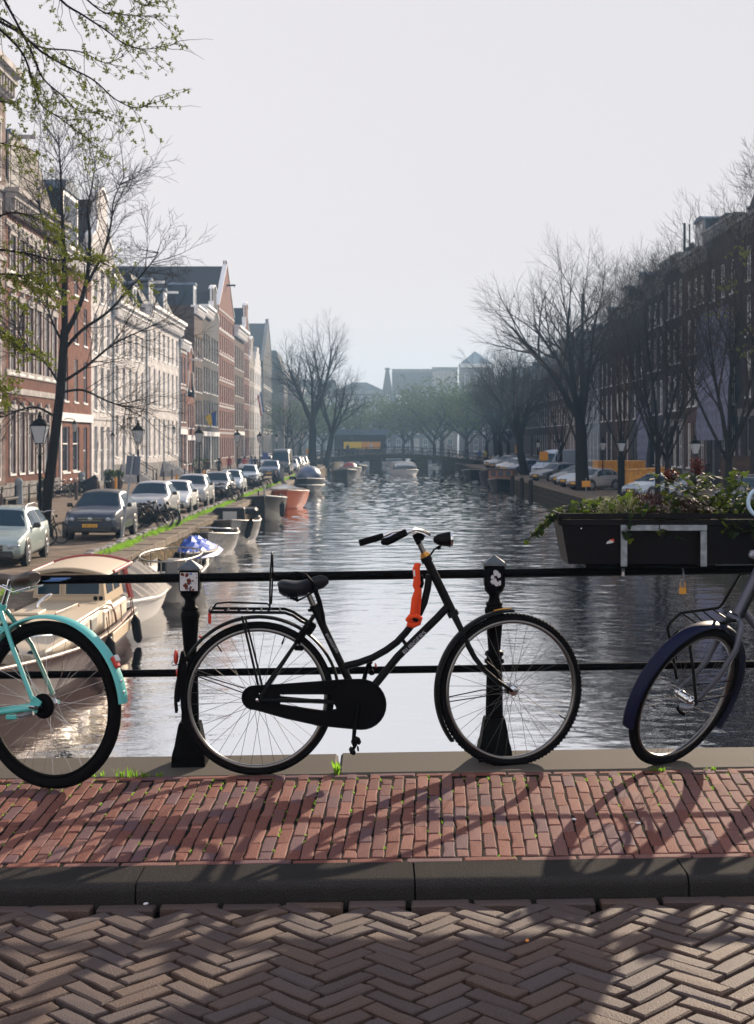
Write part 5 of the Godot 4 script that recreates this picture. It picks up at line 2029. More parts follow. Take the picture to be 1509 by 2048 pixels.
func buildings() -> void:
	# ---------- left row, near to far
	left_house(62.0, 78.5, "tall pale pink brick corner house with stone cornice, leftmost and nearest of the left row", {h = 23.6, wall = "brick_pink", trim = "stone_trim", cols = 5, ww = 1.5, floors = [[1.3, 4.2], [5.6, 8.6], [9.8, 12.6], [13.8, 16.4], [17.6, 20.6]], bands = [4.9, 9.1, 13.2, 17.0], cornice = 1.6, plinth = 0.9, roof = "flat", surround = true})
	left_house(78.5, 91.8, "red brick house with rich white stone trim, balustrades and mansard roof behind the bare tree", {h = 17.3, wall = "brick_red", trim = "stone_trim", cols = 6, ww = 1.15, floors = [[1.5, 5.0], [7.2, 11.2], [12.9, 14.9]], bands = [6.0, 7.0, 11.9, 12.55, 15.3], band_h = 0.34, surround = true, cornice = 1.3, plinth = 1.0, roof = "mansard", rise = 4.6, dormers = [3.2], dorm_h = 3.4, dorm_w = 2.2, hoist = true, pane = "pane_curtain", door = 5, sill0 = 0.3})
	left_house(91.8, 102.0, "plain orange brick house with tall narrow windows over a white shop front", {h = 16.0, wall = "brick_orange", cols = 3, ww = 1.15, floors = [[1.3, 4.3, 3, 2.1], [6.0, 8.9], [10.0, 12.6], [13.3, 14.7]], shop = 5.2, cornice = 1.2, roof = "mansard", rise = 3.4, dormers = [5.0], dorm_h = 4.0, dorm_w = 4.6, dorm_top = 0.9, chimneys = [[9.2, 17.0, -1.5, 4.0, "plaster_blue"]], door = 2, plinth = 0.5})
	left_house(102.0, 110.2, "narrow tall white house with a neck gable topped by an urn", {h = 17.6, wall = "plaster_white", cols = 3, ww = 1.2, bars = 2, floors = [[1.0, 4.4], [5.6, 8.8], [9.8, 12.6], [13.6, 16.0]], roof = "neck", gable = 4.6, cornice = 0.0, door = 1, plinth = 0.4, bands = [4.9, 17.0], band_m = "plaster_white", chimneys = [[1.0, 17.6, -4.0, 3.0]]})
	left_house(110.2, 126.2, "wide white plastered house with stone steps and dark tiled hip roof", {h = 14.2, wall = "plaster_white", cols = 5, ww = 1.15, bars = 3, floors = [[2.1, 5.4], [6.6, 9.3], [10.2, 12.3]], roof = "hip", rise = 6.2, roofm = "roof_tile", dormers = [3.2, 12.2], cornice = 1.2, stoop = 4.5, sill0 = 1.5, door = 1, plinth = 1.5, chimneys = [[13.5, 17.0, -6.0, 4.5, "plaster_blue"]]})
	left_house(126.2, 147.5, "long white house with deep white cornice, two dormers and stone steps", {h = 15.5, wall = "plaster_white", cols = 7, ww = 1.15, bars = 3, floors = [[2.0, 5.4], [6.6, 10.0], [11.0, 13.6]], roof = "mansard", rise = 2.8, roofm = "roof_slate", dormers = [5.0, 14.0], dorm_side = "roof_zinc", hoist = true, cornice = 1.4, stoop = 10.6, sill0 = 1.4, door = 3, plinth = 1.4, pane = "pane_curtain"})
	left_house(147.5, 153.0, "narrow brick house with white bands and small white cornice beside the long white house", {h = 13.9, wall = "brick_red", cols = 2, ww = 1.3, bars = 2, floors = [[0.9, 4.2], [5.4, 8.4], [9.4, 12.2]], bands = [4.6, 8.8, 12.6], cornice = 0.9, shop = 4.6, door = 0})
	left_house(153.0, 159.5, "small old brick house with a low step-sided neck gable and hoist beam", {h = 8.2, wall = "brick_orange", cols = 3, ww = 1.2, bars = 2, floors = [[0.9, 3.6], [4.8, 7.3], [8.9, 10.9, 1, 1.3]], roof = "neck", gable = 5.6, beam = 12.2, door = 2, shop = 4.0})
	left_house(159.5, 167.0, "tall dark brown house with a blank brick side wall above its small neighbour", {h = 18.6, wall = "brick_brown", cols = 3, ww = 1.4, bars = 2, floors = [[0.9, 4.0], [5.2, 8.0], [9.0, 11.8], [12.8, 15.2]], cornice = 1.0, roof = "flat", deep = 16.0, dormers = [3.6], chimneys = [[1.0, 18.6, -9.0, 1.6, "brick_dark"]]})
	left_house(167.0, 175.0, "dark grey house with white windows and bright white cornice", {h = 19.4, wall = "brick_dark", cols = 3, ww = 1.35, bars = 2, floors = [[0.9, 4.0], [5.2, 8.2], [9.2, 12.2], [13.2, 16.2]], cornice = 1.3, roof = "flat", shop = 4.5})
	left_house(175.0, 184.0, "slate grey house with a pale bell gable and four rows of white windows", {h = 18.6, wall = "brick_grey", cols = 3, ww = 1.5, bars = 2, floors = [[0.9, 4.0], [5.2, 8.2], [9.2, 12.2], [13.2, 16.2]], roof = "neck", gable = 4.4, shop = 4.5})
	left_house(184.0, 204.0, "big red brick warehouse with white stripes, steep dark roof and pinnacled front gable", {h = 21.0, wall = "brick_orange", cols = 7, ww = 1.2, bars = 2, deep = 30.0, floors = [[1.2, 3.8], [5.0, 7.4], [8.4, 10.8], [11.8, 14.2], [15.2, 17.4], [18.2, 20.0]], bands = [4.3, 7.8, 11.2, 14.6, 17.8, 20.4], roof = "gable", gable = 6.4, beam = 24.5, beam_pale = false, roofm = "roof_tile", mix = false})
	left_house(204.0, 219.0, "brown brick house with a heavy white cornice behind the bare young tree", {h = 20.0, wall = "brick_brown", cols = 5, ww = 1.3, bars = 2, floors = [[1.0, 4.2], [5.6, 9.0], [10.0, 13.0], [14.0, 17.2]], cornice = 1.6, roof = "flat", shop = 4.8})
	left_house(219.0, 228.0, "tall slim brick house with a high dark neck gable", {h = 20.2, wall = "brick_red", cols = 3, ww = 1.3, bars = 2, floors = [[1.0, 4.0], [5.2, 8.2], [9.2, 12.2], [13.2, 16.2], [17.0, 19.0]], roof = "neck", gable = 5.0, roofm = "roof_slate"})
	left_house(228.0, 238.0, "pale narrow house with white bell gable and flagpole", {h = 16.0, wall = "plaster_cream", cols = 3, ww = 1.3, bars = 2, floors = [[1.0, 4.0], [5.2, 8.2], [9.2, 12.2], [13.0, 15.2]], roof = "neck", gable = 4.5})
	left_house(238.0, 252.0, "off-white house with stepped gable near the far end of the left row", {h = 15.5, wall = "plaster_white", cols = 4, ww = 1.3, bars = 2, floors = [[1.0, 4.0], [5.2, 8.2], [9.2, 12.2], [13.0, 15.0]], roof = "step", gable = 4.0})
	# the row bends towards the canal here
	for q in [[-20.2, 252.0, 284.0, "large dark house with steep slate roof and tall pinnacle where the left row bends", {h = 17.6, wall = "brick_dark", trim = "plinth_stone", cols = 7, ww = 1.4, bars = 2, deep = 18.0, floors = [[1.0, 4.2], [5.6, 8.6], [9.8, 12.6], [13.6, 16.2]], roof = "gable", gable = 8.2, roofm = "roof_slate", bands = [4.8, 9.0, 13.0]}], [-18.6, 284.0, 306.0, "red brown brick house with mansard roof at the far end of the left row", {h = 17.5, wall = "brick_brown", cols = 6, ww = 1.3, bars = 2, floors = [[1.0, 4.2], [5.6, 8.6], [9.8, 12.6], [13.6, 16.2]], roof = "mansard", rise = 4.0, roofm = "roof_slate", cornice = 1.0, bands = [4.8, 9.0]}], [-16.4, 306.0, 326.0, "last brick house of the left row, half hidden by the big elm", {h = 15.0, wall = "brick_red", cols = 5, ww = 1.3, bars = 2, floors = [[1.0, 4.2], [5.6, 8.6], [9.8, 12.6]], roof = "mansard", rise = 3.5, cornice = 1.0}]]:
		var o := thing("canal_house", q[3], "house", Vector3(q[0], QUAY, -q[1]), PI / 2 + 0.02)
		q[4]["w"] = q[2] - q[1] - 0.02
		house(o, q[4])
	# ---------- right row, near to far, in shade
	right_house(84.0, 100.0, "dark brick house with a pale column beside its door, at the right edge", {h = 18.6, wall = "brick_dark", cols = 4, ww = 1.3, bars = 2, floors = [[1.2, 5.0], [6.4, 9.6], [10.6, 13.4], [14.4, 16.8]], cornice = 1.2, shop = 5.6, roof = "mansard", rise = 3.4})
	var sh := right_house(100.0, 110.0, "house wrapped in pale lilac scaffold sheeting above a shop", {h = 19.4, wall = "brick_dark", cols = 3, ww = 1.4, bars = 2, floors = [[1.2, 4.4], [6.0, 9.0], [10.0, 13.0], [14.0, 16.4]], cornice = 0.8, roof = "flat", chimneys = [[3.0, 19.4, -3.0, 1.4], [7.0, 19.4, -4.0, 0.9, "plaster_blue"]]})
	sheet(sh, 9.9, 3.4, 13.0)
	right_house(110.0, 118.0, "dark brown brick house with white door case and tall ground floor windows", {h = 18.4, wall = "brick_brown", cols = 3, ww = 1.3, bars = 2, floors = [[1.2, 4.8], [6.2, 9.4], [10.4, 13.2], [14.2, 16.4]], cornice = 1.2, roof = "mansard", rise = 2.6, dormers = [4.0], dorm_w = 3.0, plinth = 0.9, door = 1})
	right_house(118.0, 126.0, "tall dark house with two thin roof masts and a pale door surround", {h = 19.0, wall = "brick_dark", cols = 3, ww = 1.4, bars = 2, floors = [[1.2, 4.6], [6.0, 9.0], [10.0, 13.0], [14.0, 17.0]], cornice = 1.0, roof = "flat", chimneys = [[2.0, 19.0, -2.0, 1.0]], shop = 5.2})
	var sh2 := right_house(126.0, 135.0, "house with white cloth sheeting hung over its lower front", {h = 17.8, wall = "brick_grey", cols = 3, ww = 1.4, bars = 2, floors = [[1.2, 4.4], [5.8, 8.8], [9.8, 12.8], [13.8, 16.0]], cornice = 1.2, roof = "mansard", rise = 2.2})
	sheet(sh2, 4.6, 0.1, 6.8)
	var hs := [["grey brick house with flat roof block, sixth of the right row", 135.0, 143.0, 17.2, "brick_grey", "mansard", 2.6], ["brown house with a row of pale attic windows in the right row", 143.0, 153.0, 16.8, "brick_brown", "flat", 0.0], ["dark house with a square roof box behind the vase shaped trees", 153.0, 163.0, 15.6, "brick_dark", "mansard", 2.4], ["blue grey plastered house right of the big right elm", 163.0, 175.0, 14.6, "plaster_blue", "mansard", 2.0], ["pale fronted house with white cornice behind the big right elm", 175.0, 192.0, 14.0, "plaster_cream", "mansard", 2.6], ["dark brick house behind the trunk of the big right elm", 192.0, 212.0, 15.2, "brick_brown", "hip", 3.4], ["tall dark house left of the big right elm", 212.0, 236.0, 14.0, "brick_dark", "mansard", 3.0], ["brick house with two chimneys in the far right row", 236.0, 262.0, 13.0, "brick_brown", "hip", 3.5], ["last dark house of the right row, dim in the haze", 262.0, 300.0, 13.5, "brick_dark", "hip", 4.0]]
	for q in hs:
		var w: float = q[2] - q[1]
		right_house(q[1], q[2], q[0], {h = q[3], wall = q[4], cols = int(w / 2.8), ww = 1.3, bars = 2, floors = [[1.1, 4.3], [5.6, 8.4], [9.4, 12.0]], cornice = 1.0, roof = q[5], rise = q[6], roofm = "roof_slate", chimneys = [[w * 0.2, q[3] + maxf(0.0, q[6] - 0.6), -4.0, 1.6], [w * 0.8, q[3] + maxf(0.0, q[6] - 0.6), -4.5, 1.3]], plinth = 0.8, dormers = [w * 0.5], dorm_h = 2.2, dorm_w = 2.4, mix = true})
	for k in 2:
		var b := MB.new()
		b.tube([Vector3(0, 0, 0), Vector3(0, 3.2 - k * 0.4, 0)], 0.11 - 0.04 * k, 8)
		solo("roof_mast", b, M.iron, ["thick dark mast on the right row roofs", "thinner dark mast just right of the thick one on the roof"][k], "mast", Vector3(26.6, QUAY + 19.0, -123.0 + k * 2.0))


func sheet(o: Node3D, w: float, y0: float, y1: float) -> void:
	# scaffold sheeting: a hanging cloth with vertical folds
	var b := MB.new()
	var rings := []
	for j in 9:
		var ring := PackedVector3Array()
		for i in 61:
			var t := i / 60.0
			ring.append(Vector3(0.05 + t * w, y0 + (y1 - y0) * j / 8.0, 0.75 + 0.09 * sin(t * 44.0 + sin(j * 1.3) * 0.8) + 0.05 * sin(j * 2.1 + t * 9.0)))
		rings.append(ring)
	b.loft(rings, false, false, false, false, 1)
	part("sheeting", b, M.sheeting, o)
	var p := MB.new()
	for i in 5:
		p.tube([Vector3(0.1 + w * i / 4.0 * 0.98, 0.0, 0.62), Vector3(0.1 + w * i / 4.0 * 0.98, y1 + 0.6, 0.62)], 0.03, 6)
	part("scaffold_pole", p, M.galvanised, o)


# ---- cars -------------------------------------------------------------------------------------------------
# stations: [x from the nose, bottom, belt height, roof height, half width, half width at the belt, half width of the roof]
const ESTATE := [[0.0, 0.32, 0.62, 0.62, 0.70, 0.66, 0.62], [0.12, 0.24, 0.70, 0.72, 0.84, 0.80, 0.74], [0.55, 0.22, 0.80, 0.84, 0.90, 0.86, 0.80], [1.25, 0.22, 0.92, 0.95, 0.91, 0.88, 0.82], [1.36, 0.22, 0.93, 0.99, 0.91, 0.88, 0.80], [2.05, 0.22, 0.94, 1.44, 0.92, 0.89, 0.62], [2.4, 0.22, 0.95, 1.50, 0.92, 0.89, 0.62], [3.3, 0.22, 0.96, 1.50, 0.92, 0.89, 0.62], [4.1, 0.23, 0.97, 1.45, 0.92, 0.88, 0.62], [4.42, 0.26, 0.98, 1.38, 0.90, 0.86, 0.60], [4.62, 0.34, 0.97, 1.02, 0.87, 0.82, 0.74], [4.7, 0.40, 0.70, 0.72, 0.80, 0.74, 0.7]]
const SUV := [[0.0, 0.36, 0.78, 0.80, 0.74, 0.70, 0.66], [0.10, 0.28, 0.86, 0.90, 0.86, 0.82, 0.76], [0.45, 0.26, 0.96, 1.00, 0.91, 0.87, 0.81], [1.15, 0.26, 1.03, 1.06, 0.92, 0.89, 0.83], [1.25, 0.26, 1.04, 1.10, 0.92, 0.89, 0.80], [1.95, 0.26, 1.06, 1.56, 0.92, 0.89, 0.62], [2.3, 0.26, 1.07, 1.62, 0.92, 0.89, 0.62], [3.0, 0.26, 1.08, 1.62, 0.92, 0.89, 0.62], [3.6, 0.27, 1.09, 1.56, 0.92, 0.88, 0.60], [4.0, 0.30, 1.10, 1.30, 0.90, 0.86, 0.66], [4.2, 0.38, 1.06, 1.08, 0.87, 0.80, 0.74], [4.28, 0.44, 0.76, 0.78, 0.80, 0.74, 0.7]]
const HATCH := [[0.0, 0.32, 0.60, 0.62, 0.66, 0.62, 0.58], [0.10, 0.24, 0.68, 0.72, 0.80, 0.76, 0.70], [0.5, 0.22, 0.80, 0.84, 0.86, 0.82, 0.76], [1.0, 0.22, 0.90, 0.93, 0.88, 0.84, 0.78], [1.1, 0.22, 0.91, 0.98, 0.88, 0.84, 0.76], [1.85, 0.22, 0.93, 1.42, 0.88, 0.85, 0.58], [2.3, 0.22, 0.94, 1.48, 0.88, 0.85, 0.58], [3.0, 0.22, 0.95, 1.45, 0.88, 0.84, 0.58], [3.55, 0.24, 0.97, 1.28, 0.87, 0.82, 0.58], [3.85, 0.30, 0.97, 1.0, 0.84, 0.78, 0.70], [3.95, 0.40, 0.72, 0.74, 0.78, 0.72, 0.68]]
const VAN := [[0.0, 0.36, 0.88, 0.90, 0.80, 0.76, 0.72], [0.10, 0.28, 1.0, 1.05, 0.92, 0.88, 0.82], [0.7, 0.26, 1.22, 1.27, 0.97, 0.94, 0.88], [0.8, 0.26, 1.24, 1.34, 0.97, 0.94, 0.86], [1.6, 0.26, 1.30, 2.25, 0.98, 0.96, 0.78], [1.95, 0.26, 1.30, 2.48, 0.98, 0.97, 0.80], [2.6, 0.26, 1.30, 2.55, 0.98, 0.97, 0.84], [5.6, 0.28, 1.30, 2.55, 0.98, 0.97, 0.84], [5.75, 0.36, 1.30, 2.48, 0.96, 0.94, 0.80]]


func car_ring(s: Array) -> PackedVector3Array:
	var half := [Vector2(0.0, s[1]), Vector2(s[4] * 0.92, s[1]), Vector2(s[4], s[1] + 0.14), Vector2(s[4] * 1.005, lerpf(s[1], s[2], 0.6)), Vector2(s[5], s[2]), Vector2(s[6], s[3] - 0.05 * clampf((s[3] - s[2]) * 4.0, 0, 1)), Vector2(s[6] * 0.72, s[3]), Vector2(0.0, s[3] + 0.02)]
	var r := PackedVector3Array()
	for q in half:
		r.append(Vector3(q.x, q.y, 0))
	for i in range(6, 0, -1):
		r.append(Vector3(-half[i].x, half[i].y, 0))
	return r


func car_patch(G: Array, i0: float, i1: float, j0: float, j1: float, off: float) -> MB:
	# a piece of the body's skin between stations i0..i1 and outline points j0..j1, lifted a little
	var b := MB.new()
	var rings := []
	var n := 7
	for a in n:
		var ring := PackedVector3Array()
		for c in n:
			var i := lerpf(i0, i1, a / float(n - 1))
			var j := lerpf(j0, j1, c / float(n - 1))
			var ia := mini(int(i), G.size() - 2)
			var fi := i - ia
			var ja := int(floor(j))
			var fj := j - ja
			var p: Vector3 = G[ia][posmod(ja, 14)].lerp(G[ia][posmod(ja + 1, 14)], fj).lerp(G[ia + 1][posmod(ja, 14)].lerp(G[ia + 1][posmod(ja + 1, 14)], fj), fi)
			ring.append(p)
		rings.append(ring)
	var cen := Vector3(0, 0.75, rings[3][3].z)
	for a in n:
		for c in n:
			var du: Vector3 = rings[mini(a + 1, n - 1)][c] - rings[maxi(a - 1, 0)][c]
			var dv: Vector3 = rings[a][mini(c + 1, n - 1)] - rings[a][maxi(c - 1, 0)]
			var nn := du.cross(dv).normalized()
			var ref: Vector3 = rings[a][c] - cen
			if nn.dot(ref) < 0: nn = -nn
			rings[a][c] = rings[a][c] + nn * off
	var mid: Vector3 = rings[3][3]
	var e1: Vector3 = rings[4][3] - mid
	var e2: Vector3 = rings[3][4] - mid
	b.loft(rings, false, false, false, false, 1 if (e2.cross(e1)).dot(mid - cen) > 0 else -1)
	return b


func car(kind: Array, paint: Material, label: String, at: Vector3, turn: float, group := "", roof: Material = null, rails := false, text := "") -> Node3D:
	# the nose points to +z
	var o := thing("parked_car" if kind != VAN else "parked_van", label, "car" if kind != VAN else "van", at, turn, group)
	var L: float = kind[kind.size() - 1][0]
	var G := []
	for s in kind:
		var r := car_ring(s)
		for i in r.size():
			r[i].z = L * 0.5 - s[0]
		G.append(r)
	var key := "car%d" % kind.hash()
	var n := kind.size()
	# where the windscreen, roof and back window lie
	var ws := 3
	while kind[ws + 1][3] - kind[ws][3] < 0.3: ws += 1
	if not cache.has(key):
		var b := MB.new()
		b.loft(G)
		var gl := []
		gl.append(["windscreen", car_patch(G, ws + 0.06, ws + 0.95, 5.25, 8.75, 0.008), "car_glass"])
		var last := n - 4
		if kind == VAN:
			gl.append(["side_window", car_patch(G, 3.75, 5.0, 4.15, 4.82, 0.008), "car_glass"])
			gl.append(["side_window", car_patch(G, 3.75, 5.0, 9.85, 9.18, 0.008), "car_glass"])
		else:
			var cuts := [[ws + 0.55, ws + 1.75], [ws + 1.85, ws + 2.85], [ws + 2.95, last + 0.75]] if last - ws >= 3 else [[ws + 0.55, ws + 1.8], [ws + 1.9, last + 0.6]]
			for q in cuts:
				gl.append(["side_window", car_patch(G, q[0], q[1], 4.12, 4.86, 0.008), "car_glass"])
				gl.append(["side_window", car_patch(G, q[0], q[1], 9.88, 9.14, 0.008), "car_glass"])
			gl.append(["rear_window", car_patch(G, n - 3.85, n - 3.05, 5.3, 8.7, 0.008), "car_glass"])
		gl.append(["grille", car_patch(G, 0.12, 0.9, 3.35, 3.95, 0.0), "car_trim"])
		var wy := 0.33
		var parts := []
		for g in gl:
			parts.append([g[0], g[1].mesh(), g[2]])
		parts.pop_back()
		var f: Array = kind[1]
		var fz := L * 0.5
		var w0: float = f[4]
		var yb: float = f[2]
		var gr := MB.new()
		gr.box(Vector3(0, yb - 0.16, fz - 0.015), Vector3(w0 * 0.95, 0.17, 0.07), Basis(Vector3.RIGHT, -0.1), 0.02)
		parts.append(["grille", gr.mesh(), "car_trim"])
		var st := MB.new()
		st.box(Vector3(0, yb - 0.09, fz + 0.024), Vector3(w0 * 0.94, 0.014, 0.012))
		st.box(Vector3(0, yb - 0.17, fz + 0.026), Vector3(w0 * 0.94, 0.012, 0.012))
		parts.append(["grille_bar", st.mesh(), "chrome"])
		var lo := MB.new()
		lo.box(Vector3(0, f[1] + 0.12, fz - 0.03), Vector3(w0 * 1.62, 0.22, 0.12), Basis(), 0.05)
		parts.append(["bumper", lo.mesh(), "car_trim"])
		for s in [-1.0, 1.0]:
			var h := MB.new()
			h.box(Vector3(s * w0 * 0.76, yb - 0.13, fz - 0.10), Vector3(0.34, 0.13, 0.22), Basis(Vector3.UP, s * 0.5), 0.04)
			parts.append(["headlight", h.mesh(), "head_lamp"])
			var m := MB.new()
			m.box(Vector3(s * (kind[ws][4] + 0.09), kind[ws][2] + 0.1, L * 0.5 - kind[ws][0] - 0.35), Vector3(0.2, 0.14, 0.1), Basis(Vector3.UP, s * 0.15), 0.035)
			m.bar(Vector3(s * (kind[ws][4] - 0.03), kind[ws][2] + 0.03, L * 0.5 - kind[ws][0] - 0.36), Vector3(s * (kind[ws][4] + 0.06), kind[ws][2] + 0.08, L * 0.5 - kind[ws][0] - 0.36), 0.05, 0.05)
			parts.append(["mirror", m.mesh(), "car_trim"])
			var t := MB.new()
			t.box(Vector3(s * 0.72, kind[n - 2][2] - 0.2, -L * 0.5 + 0.09), Vector3(0.2, 0.28, 0.06), Basis(), 0.02)
			parts.append(["tail_light", t.mesh(), "red_plastic"])
		var pl := MB.new()
		pl.box(Vector3(0, f[1] + 0.24, fz + 0.038), Vector3(0.50, 0.11, 0.012), Basis(), 0.003)
		parts.append(["number_plate", pl.mesh(), "plate"])
		var lg := MB.new()
		lg.lathe([Vector2(0.065, 0.0), Vector2(0.065, 0.012), Vector2(0.05, 0.016)], 16, Transform3D(Basis(Vector3.RIGHT, PI / 2), Vector3(0, yb - 0.13, fz + 0.026)))
		parts.append(["badge", lg.mesh(), "chrome"])
		if rails:
			for s in [-1.0, 1.0]:
				var rl := MB.new()
				rl.tube([Vector3(s * 0.60, 1.46, L * 0.5 - 2.1), Vector3(s * 0.61, 1.56, L * 0.5 - 2.4), Vector3(s * 0.61, 1.57, L * 0.5 - 3.6), Vector3(s * 0.60, 1.50, L * 0.5 - 4.0)], 0.022, 6)
				parts.append(["roof_rail", rl.mesh(), "paint_silver"])
		var ty := MB.new()
		ty.lathe([Vector2(0.22, -0.1), Vector2(0.30, -0.105), Vector2(0.325, -0.08), Vector2(0.33, 0), Vector2(0.325, 0.08), Vector2(0.30, 0.105), Vector2(0.22, 0.1)], 24, Transform3D(Basis(Vector3.BACK, PI / 2), Vector3.ZERO))
		var ri := MB.new()
		for k in 5:
			ri.bar(Vector3(0.106, 0, 0), Vector3(0.106, 0, 0) + Basis(Vector3.RIGHT, TAU * k / 5) * Vector3(0, 0.2, 0), 0.03, 0.07)
		ri.torus(Vector3(0.095, 0, 0), Basis(Vector3.UP, PI / 2), 0.205, circ(0.018, 6), 0, TAU, 20)
		ri.lathe([Vector2(0.05, 0.10), Vector2(0.05, 0.122), Vector2(0.02, 0.126)], 10, Transform3D(Basis(Vector3.BACK, -PI / 2), Vector3.ZERO))
		var ar := MB.new()
		ar.lathe([Vector2(0.40, -0.02), Vector2(0.40, 0.012), Vector2(0.02, 0.013)], 24, Transform3D(Basis(Vector3.BACK, -PI / 2), Vector3.ZERO))
		cache[key] = [b.mesh(), parts, ty.mesh(), ri.mesh(), ar.mesh(), wy]
	var c: Array = cache[key]
	part("body", c[0], paint, o)
	for q in c[1]:
		var po := part(q[0], q[1], M[q[2]], o)
		if q[0] == "number_plate" and text:
			var t := TextMesh.new()
			var f := SystemFont.new()
			f.font_names = PackedStringArray(["Droid Sans"])
			t.font = f
			t.text = text
			t.font_size = 24
			t.pixel_size = 0.0042
			t.depth = 0.004
			var to := part("lettering", t, M.car_trim, po, Vector3(0, kind[1][1] + 0.24, L * 0.5 + 0.046))
			to.scale = Vector3(minf(1.0, 0.44 / maxf(t.get_aabb().size.x, 0.01)), 1, 1)
	if roof:
		part("soft_top", car_patch(G, ws + 1.02, n - 3.1, 5.02, 8.98, 0.01), roof, o)
	var ax := [L * 0.5 - (0.86 if kind != VAN else 1.0), -L * 0.5 + (0.84 if kind != VAN else 1.1)]
	for z in ax:
		for s in [-1.0, 1.0]:
			var w := Node3D.new()
			w.name = "wheel"
			o.add_child(w, true)
			w.position = Vector3(s * (kind[3][4] - 0.085), 0.33, z)
			w.rotation.y = 0.0 if s > 0 else PI
			part("tyre", c[2], M.rubber, w)
			part("rim", c[3], M.paint_silver, w)
			part("wheel_arch", c[4], M.car_trim, w, Vector3(0.09, 0.03, 0))
	return o


func cars() -> void:
	var g := "cars parked along the left quay"
	car(ESTATE, M.paint_green, "pale green estate car with roof rails, cut by the left edge, nearest on the quay", Vector3(-10.3, QUAY, -39.3), 0.07, g, null, true)
	car(SUV, M.paint_navy, "dark blue car with black soft top and yellow plate, second on the left quay", Vector3(-9.5, QUAY, -49.2), 0.0, g, M.car_trim, false, "GRP-26-R")
	car(SUV, M.paint_silver, "silver car behind the parked bicycles and a thin leaning pole", Vector3(-9.5, QUAY, -60.2), 0.0, g)
	car(HATCH, M.paint_white, "white car parked between the silver car and a grey one", Vector3(-9.5, QUAY, -67.2), 0.0, g)
	car(SUV, M.paint_silver, "light grey car with dark windscreen, fifth along the left quay", Vector3(-9.5, QUAY, -73.4), 0.0, g)
	car(ESTATE, M.paint_grey, "dark grey car half hidden by a cluster of black bicycles", Vector3(-9.5, QUAY, -84.5), 0.0, g)
	car(HATCH, M.paint_ice, "pale blue grey car just beyond the second bicycle cluster", Vector3(-9.5, QUAY, -92.5), 0.0, g)
	car(SUV, M.paint_ice, "silver blue car next to the third bicycle cluster on the left quay", Vector3(-9.5, QUAY, -104.0), 0.0, g)
	car(SUV, M.paint_blue, "dark blue car near the grey parking meter on the left quay", Vector3(-9.5, QUAY, -127.0), 0.0, g)
	car(VAN, M.paint_black, "black van parked behind the dark blue car on the left quay", Vector3(-9.5, QUAY, -142.0), 0.0, g)
	var far := [[M.paint_silver, HATCH, "small silver car beyond the black van"], [M.paint_grey, SUV, "small grey car two places beyond the black van"], [M.paint_white, HATCH, "small white car far along the left quay before the elm"], [M.paint_silver, ESTATE, "small silver estate car beside the big left elm"]]
	for i in far.size():
		car(far[i][1], far[i][0], far[i][2], Vector3(-9.2, QUAY, -152.0 - i * 7.0), 0.0, g)
	car(SUV, M.paint_white, "white car with lit looking headlights driving on the left street far away", Vector3(-13.4, QUAY, -172.0), 0.05)
	# right quay: parked at an angle, noses to the water
	var gr := "cars parked at an angle on the right quay"
	var a := -0.95
	var rs := [[14.9, -97.5, M.paint_silver, HATCH, "silver hatchback right beside the orange container"], [15.0, -103.5, M.paint_ice, HATCH, "pale car just left of the big right elm trunk"], [15.2, -109.0, M.paint_grey, HATCH, "grey car parked between two thin trunks on the right quay"], [15.0, -119.0, M.paint_grey, ESTATE, "dark grey car in front of the white van"], [15.2, -146.0, M.paint_blue, HATCH, "dark car left of the white van on the right quay"], [15.2, -153.0, M.paint_silver, HATCH, "silver car under the leaning right tree"], [15.3, -160.0, M.paint_white, HATCH, "white car far along the right quay"], [15.3, -168.0, M.paint_grey, SUV, "dark car far along the right quay near the small yellow sign"], [15.4, -177.0, M.paint_silver, SUV, "last pale car on the right quay before the far bridge"]]
	for r in rs:
		car(r[3], r[2], r[4], Vector3(r[0], QUAY, r[1]), a, gr)
	car(VAN, M.paint_ice, "large white van parked beyond the row of cars on the right quay", Vector3(16.6, QUAY, -131.0), -0.75)
	car(HATCH, M.paint_ice, "light blue car roof showing behind the planter's leaves on the right", Vector3(16.2, QUAY, -83.0), -0.95, gr)
	car(ESTATE, M.paint_black, "dark car behind the planter's right end", Vector3(19.2, QUAY, -73.0), -0.8, gr)


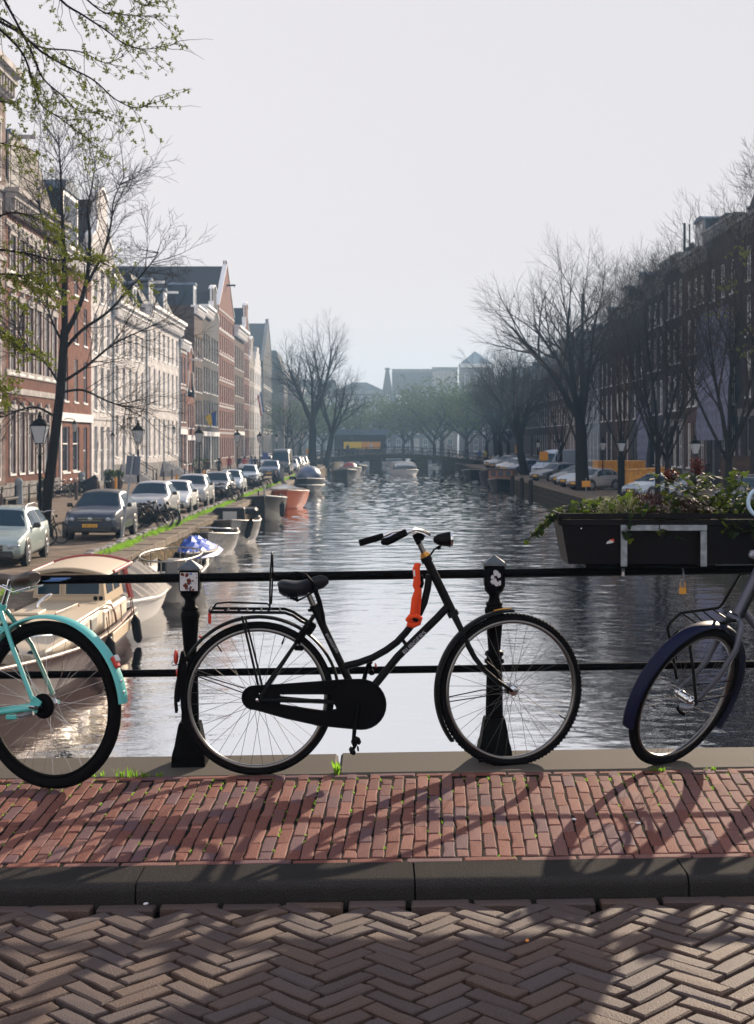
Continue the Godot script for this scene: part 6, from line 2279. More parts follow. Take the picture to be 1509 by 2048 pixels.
# ---- boats ------------------------------------------------------------------------------------------------
func hull(L: float, B: float, H: float, sheer := 0.25, full := 0.55, thick := 0.07, floor_y := 0.25, rake := 0.35) -> MB:
	# open hull, bow towards +z, base at the waterline
	var b := MB.new()
	var rings := []
	for i in 21:
		var t := i / 20.0
		var z := (t - 0.5) * L
		var hw := B * 0.5 * (1.0 - pow(maxf(0.0, (t - full) / (1.0 - full)), 2.3)) * (0.86 + 0.14 * smoothstep(0.0, 0.35, t))
		hw = maxf(hw, 0.03)
		var gy := H * (1.0 + sheer * pow(maxf(0, t - 0.3) / 0.7, 2.0) + 0.06 * pow(1.0 - t, 2.0))
		var zr := rake * pow(t, 6.0)
		var ring := PackedVector3Array()
		var bt := maxf(hw * 0.72, 0.02)
		var inn := maxf(hw - thick, 0.012)
		ring.append(Vector3(0, -0.35, z - zr * 0.6))
		ring.append(Vector3(bt * 0.8, -0.32, z - zr * 0.5))
		ring.append(Vector3(lerpf(bt, hw, 0.5), gy * 0.25, z))
		ring.append(Vector3(hw * 0.97, gy * 0.7, z + zr * 0.6))
		ring.append(Vector3(hw, gy, z + zr))
		ring.append(Vector3(inn, gy + 0.015, z + zr - (0.0 if t < 1.0 else 0.06)))
		ring.append(Vector3(inn * 0.92, minf(floor_y + 0.05, gy), z + zr * 0.5))
		ring.append(Vector3(0, minf(floor_y, gy), z + zr * 0.5))
		for k in range(6, 0, -1):
			ring.append(Vector3(-ring[k].x, ring[k].y, ring[k].z))
		rings.append(ring)
	b.loft(rings)
	return b


func gunwale(L: float, B: float, H: float, sheer := 0.25, full := 0.55, rake := 0.35, r := 0.035) -> MB:
	var b := MB.new()
	var pts := []
	for s in [-1.0, 1.0]:
		var row := []
		for i in 21:
			var t := i / 20.0
			var hw := maxf(B * 0.5 * (1.0 - pow(maxf(0.0, (t - full) / (1.0 - full)), 2.3)) * (0.86 + 0.14 * smoothstep(0.0, 0.35, t)), 0.03)
			row.append(Vector3(hw * s, H * (1.0 + sheer * pow(maxf(0, t - 0.3) / 0.7, 2.0) + 0.06 * pow(1.0 - t, 2.0)) - 0.03, (t - 0.5) * L + rake * pow(t, 6.0)))
		if s > 0:
			row.reverse()
		pts.append_array(row)
	b.tube(pts, r, 6)
	return b


func fender(o: Node3D, at: Vector3, s := 1.0, tilt := 0.0, m := "rubber") -> void:
	var f := MB.new()
	f.lathe([Vector2(0.01, -0.34 * s), Vector2(0.05 * s, -0.33 * s), Vector2(0.105 * s, -0.24 * s), Vector2(0.11 * s, 0.2 * s), Vector2(0.05 * s, 0.3 * s), Vector2(0.03 * s, 0.34 * s), Vector2(0.01, 0.36 * s)], 12)
	f.tube([Vector3(0, 0.34 * s, 0), Vector3(0, 0.34 * s + 0.5, 0.0)], 0.012, 5)
	var p := part("fender", f, M[m], o, at)
	p.rotation.z = tilt


func boat(called: String, label: String, px: float, d: float, L: float, B: float, H: float, hm: String, o := {}) -> Node3D:
	var x := (px - 754.5) / F * d
	var t := thing(called, label, "boat", Vector3(x, WATER, -d), o.get("turn", 0.0))
	var sheer: float = o.get("sheer", 0.25)
	var full: float = o.get("full", 0.5)
	part("hull", hull(L, B, H, sheer, full, 0.08, o.get("floor", 0.25)), M[hm], t)
	part("gunwale", gunwale(L, B, H, sheer, full), M[o.get("rub", "hull_white")], t)
	if o.has("thwarts"):
		for k in o.thwarts:
			var b := MB.new()
			var z: float = (k - 0.5) * L
			b.box(Vector3(0, H * 0.68, z), Vector3(B * 0.8, 0.05, 0.28), Basis(), 0.01)
			part("thwart", b, M[o.get("seat", "hull_wood")], t)
	return t


func boats() -> void:
	# the cream cabin cruiser below the bridge, bow towards the viewer
	var t := thing("cabin_cruiser", "cream motor cruiser with red edged wheelhouse roof, moored nearest the bridge on the left", "boat", Vector3(-6.42, WATER, -28.0), 0.01)
	t.scale = Vector3(0.80, 0.80, 1.08)
	var L := 9.2
	part("hull", hull(L, 2.5, 0.80, 0.30, 0.42, 0.09, 0.72), M.hull_maroon, t)
	part("gunwale", gunwale(L, 2.5, 0.80, 0.30, 0.42), M.hull_wood, t)
	# pale band of the after topsides
	for s in [-1.0, 1.0]:
		var fb := MB.new()
		fb.box(Vector3(1.245 * s, 0.60, -2.6), Vector3(0.05, 0.30, 3.4), Basis(Vector3.UP, 0.03 * s), 0.01)
		part("topside_band", fb, M.hull_cream, t)
	# fore cabin
	var fc := MB.new()
	var rings := []
	for q in [[2.75, 0.42, 0.90], [2.55, 0.72, 1.05], [1.7, 0.93, 1.14], [1.55, 0.95, 1.30], [0.6, 1.0, 1.36], [-2.2, 1.02, 1.40]]:
		var ring := PackedVector3Array()
		for p in [[1.0, 0.60], [0.98, q[2] - 0.10], [0.90, q[2]], [0.0, q[2] + 0.06], [-0.90, q[2]], [-0.98, q[2] - 0.10], [-1.0, 0.60]]:
			ring.append(Vector3(p[0] * q[1], p[1], q[0]))
		rings.append(ring)
	fc.loft(rings, true, true, true)
	var fco := part("fore_cabin", fc, M.deck_cream, t)
	var rf := MB.new()
	rf.box(Vector3(0, 1.46, 0.0), Vector3(2.16, 0.05, 3.3), Basis(), 0.02)
	part("cabin_roof", rf, M.deck_cream, fco)
	var fw := MB.new()
	fw.box(Vector3(0.10, 1.235, 1.575), Vector3(0.85, 0.14, 0.03), Basis(Vector3.RIGHT, -0.1), 0.01)
	part("front_window", fw, M.car_glass, fco)
	var fw2 := MB.new()
	fw2.box(Vector3(-0.68, 1.225, 1.575), Vector3(0.5, 0.14, 0.03), Basis(Vector3.RIGHT, -0.1), 0.01)
	part("front_window", fw2, M.car_glass, fco)
	for z in [0.75, -0.2]:
		for s in [-1.0, 1.0]:
			var w := MB.new()
			w.box(Vector3(1.0 * s, 1.10, z), Vector3(0.03, 0.34, 0.62), Basis(), 0.012)
			var wo := part("side_window", w, M.rim_metal, fco)
			var pn := MB.new()
			pn.box(Vector3(1.014 * s, 1.10, z), Vector3(0.02, 0.27, 0.54), Basis(), 0.008)
			part("pane", pn, M.pane_curtain, wo)
	for q in [[0.35, 2.68], [-0.3, 2.70]]:
		var pt := MB.new()
		pt.lathe([Vector2(0.09, -0.02), Vector2(0.09, 0.02), Vector2(0.07, 0.025)], 14, Transform3D(Basis(Vector3.RIGHT, PI / 2 - 0.2), Vector3(q[0], 0.93, q[1])))
		part("porthole", pt, M.car_glass, fco)
	var hatch := MB.new()
	hatch.box(Vector3(-0.35, 1.52, 0.55), Vector3(0.62, 0.07, 0.62), Basis(), 0.015)
	part("hatch", hatch, M.deck_cream, fco)
	var sl := MB.new()
	sl.tube([Vector3(-0.25, 1.56, 0.15), Vector3(-0.25, 1.68, 0.15), Vector3(-0.02, 1.86, 0.0)], [0.08, 0.05, 0.03], 8)
	sl.box(Vector3(-0.12, 1.78, 0.05), Vector3(0.36, 0.10, 0.14), Basis(Vector3.BACK, 0.6), 0.03)
	part("searchlight", sl, M.chrome, fco)
	var rl0 := MB.new()
	rl0.tube([Vector3(0.35, 1.50, 0.9), Vector3(0.37, 1.56, 0.85), Vector3(0.55, 1.58, -0.4), Vector3(0.57, 1.5, -0.45)], 0.016, 6)
	part("grab_rail", rl0, M.hull_wood, fco)
	var hn := MB.new()
	for q in 2:
		hn.lathe([Vector2(0.02, 0.0), Vector2(0.03, 0.14), Vector2(0.06, 0.2)], 10, Transform3D(Basis(Vector3.RIGHT, PI / 2), Vector3(0.80 + 0.14 * q, 1.60, -1.35)))
	part("horn", hn, M.iron, fco)
	# wheelhouse
	var wh := MB.new()
	rings = []
	for q in [[1.38, 0.96], [1.62, 0.93], [2.15, 0.86], [2.18, 0.84]]:
		var ring := PackedVector3Array()
		for p in [[1.0, -1.55 - (q[0] - 1.38) * 0.12], [1.0, -3.6], [-1.0, -3.6], [-1.0, -1.55 - (q[0] - 1.38) * 0.12]]:
			ring.append(Vector3(p[0] * q[1], q[0], p[1]))
		rings.append(ring)
	wh.loft(rings, true, true, true, true)
	var who := part("wheelhouse", wh, M.hull_cream, t)
	for q in [[-0.52, 0.56], [0.36, 0.86]]:
		var w := MB.new()
		w.box(Vector3(q[0], 1.84, -1.590), Vector3(q[1] + 0.08, 0.46, 0.04), Basis(Vector3.RIGHT, -0.12), 0.014)
		var wo := part("windscreen_frame", w, M.deck_cream, who)
		var pn := MB.new()
		pn.box(Vector3(q[0], 1.84, -1.572), Vector3(q[1], 0.38, 0.03), Basis(Vector3.RIGHT, -0.12), 0.012)
		part("pane", pn, M.car_glass, wo)
	for s in [-1.0, 1.0]:
		for z in [-2.15, -2.95]:
			var w := MB.new()
			w.box(Vector3(0.905 * s, 1.84, z), Vector3(0.04, 0.46, 0.62), Basis(Vector3.BACK, 0.1 * s), 0.012)
			part("side_window", w, M.pane_blue, who)
	var wr := MB.new()
	rings = []
	for z in [-1.28, -1.3, -3.9, -3.92]:
		var ring := PackedVector3Array()
		var e := 0.02 if (z == -1.28 or z == -3.92) else 0.0
		for i in 13:
			var u := -1.0 + i / 6.0
			ring.append(Vector3(u * (1.08 - e), 2.16 + 0.19 * (1.0 - u * u) + 0.04 - e, z))
		for i in 13:
			var u := 1.0 - i / 6.0
			ring.append(Vector3(u * (1.08 - e), 2.16 + 0.19 * (1.0 - u * u) + e * 0.5, z))
		rings.append(ring)
	wr.loft(rings)
	var wro := part("wheelhouse_roof", wr, M.deck_cream, who)
	var re := MB.new()
	for z in [-3.95]:
		var pts := []
		for i in 13:
			var u := -1.0 + i / 6.0
			pts.append(Vector3(u * 1.10, 2.20 + 0.20 * (1.0 - u * u), z))
		re.tube(pts, 0.05, 8)
	for s in [-1.0, 1.0]:
		re.tube([Vector3(1.09 * s, 2.19, -1.9), Vector3(1.10 * s, 2.20, -3.95)], 0.05, 8)
	part("red_roof_edge", re, M.hull_red, wro)
	var rp := MB.new()
	rp.bar(Vector3(0.96, 2.15, -3.64), Vector3(1.12, 1.2, -3.9), 0.09, 0.12)
	part("red_post", rp, M.hull_red, who)
	# curved brown moulding behind the side windows
	var cm := MB.new()
	cm.tube([Vector3(1.06, 1.45, -0.3), Vector3(1.07, 1.47, -1.1), Vector3(1.08, 1.35, -1.7), Vector3(1.10, 1.1, -2.0), Vector3(1.12, 0.8, -2.1)], 0.03, 8)
	part("moulding", cm, M.hull_wood, t)
	var af := MB.new()
	af.box(Vector3(0, 1.02, -2.4), Vector3(2.08, 0.55, 2.6), Basis(), 0.06)
	part("after_cabin", af, M.deck_cream, t)
	# bow rail and flag staff
	var br := MB.new()
	br.tube([Vector3(-0.25, 0.92, 3.9), Vector3(-0.30, 1.42, 3.85), Vector3(-0.22, 1.46, 3.8), Vector3(0.5, 1.42, 3.2), Vector3(0.92, 1.34, 2.5), Vector3(1.12, 0.85, 1.4)], 0.022, 8)
	br.tube([Vector3(-0.55, 0.94, 3.6), Vector3(-0.58, 1.38, 3.5), Vector3(-0.7, 1.42, 3.3), Vector3(-1.0, 1.36, 2.4), Vector3(-1.15, 0.85, 1.4)], 0.022, 8)
	br.tube([Vector3(-0.22, 1.46, 3.8), Vector3(-0.20, 1.62, 3.78), Vector3(-0.12, 1.66, 3.72)], 0.022, 8)
	part("bow_rail", br, M.chrome, t)
	var ms := MB.new()
	ms.tube([Vector3(-0.45, 0.95, 3.35), Vector3(-0.45, 1.95, 3.3)], 0.012, 6)
	part("flag_staff", ms, M.hull_wood, t)
	var stn := MB.new()
	for q in [[1.2, -1.0], [1.24, -2.2], [1.26, -3.3]]:
		stn.tube([Vector3(q[0], 0.82, q[1]), Vector3(q[0] - 0.03, 1.3, q[1])], 0.016, 6)
	stn.tube([Vector3(1.17, 1.3, -1.0), Vector3(1.21, 1.3, -2.2), Vector3(1.23, 1.3, -3.3)], 0.01, 6)
	part("side_rail", stn, M.hull_wood, t)
	fender(t, Vector3(1.40, 0.35, -0.3), 1.25, 0.12)
	fender(t, Vector3(1.42, 0.45, -3.2), 1.15, 0.16)
	var fl := MB.new()
	fl.box(Vector3(1.285, 0.60, -0.7), Vector3(0.012, 0.14, 0.42))
	part("name_board", fl, M.flag_white, t)
	# small boat under a pale pleated tarpaulin
	var c := boat("covered_boat", "small white boat under a pleated pale grey tarpaulin, behind the cream cruiser", 259, 37.0, 5.6, 1.75, 0.55, "hull_grey", {sheer = 0.2, full = 0.45, turn = 0.05})
	var tp := MB.new()
	rings = []
	for i in 25:
		var z := (i / 24.0 - 0.5) * 5.4
		var tt := i / 24.0
		var hw := maxf(0.92 * (1.0 - pow(maxf(0.0, (tt - 0.45) / 0.55), 2.3)), 0.05)
		var rise := 0.75 * (1.0 - pow(absf(tt - 0.35) / 0.66, 2.0))
		var ring := PackedVector3Array()
		for k in 15:
			var u := -1.0 + k / 7.0
			ring.append(Vector3(u * hw, 0.52 + maxf(0.03, rise) * pow(1.0 - absf(u), 0.8) + (0.07 if i % 2 else -0.05) * (1.0 - u * u) * (0.6 + 0.4 * sin(i * 1.7 + u * 2.0)), z + 0.12 * u * u))
		rings.append(ring)
	tp.loft(rings, false, false, false, true, 0)
	solo("tarpaulin", tp, M.tarp_grey, "pale grey pleated tarpaulin stretched over the small white boat", "tarpaulin", c.position, 0.05)
	# dark open boat with a steel railing round it
	c = boat("open_boat", "dark open steel boat with a tubular railing, partly behind the left railing post", 343, 42.0, 6.4, 1.95, 0.75, "hull_dark", {thwarts = [0.3, 0.55], sheer = 0.1, full = 0.6, rub = "hull_grey", seat = "hull_white", turn = 0.04})
	var rl := MB.new()
	var pts := []
	for i in 25:
		var a := -PI * 0.5 + TAU * i / 24.0
		pts.append(Vector3(cos(a) * 0.88, 1.18, sin(a) * 2.7))
	rl.tube(pts, 0.028, 6, false)
	for i in 12:
		var a := TAU * i / 12.0
		rl.tube([Vector3(cos(a) * 0.88, 0.72, sin(a) * 2.7), Vector3(cos(a) * 0.88, 1.18, sin(a) * 2.7)], 0.018, 5)
	part("railing", rl, M.alu, c)
	var en := MB.new()
	en.box(Vector3(0.1, 0.75, -0.5), Vector3(0.6, 0.5, 0.6), Basis(), 0.05)
	part("console", en, M.hull_grey, c)
	# boat under a bright blue tarpaulin
	c = boat("covered_boat", "small dark boat under a bright blue tarpaulin", 385, 52.0, 4.6, 1.7, 0.55, "hull_dark", {sheer = 0.15, full = 0.5, rub = "hull_dark", turn = 0.03})
	tp = MB.new()
	rings = []
	for i in 19:
		var tt := i / 18.0
		var z := (tt - 0.5) * 4.6
		var hw := maxf(0.95 * (1.0 - pow(maxf(0.0, (tt - 0.5) / 0.5), 2.3)), 0.06)
		var rise := 0.52 * exp(-pow((tt - 0.36) / 0.40, 2.0))
		var ring := PackedVector3Array()
		for k in 13:
			var u := -1.0 + k / 6.0
			ring.append(Vector3(u * hw * 1.02, 0.50 - 0.12 * pow(absf(u), 6.0) + maxf(0.05, rise) * (1.0 - pow(absf(u), 1.3)) + (0.05 * sin(i * 2.4 + k * 1.9) + 0.04 * sin(k * 3.1 + i * 0.9)) * (1.0 - absf(u)), z + 0.05 * sin(k * 2.3)))
		rings.append(ring)
	tp.loft(rings, false, false, false, true, 0)
	solo("tarpaulin", tp, M.tarp_blue, "bright blue tarpaulin over the small dark boat", "tarpaulin", c.position, 0.03)
	# aluminium open boat
	c = boat("open_boat", "bare aluminium open boat with a broad bow, next after the blue tarpaulin", 426, 57.5, 5.6, 2.05, 0.80, "alu", {thwarts = [0.25, 0.5, 0.72], sheer = 0.3, full = 0.62, rub = "alu", seat = "hull_wood", turn = 0.05})
	rl = MB.new()
	rl.tube([Vector3(-0.9, 0.78, 0.2), Vector3(-0.9, 1.0, 0.3), Vector3(-0.75, 1.08, 1.6), Vector3(0, 1.18, 2.6), Vector3(0.75, 1.08, 1.6), Vector3(0.9, 1.0, 0.3), Vector3(0.9, 0.78, 0.2)], 0.025, 6)
	part("bow_rail", rl, M.chrome, c)
	var dk := MB.new()
	dk.box(Vector3(-0.1, 0.55, 2.2), Vector3(0.5, 0.95, 0.4), Basis(), 0.03)
	part("engine_box", dk, M.hull_black, c)
	# grey tender with a windscreen
	c = boat("tender_boat", "grey aluminium tender with a pale console and black fender at the bow", 472, 64.0, 6.2, 2.2, 0.95, "alu", {thwarts = [0.3], sheer = 0.25, full = 0.62, rub = "hull_grey", turn = 0.04})
	var cs := MB.new()
	cs.box(Vector3(-0.25, 1.2, -0.2), Vector3(1.3, 0.65, 0.9), Basis(), 0.05)
	part("console", cs, M.hull_black, c)
	var wd := MB.new()
	wd.box(Vector3(-0.25, 1.16, 0.27), Vector3(0.62, 0.42, 0.03), Basis(Vector3.RIGHT, -0.1), 0.01)
	part("console_panel", wd, M.hull_white, c)
	var cv := MB.new()
	cv.box(Vector3(-0.1, 1.32, -1.7), Vector3(2.0, 0.25, 1.9), Basis(), 0.1)
	part("folded_cover", cv, M.hull_black, c)
	fender(c, Vector3(0.72, 0.75, 2.6), 1.3, -0.25)
	# dark sloop, orange sloop, black launches
	c = boat("sloop", "dark brown open sloop with a white rope edge, in front of the orange sloop", 527, 84.0, 8.0, 2.75, 1.18, "hull_dark", {thwarts = [0.25, 0.5], sheer = 0.28, full = 0.58, turn = 0.10})
	var bt := MB.new()
	bt.tube([Vector3(0, 1.3, 3.2), Vector3(0, 2.0, 3.2)], 0.06, 8)
	part("mooring_post", bt, M.hull_white, c)
	var ps := MB.new()
	ps.tube([Vector3(-0.35, 1.15, 3.75), Vector3(-0.35, 1.75, 3.7)], 0.04, 6)
	part("stern_post", ps, M.iron, c)
	fender(c, Vector3(1.0, 0.65, 3.3), 1.3, 0.0)
	c = boat("sloop", "bright orange hulled sloop with a dark cover", 570, 99.0, 9.0, 3.3, 1.08, "hull_orange", {sheer = 0.22, full = 0.6, rub = "hull_grey", turn = 0.10, floor = 0.9})
	var cov := MB.new()
	rings = []
	for i in 15:
		var tt := i / 14.0
		var z := (tt - 0.5) * 8.2
		var hw := maxf(1.5 * (1.0 - pow(maxf(0.0, (tt - 0.6) / 0.4), 2.3)), 0.06)
		var ring := PackedVector3Array()
		for k in 9:
			var u := -1.0 + k / 4.0
			ring.append(Vector3(u * hw, 1.10 + 0.42 * (1.0 - absf(u)) * sin(PI * clampf(tt * 0.9 + 0.1, 0, 1)) + 0.26 * pow(tt, 2.0), z))
		rings.append(ring)
	cov.loft(rings, false, false, false, false, 0)
	solo("tarpaulin", cov, M.paint_grey, "dark grey cover laid over the orange sloop", "tarpaulin", c.position, 0.10)
	c = boat("launch_boat", "long black motor launch with pale stripes and a low windscreen", 615, 128.0, 10.0, 3.1, 1.15, "hull_black", {thwarts = [0.3, 0.5], sheer = 0.2, full = 0.6, rub = "hull_white", turn = 0.04})
	var stp := gunwale(10.0, 3.12, 0.62, 0.3, 0.6, 0.3, 0.05)
	part("stripe", stp, M.hull_white, c)
	var dm := MB.new()
	dm.ball(Vector3(0.1, 1.2, -0.6), Vector3(1.25, 1.15, 1.6), 8, 12)
	part("spray_hood", dm, M.paint_blue, c)
	var bx := MB.new()
	bx.box(Vector3(-1.2, 0.7, 5.4), Vector3(0.6, 1.6, 0.6), Basis(), 0.05)
	part("fender_block", bx, M.hull_black, c)
	for q in [[688, 168.0, "black sloop with rounded bow, beyond the black launch", "hull_black", 8.0], [700, 183.0, "dark boat with a red cover near the far bridge", "hull_grey", 7.0], [712, 197.0, "dark low boat moored just before the far bridge pier", "hull_black", 7.5]]:
		c = boat("moored_boat", q[2], q[0], q[1], q[4], 3.0, 1.1, q[3], {thwarts = [0.3, 0.5], sheer = 0.25, full = 0.55, rub = "hull_grey", turn = 0.12})
		if q[0] == 700:
			var rc := MB.new()
			rc.ball(Vector3(0, 1.1, 0), Vector3(1.0, 0.75, 1.4), 6, 10)
			part("red_cover", rc, M.hull_red, c)
	# tour boats coming through the far bridge
	for q in [[807, 190.0, 3.6, "glass roofed tour boat coming from under the far bridge"], [786, 262.0, 3.8, "second low tour boat seen under the far bridge arch"]]:
		c = boat("tour_boat", q[3], q[0], q[1], 15.0, q[2], 0.75, "hull_white", {sheer = 0.25, full = 0.75, rub = "hull_grey", floor = 0.6, turn = 0.03})
		var gh := MB.new()
		rings = []
		for k in [[-6.8, 0.7], [-6.5, 1.0], [4.2, 1.0], [5.4, 0.6]]:
			var ring := PackedVector3Array()
			for p in [[1.55, 0.7], [1.5, 1.25], [1.25, 1.65], [0.0, 1.78], [-1.25, 1.65], [-1.5, 1.25], [-1.55, 0.7]]:
				ring.append(Vector3(p[0] * (0.75 + 0.25 * k[1]), 0.7 + (p[1] - 0.7) * k[1], k[0]))
			rings.append(ring)
		gh.loft(rings)
		var gho := part("glass_cabin", gh, M.pane_blue, c)
		for k in 7:
			var b := MB.new()
			var p2 := []
			for p in rings[1]:
				p2.append(Vector3(p.x * 1.01, p.y + 0.015, -6.3 + k * 1.7))
			b.tube(p2, 0.045, 5)
			part("roof_rib", b, M.hull_white, gho)
	# right side: small wooden cabin boat and dark neighbours
	c = boat("cabin_boat", "small dark boat with a varnished wooden cabin, at the right quay", 1008, 136.0, 7.5, 2.9, 0.85, "hull_black", {sheer = 0.3, full = 0.5, turn = -0.25, rub = "hull_grey", floor = 0.7})
	var cb := MB.new()
	cb.box(Vector3(0, 1.25, 0.2), Vector3(2.3, 1.1, 3.2), Basis(), 0.04)
	var cbo := part("cabin", cb, M.hull_wood, c)
	var crf := MB.new()
	crf.box(Vector3(0, 1.86, 0.2), Vector3(2.5, 0.1, 3.5), Basis(), 0.03)
	part("cabin_roof", crf, M.hull_dark, cbo)
	for q in [-0.7, 0.0, 0.7]:
		var w := MB.new()
		w.box(Vector3(q, 1.45, 1.81), Vector3(0.5, 0.5, 0.03), Basis(), 0.008)
		part("window", w, M.pane_blue, cbo)
	for z in [-0.8, 0.2, 1.1]:
		var w := MB.new()
		w.box(Vector3(-1.16, 1.45, z), Vector3(0.03, 0.5, 0.6), Basis(), 0.008)
		part("window", w, M.pane_blue, cbo)
	boat("moored_boat", "dark covered boat left of the wooden cabin boat", 985, 152.0, 7.0, 2.8, 1.2, "hull_black", {sheer = 0.3, full = 0.5, turn = -0.2, floor = 1.0, rub = "hull_dark"})
	boat("moored_boat", "low boat with a white bow rail at the right end of the far bridge", 950, 176.0, 8.0, 3.0, 0.95, "hull_black", {sheer = 0.25, full = 0.55, turn = -0.2, thwarts = [0.4], rub = "hull_white"})


var tips := []


func limb(b: MB, cr: MB, r: RandomNumberGenerator, p: Vector3, dir: Vector3, L: float, rad: float, lv: int, most: int, up: float, wig: float, kids: Array, spread: float) -> void:
	var n: int = [8, 7, 5, 4, 3][lv]
	var pts := [p]
	var rr := [rad]
	var dirs := [dir]
	var d := dir
	for i in n:
		d = (d + Vector3(r.randfn(), r.randfn() * 0.6, r.randfn()) * wig + Vector3.UP * up).normalized()
		p += d * (L / n)
		pts.append(p)
		dirs.append(d)
		rr.append(rad * (1.0 - 0.72 * (i + 1) / n) if lv < most else rad * (1.0 - 0.6 * (i + 1) / n))
	(b if lv <= 1 else cr).tube(pts, rr, [9, 6, 4, 3, 3][lv], false)
	if lv >= most:
		tips.append(p)
		return
	var k: int = kids[lv]
	var ph := r.randf() * TAU
	for c in k:
		var t := lerpf(0.30 if lv > 0 else 0.45, 1.0, (c + r.randf_range(0.2, 0.9)) / k)
		var f := t * n
		var i := mini(int(f), n - 1)
		var q: Vector3 = pts[i].lerp(pts[i + 1], f - i)
		var dd: Vector3 = dirs[i + 1]
		var side := dd.cross(Vector3.UP if absf(dd.y) < 0.95 else Vector3.RIGHT).normalized()
		ph += 2.4 + r.randf_range(-0.4, 0.4)
		side = side.rotated(dd, ph)
		var an := spread * r.randf_range(0.7, 1.25) * (1.0 if t < 0.93 else 0.4)
		var nd := (dd * cos(an) + side * sin(an)).normalized()
		var ql: float = lerpf(rr[i], rr[i + 1], f - i)
		limb(b, cr, r, q, nd, L * lerpf(0.66, 0.42, t) * r.randf_range(0.75, 1.2), maxf(ql * r.randf_range(0.5, 0.68), 0.0075), lv + 1, most, up * 0.7, wig * 1.15, kids, spread)


func tree_meshes(key: String, sd: int, H: float, r0: float, style: String) -> Array:
	if cache.has(key):
		return cache[key]
	var r := RandomNumberGenerator.new()
	r.seed = sd
	var b := MB.new()
	var cr := MB.new()
	tips = []
	if style == "vase":
		b.tube([Vector3(0, -0.3, 0), Vector3(0, 0.25, 0), Vector3(0.03, H * 0.13, 0.0), Vector3(-0.02, H * 0.28, 0.03)], [r0 * 1.35, r0 * 1.02, r0 * 0.92, r0 * 0.8], 12)
		limb(b, cr, r, Vector3(-0.02, H * 0.27, 0.03), Vector3(0.02, 1, 0), H * 0.70, r0 * 0.62, 0, 4, 0.02, 0.035, [9, 8, 6, 5], 0.5)
		for i in 7:
			var a := i * 2.4 + r.randf() * 0.5
			var y := H * (0.20 + 0.014 * i)
			limb(b, cr, r, Vector3(0, y, 0), Vector3(cos(a) * 0.55, 1.0, sin(a) * 0.55).normalized(), H * r.randf_range(0.5, 0.64), r0 * 0.42, 1, 4, 0.035, 0.045, [6, 9, 6, 5], 0.42)
	elif style == "elm":
		b.tube([Vector3(0, -0.3, 0), Vector3(0, 0.3, 0), Vector3(-0.05, H * 0.12, 0.0), Vector3(0.0, H * 0.26, 0.05), Vector3(-0.06, H * 0.33, 0.02)], [r0 * 1.5, r0 * 1.08, r0 * 0.95, r0 * 0.85, r0 * 0.75], 14)
		for i in 5:
			var a := i * 1.32 + 0.4 + r.randf() * 0.3
			var out := 0.15 if i == 0 else r.randf_range(0.38, 0.72)
			limb(b, cr, r, Vector3(-0.04, H * (0.27 + 0.016 * i), 0.02), Vector3(cos(a) * out, 1.0, sin(a) * out).normalized(), H * r.randf_range(0.46, 0.62), r0 * r.randf_range(0.46, 0.62), 1, 4, 0.02, 0.07, [6, 8, 7, 7], 0.58)
	elif style == "small":
		b.tube([Vector3(0, -0.3, 0), Vector3(0.02, H * 0.3, 0)], [r0 * 1.2, r0 * 0.8], 8)
		limb(b, cr, r, Vector3(0.02, H * 0.28, 0), Vector3(0.05, 1, 0), H * 0.68, r0 * 0.75, 1, 4, 0.03, 0.05, [5, 9, 5, 3], 0.55)
		for i in 3:
			limb(b, cr, r, Vector3(0.01, H * (0.28 + 0.07 * i), 0), Vector3(cos(i * 2.2), 1.1, sin(i * 2.2)).normalized(), H * 0.5, r0 * 0.5, 1, 4, 0.03, 0.05, [5, 7, 5, 3], 0.5)
	elif style == "spring":
		b.tube([Vector3(0, -0.3, 0), Vector3(0, H * 0.25, 0)], [r0 * 1.2, r0 * 0.8], 8)
		for i in 6:
			var a := i * 1.2
			limb(b, cr, r, Vector3(0, H * 0.22 + 0.25 * i, 0), Vector3(cos(a) * 0.8, 1.0, sin(a) * 0.8).normalized(), H * 0.55, r0 * 0.5, 1, 3, 0.0, 0.09, [5, 7, 6], 0.65)
	var ys := tips.map(func(t): return t.y)
	ys.sort()
	cache[key] = [b.mesh(), cr.mesh(), tips.duplicate(), H * 0.95 / ys[int(ys.size() * 0.93)]]
	return cache[key]


func tree(key: String, sd: int, H: float, r0: float, style: String, label: String, at: Vector3, turn := 0.0, lean := Vector2.ZERO, sc := 1.0, group := "") -> Node3D:
	var m := tree_meshes(key, sd, H, r0, style)
	var o := thing("tree", label, "tree", at, 0, group)
	o.basis = Basis(Vector3.BACK, lean.x) * Basis(Vector3.RIGHT, lean.y) * Basis(Vector3.UP, turn) * Basis().scaled(Vector3.ONE * sc * m[3])
	part("trunk", m[0], M.bark, o)
	part("crown", m[1], M.twig, o)
	return o


func leaf_tuft(sd: int) -> ArrayMesh:
	# a little ball of unfolding leaves round a bud
	var r := RandomNumberGenerator.new()
	r.seed = sd
	var b := MB.new()
	for i in 9:
		var d := Vector3(r.randfn(), r.randfn(), r.randfn()).normalized()
		var s := d.cross(Vector3(r.randfn(), r.randfn(), r.randfn())).normalized() * 0.32
		var m := d * 0.55
		var c := d * 0.08
		b.quad(c, m + s, d * r.randf_range(0.9, 1.2), m - s)
	return b.mesh()


